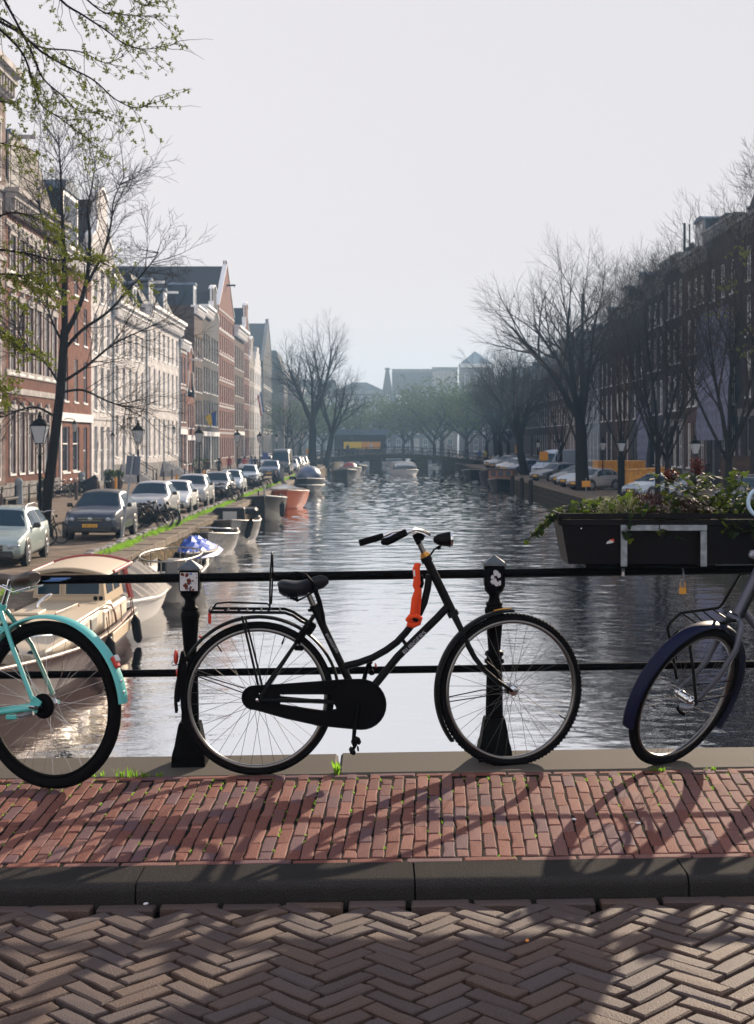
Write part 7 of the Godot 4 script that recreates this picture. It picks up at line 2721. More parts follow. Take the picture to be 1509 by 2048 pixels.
func twigs_from(b: MB, r: RandomNumberGenerator, pts: Array, rad: float, L: float, n: int, droop: float, out: Array, toward: Vector3) -> void:
	# fine twigs along a bough, leaf tufts at their knots and ends
	for i in n:
		var f := (0.12 + 0.88 * (i + r.randf()) / n) * (pts.size() - 1)
		var k := mini(int(f), pts.size() - 2)
		var p: Vector3 = pts[k].lerp(pts[k + 1], f - k)
		var d: Vector3 = (pts[k + 1] - pts[k]).normalized()
		d = (d * 0.9 + toward * 0.3 + Vector3(r.randfn(), r.randfn(), r.randfn()) * 0.55).normalized()
		var l := L * r.randf_range(0.4, 1.15)
		var tp := [p]
		for q in 5:
			d = (d + Vector3(r.randfn(), r.randfn(), r.randfn()) * 0.16 + Vector3(0, -droop, 0)).normalized()
			p += d * l / 5.0
			tp.append(p)
			if q > 0 and r.randf() < 0.75:
				out.append(p + Vector3(r.randfn(), r.randfn(), r.randfn()) * 0.02)
				if r.randf() < 0.5:
					out.append(p + d * 0.06 + Vector3(r.randfn(), r.randfn(), r.randfn()) * 0.035)
		b.tube(tp, [rad, rad * 0.85, rad * 0.7, rad * 0.55, rad * 0.45, rad * 0.35], 3, false)


func smooth(p: Array, k := 4) -> Array:
	var c := Curve3D.new()
	for i in p.size():
		var t: Vector3 = (p[mini(i + 1, p.size() - 1)] - p[maxi(i - 1, 0)]) / 6.0
		c.add_point(p[i], -t, t)
	var out := []
	var n := (p.size() - 1) * k
	for i in n + 1:
		var f := float(i) / k
		out.append(c.samplef(f))
	return out


func taper(n: int, a: float, z: float) -> Array:
	var o := []
	for i in n:
		o.append(lerpf(a, z, i / float(n - 1)))
	return o


func trees() -> void:
	# ---- budding elm outside the left edge: its boughs hang into the picture
	var o := thing("tree", "budding elm at the left edge whose drooping boughs carry yellow green leaf tufts", "tree", Vector3(-9.6, QUAY, -19.0))
	var r := RandomNumberGenerator.new()
	r.seed = 21
	var tb := MB.new()
	tb.tube([Vector3(0, -0.2, 0), Vector3(0, 0.4, 0), Vector3(0.1, 3.0, -0.1), Vector3(0.2, 5.6, -0.3), Vector3(0.6, 8.2, -0.5), Vector3(0.9, 10.5, -0.6)], [0.42, 0.34, 0.3, 0.26, 0.2, 0.12], 12)
	part("trunk", tb, M.bark, o)
	var bb := MB.new()
	var tw := MB.new()
	var buds := []
	var Q := func(x: float, y: float, d: float) -> Vector3:
		return P(x, y, d) - o.position
	var fork := Vector3(0.5, 8.0, -0.5)
	var boughs := [
		[[[-160, -120, 19.5], [-40, 5, 19.6], [33, 56, 19.7], [76, 93, 19.8], [159, 103, 19.9], [212, 126, 20.0], [245, 112, 20.0]], 0.03, 24, 0.7],
		[[[-90, -190, 19.4], [60, -80, 19.5], [122, 0, 19.6], [166, 30, 19.7], [212, 60, 19.8], [252, 89, 19.9], [298, 98, 20.0], [358, 86, 20.0]], 0.032, 26, 0.7],
		[[[-160, -40, 19.0], [-50, 10, 19.1], [0, 43, 19.2], [40, 66, 19.3], [83, 103, 19.4], [132, 132, 19.5], [186, 159, 19.6], [232, 199, 19.7], [275, 217, 19.8], [300, 205, 19.8]], 0.036, 30, 0.75],
		[[[-120, -130, 18.6], [-30, -60, 18.7], [20, 20, 18.8], [66, 109, 18.9], [86, 156, 19.0], [126, 192, 19.1], [159, 222, 19.2], [205, 222, 19.2]], 0.032, 28, 0.7],
		[[[-100, -20, 18.9], [-10, 50, 19.0], [43, 103, 19.1], [63, 152, 19.2], [83, 209, 19.3], [119, 235, 19.4], [159, 265, 19.4], [182, 283, 19.4]], 0.03, 26, 0.7],
		[[[40, -110, 19.9], [130, -40, 20.0], [200, 20, 20.1], [232, 27, 20.1], [265, 31, 20.2], [322, 33, 20.2]], 0.024, 22, 0.6],
		[[[60, -90, 19.9], [180, -50, 20.0], [240, -20, 20.1], [285, 10, 20.2], [300, 5, 20.2]], 0.02, 14, 0.5],
		[[[-160, 120, 18.5], [-60, 180, 18.6], [-10, 200, 18.7], [20, 206, 18.8], [35, 203, 18.8]], 0.022, 12, 0.5],
		[[[-150, 210, 18.5], [-60, 260, 18.6], [-10, 282, 18.7], [30, 293, 18.7], [48, 294, 18.7]], 0.024, 16, 0.5],
		# lower bough in front of the red brick house
		[[[-260, 440, 18.4], [-120, 480, 18.6], [0, 499, 18.9], [60, 508, 19.1], [110, 520, 19.3], [160, 517, 19.4], [196, 520, 19.5]], 0.035, 44, 0.85],
		[[[-120, 480, 18.6], [-20, 440, 18.7], [30, 425, 18.9], [80, 440, 19.0], [125, 470, 19.1]], 0.022, 24, 0.7],
		[[[-200, 560, 18.3], [-60, 560, 18.5], [0, 548, 18.7], [50, 552, 18.8], [90, 570, 18.9]], 0.025, 24, 0.7],
		[[[-220, 650, 18.3], [-80, 660, 18.4], [-10, 655, 18.5], [20, 680, 18.6], [42, 700, 18.6]], 0.025, 22, 0.6],
		[[[-240, 760, 18.3], [-90, 730, 18.4], [-30, 745, 18.5], [2, 775, 18.5]], 0.022, 16, 0.5]]
	for i in boughs.size():
		var g: Array = boughs[i]
		var pts := [fork if i < 9 else Vector3(0.15, 4.2 - 0.25 * (i - 9), -0.2)]
		if i == 10: pts = []
		for q in g[0]:
			pts.append(Q.call(q[0], q[1], q[2]))
		pts = smooth(pts)
		bb.tube(pts, taper(pts.size(), g[1] * 0.85, 0.004), 6, false)
		twigs_from(tw, r, pts.slice(5), 0.006, g[3], g[2], 0.10, buds, Vector3(0.5, -0.3, 0))
		for q in 8:
			buds.append(pts[pts.size() - 1 - q] + Vector3(r.randfn(), r.randfn(), r.randfn()) * 0.02)
	part("bough", bb, M.bark, o)
	part("twigs", tw, M.twig, o).set_meta("kind", "stuff")
	var xs := []
	for p in buds:
		var low: bool = p.y < 5.6
		var q: Vector3 = o.position + p
		if q.x / -q.z * F + 754.5 > 380.0: continue
		xs.append(Transform3D(Basis(Vector3.UP, r.randf() * TAU) * Basis(Vector3.RIGHT, r.randf() * TAU) * Basis().scaled(Vector3.ONE * r.randf_range(0.028, 0.048) * (1.3 if low else 1.0)), p))
	scatter("leaves", leaf_tuft(5), M.bud, xs, o)
	# ---- bare tree by the parked cars, left
	o = thing("tree", "bare leaning street tree between the two nearest parked cars on the left quay", "tree", Vector3(-11.4, QUAY, -49.5))
	tb = MB.new()
	var cr := MB.new()
	tips = []
	r.seed = 5
	var W := func(x: float, y: float, d: float) -> Vector3:
		return P(x, y, d) - o.position
	var tr := smooth([Vector3(0, -0.2, 0), W.call(92, 1030, 49.5), W.call(107, 900, 49.5), W.call(121, 785, 49.5), W.call(130, 660, 49.5)])
	tb.tube(tr, taper(tr.size(), 0.205, 0.15), 12)
	var main := [
		[[[130, 662], [129, 560], [127, 480], [124, 400], [121, 330], [118, 285]], 0.115],
		[[[132, 668], [160, 610], [176, 545], [180, 470], [176, 420], [185, 370], [192, 320]], 0.10],
		[[[170, 575], [205, 510], [222, 450], [228, 400], [250, 350]], 0.06],
		[[[128, 700], [165, 660], [215, 625], [262, 575], [300, 530], [318, 505]], 0.07],
		[[[124, 765], [170, 735], [225, 690], [275, 665], [330, 640]], 0.06],
		[[[122, 785], [165, 780], [210, 800], [250, 815], [290, 835]], 0.05],
		[[[113, 835], [75, 815], [40, 820], [0, 835], [-40, 830]], 0.05],
		[[[122, 775], [95, 730], [60, 700], [30, 650], [10, 600]], 0.045],
		[[[128, 690], [100, 630], [90, 560], [70, 500]], 0.05],
		[[[127, 600], [105, 540], [95, 480], [80, 420], [72, 360]], 0.04]]
	for g in main:
		var pts := []
		for i in g[0].size():
			pts.append(W.call(g[0][i][0], g[0][i][1], 49.5 + i * r.randf_range(-0.35, 0.35)))
		pts = smooth(pts)
		tb.tube(pts, taper(pts.size(), g[1], 0.012), 7, false)
		for i in int(5 + pts.size() * 1.0):
			var f := r.randf_range(0.22, 0.99) * (pts.size() - 1)
			var k := mini(int(f), pts.size() - 2)
			var d: Vector3 = (pts[k + 1] - pts[k]).normalized()
			var side := d.cross(Vector3(r.randfn(), r.randfn(), r.randfn())).normalized()
			limb(tb, cr, r, pts[k].lerp(pts[k + 1], f - k), (d + side * r.randf_range(0.5, 0.95)).normalized(), r.randf_range(0.9, 2.0), 0.017, 2, 4, 0.03, 0.1, [0, 0, 6, 4], 0.6)
	part("trunk", tb, M.bark, o)
	part("crown", cr, M.twig, o)
	# ---- left: young tree before the far houses, great elm by the far bridge
	tree("small", 31, 10.5, 0.16, "small", "slim bare tree in front of the brown houses on the left quay", Vector3(-11.2, QUAY, -172.0), 0.6, Vector2(-0.06, 0))
	tree("elmA", 12, 19.6, 0.62, "elm", "great bare elm with a broad round crown at the left end of the far bridge", Vector3(-8.6, QUAY, -190.0), 0.3)
	tree("elmB", 19, 14.0, 0.42, "elm", "leaning second stem close behind the great left elm", Vector3(-6.9, QUAY, -194.0), 2.0, Vector2(-0.16, 0))
	tree("small", 31, 10.5, 0.16, "small", "thin bare tree just left of the great elm", Vector3(-10.8, QUAY, -184.0), 2.2, Vector2.ZERO, 0.85)
	# ---- right row
	tree("elmC", 44, 16.6, 0.50, "elm", "big bare elm with a wide open crown on the right quay", Vector3(13.9, QUAY, -96.0), 1.2, Vector2(0.045, 0))
	tree("elmB", 19, 14.0, 0.42, "elm", "leaning bare tree that spreads over the water left of the big right elm", Vector3(14.6, QUAY, -140.0), 0.4, Vector2(0.20, 0.05))
	tree("elmD", 57, 13.5, 0.34, "elm", "tall bare tree behind the leaning one on the right quay", Vector3(15.2, QUAY, -150.0), 0.0)
	tree("vaseA", 61, 13.6, 0.17, "vase", "narrow bare street tree behind the lamp with the dark base", Vector3(14.8, QUAY, -86.0), 0.0)
	tree("vaseB", 66, 13.8, 0.21, "vase", "bare street tree in front of the white cloth sheeting", Vector3(14.6, QUAY, -74.0), 0.7)
	tree("vaseA", 61, 13.6, 0.17, "vase", "bare street tree standing just right of the white cloth sheeting", Vector3(15.6, QUAY, -76.5), 2.4)
	var vt := tree("vaseC", 71, 14.2, 0.24, "vase", "rightmost bare street tree, tall above the planter", Vector3(14.5, QUAY, -59.0), 1.6, Vector2(-0.03, 0))
	tree("vaseB", 66, 13.8, 0.21, "vase", "bare tree at the far right edge of the view", Vector3(15.4, QUAY, -50.0), 2.9)
	tree("vaseA", 61, 13.6, 0.17, "vase", "thin bare trunk beside the white van on the right quay", Vector3(15.4, QUAY, -108.0), 1.1, Vector2.ZERO, 0.95)
	tree("vaseB", 66, 13.8, 0.21, "vase", "thin bare trunk just left of the big right elm", Vector3(15.8, QUAY, -122.0), 4.0, Vector2.ZERO, 0.9)
	tree("elmD", 57, 13.5, 0.34, "elm", "bare tree far along the right quay by the small yellow sign", Vector3(15.4, QUAY, -176.0), 3.0, Vector2(0.05, 0))
	tree("elmB", 19, 14.0, 0.42, "elm", "bare tree at the right end of the far bridge", Vector3(17.0, QUAY, -200.0), 3.6, Vector2(0.1, 0))
	# a few green tufts in the rightmost tree
	xs = []
	r.seed = 8
	for c in [[1478, 505, 56.0], [1455, 580, 57.0], [1470, 560, 58.0], [1495, 500, 57.0], [1500, 660, 56.0], [1440, 630, 58.0], [1503, 700, 57.0]]:
		for i in 12:
			xs.append(Transform3D(Basis(Vector3.UP, r.randf() * 6.0).scaled(Vector3.ONE * r.randf_range(0.06, 0.11)), P(c[0] + r.randfn() * 11.0, c[1] + r.randfn() * 8.0, c[2] + r.randfn() * 0.3)))
	var lv := scatter("leaves", leaf_tuft(9), M.bud, xs, vt)
	lv.transform = vt.transform.affine_inverse()
	# ---- trees in young leaf beyond the far bridge
	var proto: Node3D = null
	var spots := [[-12.5, -232, 1.0, "pale green tree in young leaf left of the hoarding beyond the far bridge"], [-2.6, -238, 0.95, "thin green tree in young leaf right behind the yellow and orange hoarding"], [4.6, -246, 1.1, "green tree in young leaf above the tour boat beyond the far bridge"], [9.5, -236, 1.15, "broad green tree in young leaf over the right pier of the far bridge"], [14.5, -228, 1.2, "dense green tree in young leaf at the right end of the far bridge"], [18.5, -240, 1.25, "tall hazy tree in young leaf in front of the pyramid roofed tower"], [-7.0, -262, 1.0, "small hazy green tree far behind the great elm"], [1.0, -285, 1.1, "faint hazy tree before the narrow gable at the end of the canal"], [13.0, -280, 1.2, "faint hazy tree before the long flat roofed block"], [-14.0, -300, 1.2, "faint hazy tree at the far left behind the great elm"], [6.5, -262, 1.3, "tall hazy green tree behind the tour boats"], [-9.5, -246, 1.05, "pale green tree between the great elm and the hoarding"], [11.5, -254, 1.35, "high hazy green tree behind the broad one at the right pier"], [20.5, -222, 1.2, "dark green tree beyond the right end of the far bridge"], [16.5, -262, 1.5, "highest hazy tree, under the eave of the pyramid roofed tower"]]
	for s in spots:
		if proto == null:
			proto = tree("springA", 88, 11.5, 0.26, "spring", s[3], Vector3(s[0], QUAY, s[1]), 0.0, Vector2.ZERO, 1.0, "trees beyond the far bridge")
			xs = []
			r.seed = 14
			for t in cache["springA"][2]:
				for q in 4:
					xs.append(Transform3D(Basis(Vector3.UP, r.randf() * 6.0) * Basis(Vector3.RIGHT, r.randf() * 6.0).scaled(Vector3.ONE * r.randf_range(0.13, 0.24)), t + Vector3(r.randfn(), r.randfn(), r.randfn()) * 0.35))
			scatter("leaves", leaf_tuft(3), M.spring, xs, proto)
			proto.scale *= s[2] * 0.86
		else:
			var c := dup(proto, "tree", Vector3(s[0], QUAY, s[1]), 0.0, s[3], "trees beyond the far bridge")
			c.basis = Basis(Vector3.UP, s[0] * 1.7) * Basis().scaled(Vector3(s[2] * 1.1, s[2], s[2] * 1.1) * cache["springA"][3] * 0.86)


func lamp_post() -> Node3D:
	var o := thing("street_lamp", "", "street lamp")
	var p := MB.new()
	p.lathe([Vector2(0.13, 0), Vector2(0.13, 0.12), Vector2(0.10, 0.18), Vector2(0.085, 0.9), Vector2(0.10, 0.95), Vector2(0.10, 1.0), Vector2(0.06, 1.06), Vector2(0.045, 2.75), Vector2(0.06, 2.78), Vector2(0.06, 2.83), Vector2(0.03, 2.86), Vector2(0.03, 2.95)], 12)
	part("pole", p, M.iron, o)
	var b := MB.new()
	for k in 4:
		var q := Basis(Vector3.UP, PI / 2 * k)
		b.tube([q * Vector3(0.03, 2.86, 0), q * Vector3(0.12, 2.96, 0), q * Vector3(0.13, 3.06, 0), q * Vector3(0.07, 3.16, 0), q * Vector3(0.13, 3.24, 0)], 0.014, 5)
	part("bracket", b, M.iron, o)
	var g := MB.new()
	var rings := []
	for s in [[0.125, 3.25], [0.255, 3.82]]:
		var ring := PackedVector3Array()
		for k in 4:
			ring.append(Basis(Vector3.UP, PI / 2 * k) * Vector3(s[0], s[1], s[0]))
		rings.append(ring)
	g.loft(rings, true, true, true, true)
	part("lantern_glass", g, M.lamp_glass, o)
	var f := MB.new()
	for k in 4:
		var q := Basis(Vector3.UP, PI / 2 * k)
		f.tube([q * Vector3(0.128, 3.23, 0.128), q * Vector3(0.262, 3.84, 0.262)], 0.013, 5)
		f.tube([q * Vector3(0.262, 3.83, 0.262), q * Vector3(0.262, 3.83, -0.262)], 0.02, 5)
		f.tube([q * Vector3(0.128, 3.24, 0.128), q * Vector3(0.128, 3.24, -0.128)], 0.018, 5)
	part("lantern_frame", f, M.iron, o)
	var h := MB.new()
	h.lathe([Vector2(0.29, 3.84), Vector2(0.30, 3.88), Vector2(0.24, 3.92), Vector2(0.19, 3.99), Vector2(0.10, 4.04), Vector2(0.07, 4.08), Vector2(0.09, 4.12), Vector2(0.05, 4.17), Vector2(0.03, 4.2), Vector2(0.04, 4.24), Vector2(0.01, 4.3)], 12)
	part("hood", h, M.iron, o)
	return o


func simple_bike(label: String, at: Vector3, turn: float, paint: Material, group := "") -> Node3D:
	# upright city bicycle, forward is +x
	var o := thing("bicycle", label, "bicycle", at, turn, group)
	var a := Vector3(-0.54, 0.345, 0)
	var c := Vector3(0.58, 0.345, 0)
	wheel(o, a, Basis(), 0.345, 0.022, [M.rubber, M.rim_metal, M.spoke_metal], false)
	wheel(o, c, Basis(), 0.345, 0.022, [M.rubber, M.rim_metal, M.spoke_metal], false)
	if not cache.has("sb"):
		var f := MB.new()
		var bk := Vector3(-0.08, 0.30, 0)
		f.tube([bk, Vector3(-0.25, 0.80, 0)], 0.018, 6)
		f.tube([bk, Vector3(0.33, 0.72, 0)], 0.02, 6)
		f.tube([Vector3(-0.16, 0.50, 0), Vector3(0.10, 0.60, 0), Vector3(0.31, 0.82, 0)], 0.017, 6)
		f.tube([Vector3(0.34, 0.68, 0), Vector3(0.28, 0.90, 0)], 0.022, 6)
		for s in [0.05, -0.05]:
			f.tube([Vector3(-0.22, 0.72, 0), a + Vector3(0, 0, s)], 0.010, 5)
			f.tube([bk, a + Vector3(0, 0, s)], 0.011, 5)
		var fk := MB.new()
		for s in [0.05, -0.05]:
			fk.tube([Vector3(0.34, 0.69, s * 0.5), Vector3(0.44, 0.5, s), c + Vector3(0, 0, s)], 0.013, 5)
		var h := MB.new()
		h.tube([Vector3(0.28, 0.90, 0), Vector3(0.255, 1.06, 0)], 0.014, 6)
		h.tube([Vector3(0.08, 1.03, 0.28), Vector3(0.22, 1.08, 0.2), Vector3(0.27, 1.06, 0), Vector3(0.22, 1.08, -0.2), Vector3(0.08, 1.03, -0.28)], 0.014, 6)
		var sp := MB.new()
		sp.tube([Vector3(-0.25, 0.8, 0), Vector3(-0.285, 0.92, 0)], 0.013, 5)
		var cc := MB.new()
		cc.prism(PackedVector2Array([Vector2(-0.60, 0.30), Vector2(-0.60, 0.39), Vector2(-0.1, 0.42), Vector2(0.02, 0.38), Vector2(0.04, 0.29), Vector2(-0.02, 0.2), Vector2(-0.12, 0.19)]), 0.03, 0.055)
		var ca := MB.new()
		for s in [0.06, -0.06]:
			ca.tube([Vector3(-0.26, 0.74, s), Vector3(-0.84, 0.76, s), Vector3(-0.86, 0.75, 0)], 0.009, 5)
			ca.tube([Vector3(-0.6, 0.75, s), a + Vector3(0, 0, s)], 0.008, 5)
		var lp := MB.new()
		lp.ball(Vector3(0.40, 0.90, 0), Vector3(0.05, 0.04, 0.04), 5, 8)
		cache["sb"] = [f.mesh(), fk.mesh(), h.mesh(), sp.mesh(), cc.mesh(), ca.mesh(), lp.mesh(), guard(0.37, deg_to_rad(0), deg_to_rad(185), 0.03).mesh(), guard(0.37, deg_to_rad(60), deg_to_rad(215), 0.03).mesh(), saddle_mesh(0.27, 0.2, 0.08).mesh()]
	var m: Array = cache["sb"]
	part("frame", m[0], paint, o)
	part("fork", m[1], paint, o)
	part("handlebar", m[2], M.chrome, o)
	part("seat_post", m[3], M.chrome, o)
	part("chain_case", m[4], M.bike_matt, o)
	part("carrier", m[5], M.bike_black, o)
	part("headlight", m[6], M.bike_matt, o)
	part("rear_mudguard", m[7], M.bike_black, o, a)
	part("front_mudguard", m[8], M.bike_black, o, c)
	part("saddle", m[9], M.leather, o, Vector3(-0.27, 0.95, 0))
	return o


# ---- people: one skin over a skeleton of tapered bones
func person_mesh(bones: Array, tint: Callable, cell := 0.032) -> ArrayMesh:
	var lo := Vector3.ONE * 99.0
	var hi := Vector3.ONE * -99.0
	for b in bones:
		for e in [[b[0], b[2]], [b[1], b[3]]]:
			lo = lo.min(e[0] - Vector3.ONE * (e[1] + 0.1))
			hi = hi.max(e[0] + Vector3.ONE * (e[1] + 0.1))
	var n := Vector3i((hi - lo) / cell) + Vector3i.ONE * 2
	var f := PackedFloat32Array()
	f.resize(n.x * n.y * n.z)
	f.fill(9.0)
	for b in bones:
		var a: Vector3 = b[0]
		var ab: Vector3 = b[1] - a
		var r: float = maxf(b[2], b[3]) + 0.1
		var l0 := Vector3i(((a.min(b[1]) - Vector3.ONE * r) - lo) / cell).clamp(Vector3i.ZERO, n - Vector3i.ONE)
		var l1 := Vector3i(((a.max(b[1]) + Vector3.ONE * r) - lo) / cell).clamp(Vector3i.ZERO, n - Vector3i.ONE)
		var q := maxf(ab.length_squared(), 1e-6)
		for z in range(l0.z, l1.z + 1):
			for y in range(l0.y, l1.y + 1):
				for x in range(l0.x, l1.x + 1):
					var p := lo + Vector3(x, y, z) * cell
					var t := clampf((p - a).dot(ab) / q, 0.0, 1.0)
					var d: float = (p - a - ab * t).length() - lerpf(b[2], b[3], t)
					var k := x + n.x * (y + n.y * z)
					var o := f[k]
					var h := clampf(0.5 + 0.5 * (o - d) / 0.04, 0.0, 1.0)
					f[k] = lerpf(o, d, h) - 0.04 * h * (1.0 - h)
	var id := {}
	var mb := MB.new()
	mb.colored = true
	for z in n.z - 1:
		for y in n.y - 1:
			for x in n.x - 1:
				var c := Vector3.ZERO
				var k := 0
				for e in [[0, 1], [2, 3], [4, 5], [6, 7], [0, 2], [1, 3], [4, 6], [5, 7], [0, 4], [1, 5], [2, 6], [3, 7]]:
					var i0: int = e[0]; var i1: int = e[1]
					var v0 := f[x + (i0 & 1) + n.x * (y + ((i0 >> 1) & 1) + n.y * (z + (i0 >> 2)))]
					var v1 := f[x + (i1 & 1) + n.x * (y + ((i1 >> 1) & 1) + n.y * (z + (i1 >> 2)))]
					if (v0 < 0.0) != (v1 < 0.0):
						var t := v0 / (v0 - v1)
						c += Vector3(i0 & 1, (i0 >> 1) & 1, i0 >> 2).lerp(Vector3(i1 & 1, (i1 >> 1) & 1, i1 >> 2), t)
						k += 1
				if k:
					id[x + n.x * (y + n.y * z)] = mb.v.size()
					var p := lo + (Vector3(x, y, z) + c / k) * cell
					mb.v.append(p)
					mb.n.append(Vector3.ZERO)
					mb.c.append(tint.call(p))
	var st := [1, n.x, n.x * n.y]
	for z in range(1, n.z - 1):
		for y in range(1, n.y - 1):
			for x in range(1, n.x - 1):
				var k := x + n.x * (y + n.y * z)
				for ax in 3:
					var v0 := f[k]
					var v1: float = f[k + st[ax]]
					if (v0 < 0.0) == (v1 < 0.0): continue
					var u: int = st[(ax + 1) % 3]
					var w: int = st[(ax + 2) % 3]
					var q := [id.get(k, -1), id.get(k - u, -1), id.get(k - u - w, -1), id.get(k - w, -1)]
					if q.has(-1): continue
					if v0 > 0.0: q.reverse()
					# clockwise seen from outside
					var fn: Vector3 = (mb.v[q[1]] - mb.v[q[0]]).cross(mb.v[q[3]] - mb.v[q[0]])
					mb.idx.append_array(PackedInt32Array([q[0], q[2], q[1], q[0], q[3], q[2]]))
					for j in q:
						mb.n[j] += fn
	for i in mb.n.size():
		mb.n[i] = mb.n[i].normalized()
	return mb.mesh()


func person(label: String, at: Vector3, turn: float, pose: String, coat: Color, legs: Color, hair := Color(0.03, 0.02, 0.015), sc := 1.0) -> Node3D:
	var bones := []
	var V := func(x, y, z): return Vector3(x, y, z)
	if pose == "sit":
		bones = [[V.call(0, 0.16, 0), V.call(0, 0.50, -0.03), 0.15, 0.16], [V.call(0, 0.50, -0.03), V.call(0, 0.58, 0.0), 0.16, 0.07], [V.call(0, 0.60, 0), V.call(0, 0.66, 0.02), 0.06, 0.055], [V.call(0, 0.74, 0.03), V.call(0, 0.80, 0.02), 0.09, 0.1]]
		for s in [-1.0, 1.0]:
			bones.append_array([[V.call(0.09 * s, 0.12, 0.03), V.call(0.11 * s, 0.34, 0.42), 0.09, 0.065], [V.call(0.11 * s, 0.34, 0.42), V.call(0.10 * s, 0.06, 0.72), 0.06, 0.045], [V.call(0.10 * s, 0.05, 0.72), V.call(0.10 * s, 0.05, 0.86), 0.045, 0.035], [V.call(0.19 * s, 0.50, -0.02), V.call(0.24 * s, 0.30, 0.12), 0.06, 0.045], [V.call(0.24 * s, 0.30, 0.12), V.call(0.12 * s, 0.33, 0.36), 0.042, 0.035]])
	else:
		var st := 0.24 if pose == "walk" else 0.03
		bones = [[V.call(0, 0.95, 0), V.call(0, 1.15, 0), 0.135, 0.13], [V.call(0, 1.15, 0), V.call(0, 1.36, 0), 0.13, 0.15], [V.call(-0.12, 1.40, 0), V.call(0.12, 1.40, 0), 0.085, 0.085], [V.call(0, 1.42, 0), V.call(0, 1.54, 0.01), 0.06, 0.052], [V.call(0, 1.60, 0.03), V.call(0, 1.68, 0.01), 0.082, 0.095]]
		for s in [-1.0, 1.0]:
			bones.append_array([[V.call(0.09 * s, 0.92, 0), V.call(0.10 * s, 0.50, st * 0.6 * s + 0.03), 0.095, 0.065], [V.call(0.10 * s, 0.50, st * 0.6 * s + 0.03), V.call(0.10 * s, 0.08, st * s), 0.062, 0.042], [V.call(0.10 * s, 0.05, st * s), V.call(0.11 * s, 0.04, st * s + 0.15), 0.045, 0.035], [V.call(0.20 * s, 1.40, 0), V.call(0.25 * s, 1.12, -0.1 * s * st * 4.0), 0.062, 0.048], [V.call(0.25 * s, 1.12, -0.1 * s * st * 4.0), V.call(0.24 * s, 0.88, 0.08 - 0.12 * s * st * 4.0), 0.045, 0.036], [V.call(0.24 * s, 0.87, 0.08 - 0.12 * s * st * 4.0), V.call(0.235 * s, 0.78, 0.11 - 0.12 * s * st * 4.0), 0.036, 0.028]])
	var hy := 1.0 if pose != "sit" else 0.5
	var tint := func(p: Vector3) -> Color:
		if pose == "sit":
			if p.y > 0.62: return hair if p.z < 0.06 or p.y > 0.84 else Color(0.45, 0.27, 0.2)
			return coat if p.z < 0.2 and p.y > 0.14 else legs
		if p.y > 1.50: return hair if p.z < 0.055 or p.y > 1.70 else Color(0.45, 0.27, 0.2)
		if p.y < 0.87 and absf(p.x) > 0.20: return Color(0.45, 0.27, 0.2)
		return coat if p.y > 0.80 else legs
	var m := person_mesh(bones, tint, 0.04)
	var o := thing("person", label, "person", at, turn)
	o.scale = Vector3.ONE * sc
	part("body", m, M.figure, o)
	return o


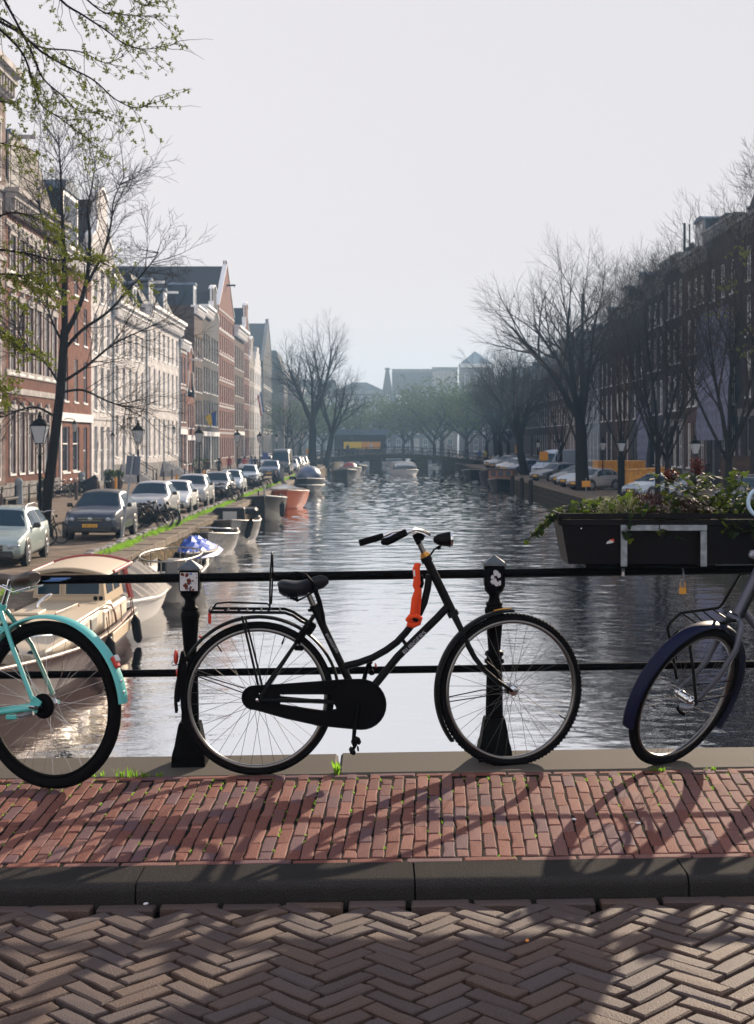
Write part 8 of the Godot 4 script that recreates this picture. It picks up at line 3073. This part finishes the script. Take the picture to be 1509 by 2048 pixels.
func quay_furniture() -> void:
	# ---- street lamps: left row, right row
	var proto := lamp_post()
	var ll := ["nearest street lamp on the left, in front of the red brick house", "second street lamp on the left, beside the dark blue sign panel", "third street lamp on the left, below the yellow and blue flag", "fourth street lamp on the left, before the red warehouse", "fifth street lamp on the left, behind the seated person", "sixth street lamp on the left, before the slim bare tree", "seventh street lamp on the left, near the far white car", "last street lamp on the left, beside the great elm"]
	var ds := [46.4, 65.5, 88.0, 112.0, 133.5, 156.0, 178.0, 198.0]
	for i in 8:
		var at := Vector3(-11.0, QUAY, -ds[i])
		if i == 0:
			proto.position = at
			tag(proto, ll[0], "street lamp", "street lamps along the left quay")
		else:
			dup(proto, "street_lamp", at, 0.0, ll[i], "street lamps along the left quay")
	var rl := [[15.0, 67.0, "street lamp on the right, behind the tall red buds of the planter"], [14.6, 85.0, "street lamp on the right with a thick dark cover on its base"], [15.4, 97.0, "street lamp on the right, above the orange container"], [15.6, 122.0, "street lamp on the right, in front of the white van"], [15.5, 137.0, "far street lamp on the right, left of the white van"]]
	for q in rl:
		var c := dup(proto, "street_lamp", Vector3(q[0], QUAY, -q[1]), 0.0, q[2], "street lamps along the right quay")
		c.scale = Vector3(0.86, 0.84, 0.86)
	var cover := MB.new()
	cover.bb(-0.19, 0, -0.19, 0.19, 2.45, 0.19, 0.02)
	solo("post_cover", cover, M.iron, "tall dark box casing round the lamp post behind the planter", "casing", Vector3(14.6, QUAY, -85.0))
	# ---- brown iron bollards along the left pavement
	var bo := MB.new()
	bo.lathe([Vector2(0.11, 0), Vector2(0.10, 0.15), Vector2(0.075, 0.22), Vector2(0.065, 0.75), Vector2(0.085, 0.78), Vector2(0.085, 0.83), Vector2(0.06, 0.87), Vector2(0.075, 0.93), Vector2(0.03, 1.0)], 10)
	var bom := bo.mesh()
	var bl := ["brown bollard at the left edge in front of the stone posts", "brown bollard beside the near tree trunk", "brown bollard right above the dark blue car's left mirror", "brown bollard behind the roof of the dark blue car", "brown bollard left of the yellow post", "brown bollard right of the yellow post", "brown bollard before the first stone stairs", "brown bollard between the two stone stairs", "brown bollard at the foot of the second stone stairs", "brown bollard just past the second stone stairs", "brown bollard before the small neck gable house", "brown bollard left of the walking couple", "brown bollard right of the walking couple", "brown bollard far along before the red warehouse"]
	var bd := [64.0, 73.0, 80.5, 86.0, 90.0, 94.0, 101.0, 108.0, 113.0, 118.0, 124.0, 132.0, 141.0, 152.0]
	for i in bd.size():
		solo("bollard", bom, M.bollard_brown, bl[i], "bollard", Vector3(-16.9 + 0.15 * sin(i * 2.0), QUAY, -bd[i]), 0, "brown bollards along the left pavement")
	# stone posts and low iron fences before the stoops
	for q in [[-18.9, 75.0, "grey round topped stone post, nearest, before the red brick house"], [-18.7, 90.0, "grey round topped stone post by the parked bicycles at the white shop"], [-18.8, 99.0, "grey stone post beside the potted shrubs"]]:
		var b := MB.new()
		b.lathe([Vector2(0.24, 0), Vector2(0.22, 0.1), Vector2(0.19, 1.05), Vector2(0.22, 1.12), Vector2(0.21, 1.25), Vector2(0.12, 1.36), Vector2(0.01, 1.4)], 12)
		solo("stone_post", b, M.plaster_blue, q[2], "post", Vector3(q[0], QUAY, -q[1]))
	for q in [[-19.0, 64.0, 74.7, "low dark iron fence between stoops at the left edge"], [-18.9, 75.3, 83.0, "low dark iron fence right of the nearest stone post"]]:
		var f := thing("fence", q[3], "fence", Vector3(q[0], QUAY, -q[1]))
		var ln: float = q[2] - q[1]
		for y in [0.45, 0.9]:
			var b := MB.new()
			b.tube([Vector3(0, y, 0), Vector3(0, y, -ln)], 0.035, 6)
			part("rail", b, M.iron, f)
		for k in 5:
			var b := MB.new()
			b.tube([Vector3(0, 0, -ln * k / 4.0), Vector3(0, 1.0, -ln * k / 4.0)], 0.045, 6)
			part("post", b, M.iron, f)
	# stone bench at the very left
	var bn := thing("bench", "dark bench with sturdy legs at the left edge of the pavement", "bench", Vector3(-17.3, QUAY, -66.5))
	var s1 := MB.new()
	s1.box(Vector3(0, 0.62, 0), Vector3(0.5, 0.12, 2.4), Basis(), 0.02)
	part("seat", s1, M.hull_dark, bn)
	for z in [-1.0, 1.0]:
		var b := MB.new()
		b.box(Vector3(0, 0.28, z), Vector3(0.4, 0.55, 0.18), Basis(), 0.02)
		part("leg", b, M.hull_dark, bn)
	# potted shrubs
	var r := RandomNumberGenerator.new()
	r.seed = 3
	var lt := leaf_tuft(2)
	for q in [[-18.4, 79.0, 0.9, "potted shrub beside the nearest stone post"], [-18.0, 96.0, 1.0, "round potted shrub before the neck gable house"], [-18.1, 99.5, 0.8, "smaller potted shrub right of the round one"], [-17.6, 140.0, 1.4, "leafy potted shrub before the small gable house"], [-17.8, 147.0, 1.3, "broad potted bush near the walking couple"]]:
		var t := thing("potted_shrub", q[3], "potted plant", Vector3(q[0], QUAY, -q[1]))
		var b := MB.new()
		b.lathe([Vector2(0.26, 0), Vector2(0.34, 0.5), Vector2(0.37, 0.5), Vector2(0.37, 0.58), Vector2(0.3, 0.58), Vector2(0.28, 0.5)], 12)
		part("pot", b, M.hull_dark, t)
		var xs := []
		for i in 160:
			var d: Vector3 = Vector3(r.randfn(), r.randfn(), r.randfn()).normalized() * pow(r.randf(), 0.4) * 0.45 * q[2]
			xs.append(Transform3D(Basis(Vector3.UP, r.randf() * 6.0).scaled(Vector3.ONE * r.randf_range(0.06, 0.11)), Vector3(0, 0.62 + 0.4 * q[2], 0) + d))
		scatter("leaves", lt, M.ivy_leaf, xs, t)
	# ---- leaning pole with the back of a sign
	var sp := thing("sign_post", "thin leaning pole with a dark blue sign panel, beside the dark blue car", "sign", Vector3(-8.40, QUAY, -46.6))
	var b0 := MB.new()
	b0.tube([Vector3(0, 0, 0), Vector3(0.43, 2.9, 0)], 0.036, 8)
	part("pole", b0, M.galvanised, sp)
	var pn := MB.new()
	pn.box(Vector3(0.40, 2.52, -0.05), Vector3(0.46, 0.62, 0.02), Basis(Vector3.BACK, -0.06), 0.006)
	part("sign_panel", pn, M.sign_back, sp)
	# small dark box with a blue emblem by the bicycles
	var eb := thing("utility_box", "small black box with a pale blue mark beside the near bicycles", "box", P(135, 1070, 49.0) * Vector3(1, 0, 1) + Vector3(0, QUAY, 0))
	b0 = MB.new()
	b0.box(Vector3(0, 0.28, 0), Vector3(0.30, 0.56, 0.26), Basis(), 0.01)
	part("box", b0, M.car_trim, eb)
	b0 = MB.new()
	b0.prism(PackedVector2Array([Vector2(-0.05, 0.12), Vector2(0.06, 0.12), Vector2(0.08, 0.3), Vector2(0.03, 0.36), Vector2(-0.02, 0.24)]), 0.1305, 0.134)
	part("mark", b0, M.sticker_blue, eb)
	# yellow posts
	for q in [[-16.9, 92.0, 1.0, "yellow bollard between two brown ones"], [-14.8, 105.0, 0.9, "yellow post behind the white parked car"], [-13.4, 110.0, 1.1, "yellow stake left of the walking couple"], [-12.4, 106.0, 1.05, "yellow stake in front of the dark grey car's roof"], [-12.2, 126.0, 1.3, "yellow stake behind the silver blue car"]]:
		var b := MB.new()
		b.bb(-0.075, 0, -0.075, 0.075, q[2], 0.075, 0.015)
		solo("yellow_post", b, M.yellow, q[3], "post", Vector3(q[0], QUAY, -q[1]))
	var lol := thing("round_sign", "small round pale sign on a brown stake by the third bicycle cluster", "sign", Vector3(-9.9, QUAY, -103.5))
	b0 = MB.new()
	b0.tube([Vector3(0, 0, 0), Vector3(0, 1.45, 0)], 0.04, 6)
	part("stake", b0, M.hull_wood, lol)
	b0 = MB.new()
	b0.lathe([Vector2(0.2, -0.03), Vector2(0.2, 0.03), Vector2(0.02, 0.035)], 14, Transform3D(Basis(Vector3.RIGHT, PI / 2), Vector3(0, 1.5, 0)))
	part("disc", b0, M.flag_white, lol)
	# parking meter
	var pm := thing("parking_meter", "blue grey parking meter cabinet between the seated person and the dark blue car", "parking meter", Vector3(-7.95, QUAY, -119.0))
	b0 = MB.new()
	b0.bb(-0.3, 0, -0.25, 0.3, 0.12, 0.25, 0.02)
	part("base", b0, M.plinth_stone, pm)
	b0 = MB.new()
	b0.bb(-0.17, 0.124, -0.14, 0.17, 1.6, 0.14, 0.03)
	part("cabinet", b0, M.paint_grey, pm)
	b0 = MB.new()
	b0.bb(-0.11, 1.05, 0.142, 0.11, 1.4, 0.15, 0.01)
	part("display", b0, M.pane_blue, pm)
	# yellow road work signs and a blue parking sign
	for q in [[-9.3, 196.0, 1.6, 2.3, 1.0, "yellow notice board on a pole beside the great left elm"], [19.5, 196.0, 1.7, 2.9, 0.9, "small yellow notice board far along the right quay"], [14.9, 127.0, 1.6, 2.4, 0.75, "yellow notice board left of the white van"], [13.6, 92.5, 0.35, 0.75, 0.55, "low yellow sign in front of the silver hatchback"]]:
		var t := thing("notice_sign", q[5], "sign", Vector3(q[0], QUAY, -q[1]))
		var b := MB.new()
		b.tube([Vector3(0, 0, 0), Vector3(0, q[3] + 0.2, 0)], 0.035, 6)
		part("pole", b, M.galvanised, t)
		b = MB.new()
		b.box(Vector3(0, (q[2] + q[3]) * 0.5, 0.05), Vector3(q[4], q[3] - q[2], 0.03), Basis(Vector3.BACK, 0.03), 0.008)
		part("board", b, M.yellow, t)
	var ps := thing("parking_sign", "blue square street sign beside the sixth left street lamp", "sign", Vector3(-12.4, QUAY, -158.0))
	b0 = MB.new()
	b0.tube([Vector3(0, 0, 0), Vector3(0, 2.2, 0)], 0.035, 6)
	part("pole", b0, M.galvanised, ps)
	b0 = MB.new()
	b0.box(Vector3(0, 1.75, 0.05), Vector3(0.6, 0.7, 0.03), Basis(), 0.01)
	part("panel", b0, M.sign_blue, ps)
	# ---- flags on the facades
	var fl := thing("flag", "yellow and blue flag hanging from a pole on the brown house", "flag", Vector3(-20.4, QUAY + 5.6, -160.5))
	b0 = MB.new()
	b0.tube([Vector3(0, 0, 0), Vector3(2.3, 1.2, 0)], 0.035, 6)
	part("flagpole", b0, M.hull_wood, fl)
	for k in 2:
		var b := MB.new()
		var rings := []
		for j in 7:
			var ring := PackedVector3Array()
			for i in 7:
				var u := i / 6.0
				var v := (j / 6.0 + k) * 0.5
				var a := Vector3(1.05 + 1.2 * v, 0.55 + 0.63 * v, 0)
				ring.append(a + Vector3(0.35 * u * (1.0 - v), -1.75 * u * (0.55 + 0.45 * v), 0.16 * sin(u * 4.0 + v * 6.0)))
			rings.append(ring)
		b.loft(rings, false, false, false, false, 1)
		part("cloth", b, M.flag_yellow if k == 0 else M.flag_blue, fl)
	fl = thing("flag", "limp red white and blue flag on the pale bell gable house", "flag", Vector3(-20.4, QUAY + 9.5, -233.0))
	b0 = MB.new()
	b0.tube([Vector3(0, 0, 0), Vector3(1.8, 1.9, 0)], 0.04, 6)
	part("flagpole", b0, M.hull_wood, fl)
	for k in 3:
		var b := MB.new()
		b.box(Vector3(1.35 + 0.22 * k - 0.2, -0.3 + 0.25 * k, 0), Vector3(0.22, 3.4, 0.08), Basis(Vector3.BACK, 0.16), 0.02)
		part("cloth", b, [M.flag_red, M.flag_white, M.flag_blue][k], fl)
	# ---- wall lanterns on the left houses
	for q in [[92.6, 4.7, "wall lantern on the corner of the red brick house"], [106.0, 4.0, "white curled wall lantern over the door of the neck gable house"], [117.5, 4.4, "black wall lantern on the wide white house"], [138.0, 4.8, "black wall lantern on the long white house"]]:
		var t := thing("wall_lantern", q[2], "lantern", Vector3(-20.5, QUAY + q[1], -q[0]))
		var b := MB.new()
		b.tube([Vector3(0, 0, 0), Vector3(0.35, 0.12, 0), Vector3(0.75, 0.05, 0), Vector3(0.8, -0.05, 0)], 0.03, 6)
		part("arm", b, M.iron, t)
		b = MB.new()
		b.lathe([Vector2(0.10, -0.75), Vector2(0.19, -0.25)], 6, Transform3D(Basis(), Vector3(0.8, 0, 0)))
		part("glass", b, M.lamp_glass, t)
		b = MB.new()
		b.lathe([Vector2(0.22, -0.245), Vector2(0.12, -0.12), Vector2(0.03, 0.0)], 8, Transform3D(Basis(), Vector3(0.8, 0, 0)))
		part("hood", b, M.iron, t)
	# ---- bicycles on the left quay
	var bk := [M.bike_black, M.bike_matt, M.hull_maroon, M.teal_dark]
	var grp := "bicycles parked along the left quay"
	simple_bike("dark red bicycle by the near tree, front wheel towards the water", Vector3(-11.0, QUAY, -45.4), -0.35, M.hull_maroon, grp)
	simple_bike("black bicycle close behind the dark red one by the near tree", Vector3(-10.75, QUAY, -46.1), -0.30, bk[0], grp)
	var cl := [[-8.55, -53.6, 5, 0.62, "first bicycle cluster behind the dark blue car"], [-8.4, -77.6, 5, 0.62, "second bicycle cluster beyond the white car"], [-8.3, -97.0, 4, 0.66, "third bicycle cluster beside the seated person"]]
	var nth := ["nearest", "second", "third", "fourth", "farthest"]
	for c in cl:
		for i in c[2]:
			var o := simple_bike("%s bicycle of the %s" % [nth[i] if i < c[2] - 1 else "farthest", c[4]], Vector3(c[0] - 0.15 * sin(i * 2.1), QUAY, c[1] - i * c[3]), -0.15 + 0.18 * sin(i * 1.9), bk[i % 2], grp)
			o.rotation.x = 0.06 * sin(i * 3.0)
	for i in 4:
		simple_bike("%s bicycle leaning in the row before the white shop front" % nth[i], Vector3(-18.6 + 0.1 * i, QUAY, -83.5 - i * 1.3), 0.5 + 0.1 * i, bk[i % 2], "bicycles before the white shop front")
	# covered scooter by the shop
	var sc := thing("covered_scooter", "scooter under a black cover beside the bicycles at the white shop", "scooter", Vector3(-18.0, QUAY, -88.0), 0.6)
	b0 = MB.new()
	var rg2 := []
	for q in [[-0.85, 0.10, 0.55], [-0.75, 0.28, 0.85], [-0.2, 0.34, 0.85], [0.3, 0.36, 1.1], [0.55, 0.38, 1.25], [0.75, 0.26, 1.1], [0.9, 0.1, 0.6]]:
		var ring := PackedVector3Array()
		for k in 10:
			var a := PI * k / 9.0
			ring.append(Vector3(q[0], 0.12 + sin(a) * (q[2] - 0.12), cos(a) * q[1] * (1.0 + 0.12 * sin(k * 2.3 + q[0] * 5.0))))
		rg2.append(ring)
	b0.loft(rg2)
	part("cover", b0, M.cloth_dark, sc)
	for x in [-0.6, 0.65]:
		var b := MB.new()
		b.torus(Vector3(x, 0.22, 0), Basis(), 0.17, circ(0.05, 8), 0, TAU, 16)
		part("wheel", b, M.rubber, sc)
	# ---- people on the left quay
	var k := QUAY
	person("person in a dark coat with an orange scarf, walking away near the third lamp", Vector3(-15.6, k, -131.0), PI + 0.2, "walk", Color(0.04, 0.035, 0.035), Color(0.45, 0.44, 0.45))
	var scf := MB.new()
	scf.torus(Vector3(0, 0, 0), Basis(Vector3.RIGHT, PI / 2), 0.10, circ(0.045, 6), 0, TAU, 14)
	scf.box(Vector3(0.08, -0.18, 0.1), Vector3(0.16, 0.36, 0.04), Basis(Vector3.BACK, 0.3), 0.015)
	part("scarf", scf, M.cloth_orange, get_child(get_child_count() - 1), Vector3(0, 1.44, 0))
	person("person in pale top beside the one with the orange scarf", Vector3(-16.4, k, -131.5), PI, "walk", Color(0.45, 0.40, 0.33), Color(0.05, 0.05, 0.07))
	person("person in black with a bag, walking right of the orange scarf", Vector3(-14.9, k, -134.0), PI - 0.1, "walk", Color(0.02, 0.02, 0.02), Color(0.02, 0.02, 0.025))
	var rr := [[-15.8, 152.0, Color(0.30, 0.03, 0.03), "person in a red jacket before the red warehouse"], [-15.0, 155.0, Color(0.02, 0.02, 0.03), "person in dark clothes right of the red jacket"], [-13.8, 148.0, Color(0.42, 0.10, 0.12), "person in a pink red top near the fourth lamp"], [-13.2, 150.0, Color(0.10, 0.14, 0.30), "person in a blue jacket near the fourth lamp"], [-12.6, 147.0, Color(0.03, 0.03, 0.05), "person in black right of the blue jacket"], [-13.6, 190.0, Color(0.4, 0.35, 0.33), "small distant person in pale clothes before the slim tree"], [-12.6, 186.0, Color(0.05, 0.07, 0.15), "small distant person in dark blue before the slim tree"]]
	for q in rr:
		person(q[3], Vector3(q[0], k, -q[1]), PI * (0.1 if q[1] > 150.0 else 0.95), "walk" if q[1] != 155.0 else "stand", q[2], Color(0.04, 0.045, 0.06))
	person("person in dark clothes sitting on the left quay edge", Vector3(-7.95, k, -110.5), 1.0, "sit", Color(0.015, 0.015, 0.02), Color(0.03, 0.03, 0.04), Color(0.03, 0.03, 0.03), 1.25)
	# ---- orange container and skip on the right quay
	var ct := thing("container", "orange ribbed steel container on the right quay", "container", Vector3(16.7, QUAY, -99.0))
	b0 = MB.new()
	var prof := PackedVector2Array()
	for i in 13:
		var x := -1.5 + i * 0.25
		prof.append(Vector2(x, 1.2)); prof.append(Vector2(x + 0.06, 1.12)); prof.append(Vector2(x + 0.16, 1.12)); prof.append(Vector2(x + 0.22, 1.2))
	prof.append(Vector2(1.75, 1.2)); prof.append(Vector2(1.75, -1.2)); prof.append(Vector2(-1.5, -1.2))
	b0.prism(prof, -1.92, -0.05, Transform3D(Basis(Vector3.RIGHT, Vector3(0, 0, 1), Vector3(0, -1, 0)), Vector3.ZERO))
	part("ribbed_wall", b0, M.container, ct)
	for y in [0.03, 1.93]:
		var b := MB.new()
		b.box(Vector3(0.125, y, 0), Vector3(3.35, 0.1, 2.5), Basis(), 0.01)
		part("frame", b, M.container, ct)
	var sk := thing("skip", "orange sloping skip in front of the orange container", "skip", Vector3(18.0, QUAY, -95.5))
	b0 = MB.new()
	b0.prism(PackedVector2Array([Vector2(-1.5, 0.1), Vector2(-1.1, 1.35), Vector2(1.3, 1.5), Vector2(1.9, 0.9), Vector2(1.6, 0.1)]), -0.9, 0.9)
	part("tub", b0, M.container, sk)
	b0 = MB.new()
	b0.box(Vector3(0.1, 1.46, 0), Vector3(2.5, 0.1, 1.95), Basis(Vector3.BACK, 0.06), 0.02)
	part("rim", b0, M.container, sk)
	var fe := thing("mesh_fence", "grey builders fence panel in front of the orange container", "fence", Vector3(15.4, QUAY, -96.8))
	for i in 15:
		var b := MB.new()
		b.tube([Vector3(i * 0.22, 0.1, 0), Vector3(i * 0.22, 1.25, 0)], 0.012, 4)
		part("bar", b, M.galvanised, fe)
	b0 = MB.new()
	for y in [0.1, 0.7, 1.25]:
		b0.tube([Vector3(-0.05, y, 0), Vector3(3.13, y, 0)], 0.02, 5)
	part("frame", b0, M.galvanised, fe)
	# shop display in front of the wrapped house
	var stl := thing("shop_display", "pastel postcard and clothing racks in front of the wrapped house", "display", Vector3(23.6, QUAY, -104.0), -PI / 2)
	for i in 6:
		var b := MB.new()
		b.box(Vector3(-2.2 + i * 0.85, 0.95, 0), Vector3(0.6, 1.5, 0.35), Basis(), 0.03)
		part("rack", b, [M.brick_pink, M.plaster_blue, M.sheeting, M.paint_grey, M.plaster_cream, M.hull_maroon][i], stl)
	var bdd := MB.new()
	bdd.box(Vector3(0, 1.3, 0), Vector3(2.6, 2.2, 0.12), Basis(), 0.02)
	solo("notice_board", bdd, M.brick_brown, "brown wooden hoarding board at the right, behind the ivy", "board", Vector3(23.2, QUAY, -92.0), -1.0)
	# round timber piles at the right quay wall
	for q in [[12.1, 112.0, "dark timber pile standing in the water right of the cabin boat"], [12.1, 119.0, "second dark timber pile by the right quay wall"], [12.0, 126.0, "third dark timber pile near the cabin boat"]]:
		var b := MB.new()
		b.lathe([Vector2(0.2, -1.0), Vector2(0.2, 1.35), Vector2(0.12, 1.5)], 10)
		solo("mooring_pile", b, M.hull_dark, q[2], "pile", Vector3(q[0], WATER, -q[1]))


func far_end() -> void:
	# ---- the far bridge
	var o := thing("far_bridge", "low dark arched canal bridge on square piers at the end of the water", "bridge", Vector3(0, 0, -206.0))
	var top := func(x: float) -> float:
		return -0.30 - 0.0062 * (x - 2.0) * (x - 2.0)
	var poly := PackedVector2Array()
	for i in 25:
		var x := -10.0 + 29.0 * i / 24.0
		poly.append(Vector2(x, top.call(x)))
	for i in range(24, -1, -1):
		var x := -10.0 + 29.0 * i / 24.0
		poly.append(Vector2(x, top.call(x) - 0.62 - 0.010 * absf(x - 4.0)))
	var b := MB.new()
	b.prism(poly, -9.0, 0.0)
	part("deck", b, M.dark_wall, o)
	for q in [[-1.1, 0.7], [5.5, 7.4], [9.8, 11.3]]:
		b = MB.new()
		b.bb(q[0], -4.0, -8.6, q[1], top.call(q[0]) - 0.75, -0.3)
		part("pier", b, M.dark_wall, o)
	for q in [[-10.0, -6.6], [12.6, 19.0]]:
		b = MB.new()
		b.bb(q[0], -4.0, -8.8, q[1], -2.0, -0.1)
		part("abutment", b, M.dark_wall, o)
	b = MB.new()
	for y in [0.5, 1.0]:
		var pts := []
		for i in 25:
			var x := -10.0 + 29.0 * i / 24.0
			pts.append(Vector3(x, top.call(x) + y, -0.25))
		b.tube(pts, 0.04, 5)
	part("railing", b, M.iron, o)
	for i in 15:
		var x := -9.5 + i * 2.0
		b = MB.new()
		b.tube([Vector3(x, top.call(x) - 0.1, -0.25), Vector3(x, top.call(x) + 1.1, -0.25)], 0.06, 6)
		part("railing_post", b, M.iron, o)
	# bicycles against the far railing: small, one mesh each
	var lb := MB.new()
	for x in [-0.55, 0.55]:
		lb.torus(Vector3(x, 0.34, 0), Basis(), 0.32, circ(0.03, 5), 0, TAU, 14)
	lb.tube([Vector3(-0.55, 0.34, 0), Vector3(-0.1, 0.3, 0), Vector3(0.3, 0.75, 0), Vector3(0.55, 0.34, 0)], 0.03, 4)
	lb.tube([Vector3(-0.1, 0.3, 0), Vector3(-0.25, 0.95, 0)], 0.03, 4)
	lb.tube([Vector3(0.3, 0.75, 0), Vector3(0.25, 1.05, 0), Vector3(0.1, 1.05, 0.2)], 0.025, 4)
	lb.box(Vector3(-0.27, 0.97, 0), Vector3(0.26, 0.08, 0.16), Basis(), 0.02)
	var lm := lb.mesh()
	var r := RandomNumberGenerator.new()
	r.seed = 6
	var nth := "first second third fourth fifth sixth seventh eighth ninth tenth eleventh twelfth thirteenth fourteenth fifteenth sixteenth seventeenth eighteenth nineteenth twentieth twenty-first twenty-second twenty-third twenty-fourth twenty-fifth last".split(" ")
	for i in 26:
		var x := -8.6 + i * 0.98 + r.randf_range(-0.2, 0.2)
		var q := solo("bicycle", lm, [M.bike_black, M.bike_matt, M.paint_blue, M.paint_grey][i % 4], "tiny dark bicycle, %s from the left along the far bridge railing" % nth[i], "bicycle", Vector3(x, top.call(x) + 0.01, -206.7), r.randf_range(-0.3, 0.3) + (PI if i % 2 else 0.0), "bicycles on the far bridge")
		q.rotation.x = 0.08
	# people on the far bridge
	for q in [[-4.3, Color(0.03, 0.03, 0.05), "dark cyclist standing on the far bridge before the yellow hoarding"], [-0.9, Color(0.6, 0.55, 0.55), "person in white on the far bridge before the orange hoarding"], [1.2, Color(0.02, 0.02, 0.04), "person in black right of the hoarding on the far bridge"], [10.4, Color(0.4, 0.36, 0.3), "person in pale clothes over the right pier of the far bridge"], [13.2, Color(0.03, 0.04, 0.06), "person in dark clothes at the right end of the far bridge"], [15.0, Color(0.06, 0.12, 0.35), "person in blue near the right end of the far bridge"], [15.9, Color(0.5, 0.42, 0.05), "person in a yellow vest at the right end of the far bridge"]]:
		person(q[2], Vector3(q[0], top.call(q[0]), -208.5), 0.6, "stand", q[1], Color(0.05, 0.05, 0.07))
	# hoarding, dark shelter
	var h := thing("hoarding", "long hoarding, yellow left half and orange right half, behind the far bridge", "hoarding", Vector3(-2.4, QUAY, -226.0))
	for k in 2:
		b = MB.new()
		b.bb(-2.9 + 2.95 * k, 2.15, -0.1, 0.0 + 2.95 * k, 3.25, 0.0, 0.02)
		part("panel", b, M.flag_yellow if k == 0 else M.container, h)
	for x in [-2.7, 0.0, 2.7]:
		b = MB.new()
		b.tube([Vector3(x, 0, -0.2), Vector3(x, 3.2, -0.2)], 0.06, 6)
		part("post", b, M.iron, h)
	var ks := thing("kiosk", "dark flat roofed pavilion behind the yellow and orange hoarding", "building", Vector3(-2.5, QUAY, -234.0))
	b = MB.new()
	b.bb(-4.5, 0, -4, 4.0, 4.4, 0)
	part("wall", b, M.brick_dark, ks)
	b = MB.new()
	b.bb(-5.0, 4.404, -4.5, 4.4, 5.3, 0.4)
	part("roof", b, M.roof_zinc, ks)
	# ---- houses that close the view
	var F0 := [[-34.0, 10.0, 15.4, -352.0, "brick_brown", "hip", 2.4, "hazy brown block at the far left end of the view"], [-23.5, 13.0, 16.4, -356.0, "brick_grey", "mansard", 2.0, "hazy grey house row left of the narrow gable"], [-10.3, 12.0, 15.8, -360.0, "brick_brown", "hip", 2.2, "hazy brown house row behind the hoarding"], [1.4, 2.3, 15.5, -350.0, "brick_dark", "gable", 5.0, "narrow hazy house with a sharp gable beside the long block"], [3.8, 9.6, 20.6, -348.0, "brick_grey", "flat", 0.0, "hazy flat roofed long block in the middle, left part"], [13.6, 6.0, 21.0, -347.0, "plaster_cream", "flat", 0.0, "hazy block with a pale top storey in the middle, right part"], [27.4, 14.0, 17.0, -338.0, "brick_dark", "hip", 3.0, "hazy house right of the pyramid roofed tower"]]
	for q in F0:
		var c := thing("far_house", q[7], "house", Vector3(q[0], QUAY, q[3]))
		house(c, {w = q[1], h = q[2] + 0.4, wall = q[4], cols = maxi(1, int(q[1] / 2.4)), ww = 1.2, bars = 2, floors = [[1.0, 4.0], [5.2, 8.0], [9.2, 11.8], [12.8, 14.8]], roof = q[5], rise = q[6], gable = q[6], roofm = "roof_slate", trim = "plinth_stone", cornice = 0.0 if q[5] == "gable" else 0.8, deep = 14.0, has_door = false})
	var tw := thing("far_tower", "hazy square tower with a pyramid roof right of the long block", "tower", Vector3(19.8, QUAY, -336.0))
	house(tw, {w = 7.2, h = 21.6, wall = "brick_brown", cols = 3, ww = 1.1, bars = 2, floors = [[1.0, 4.0], [5.2, 8.0], [9.2, 11.8], [13.0, 15.5], [17.0, 19.5]], roof = "flat", deep = 7.2, has_door = false, cornice = 0.8, chimneys = [[7.6, 18.0, -4.0, 3.6, "brick_dark"]]})
	b = MB.new()
	b.lathe([Vector2(5.5, 0), Vector2(0.05, 3.2)], 4, Transform3D(Basis(Vector3.UP, 0.0), Vector3(3.6, 21.66, -3.6)), true)
	part("pyramid_roof", b, M.roof_zinc, tw)
	# bank of mist over the far basin
	var fv := FogVolume.new()
	fv.name = numbered("mist")
	fv.size = Vector3(90, 27, 150)
	fv.position = Vector3(2, 10.5, -296)
	var fm := FogMaterial.new()
	fm.density = 0.002
	fm.albedo = Color(0.76, 0.86, 0.92)
	fv.material = fm
	add_child(fv)
	fv.set_meta("kind", "stuff")
	tag(fv, "pale blue mist over the far end of the canal", "mist")
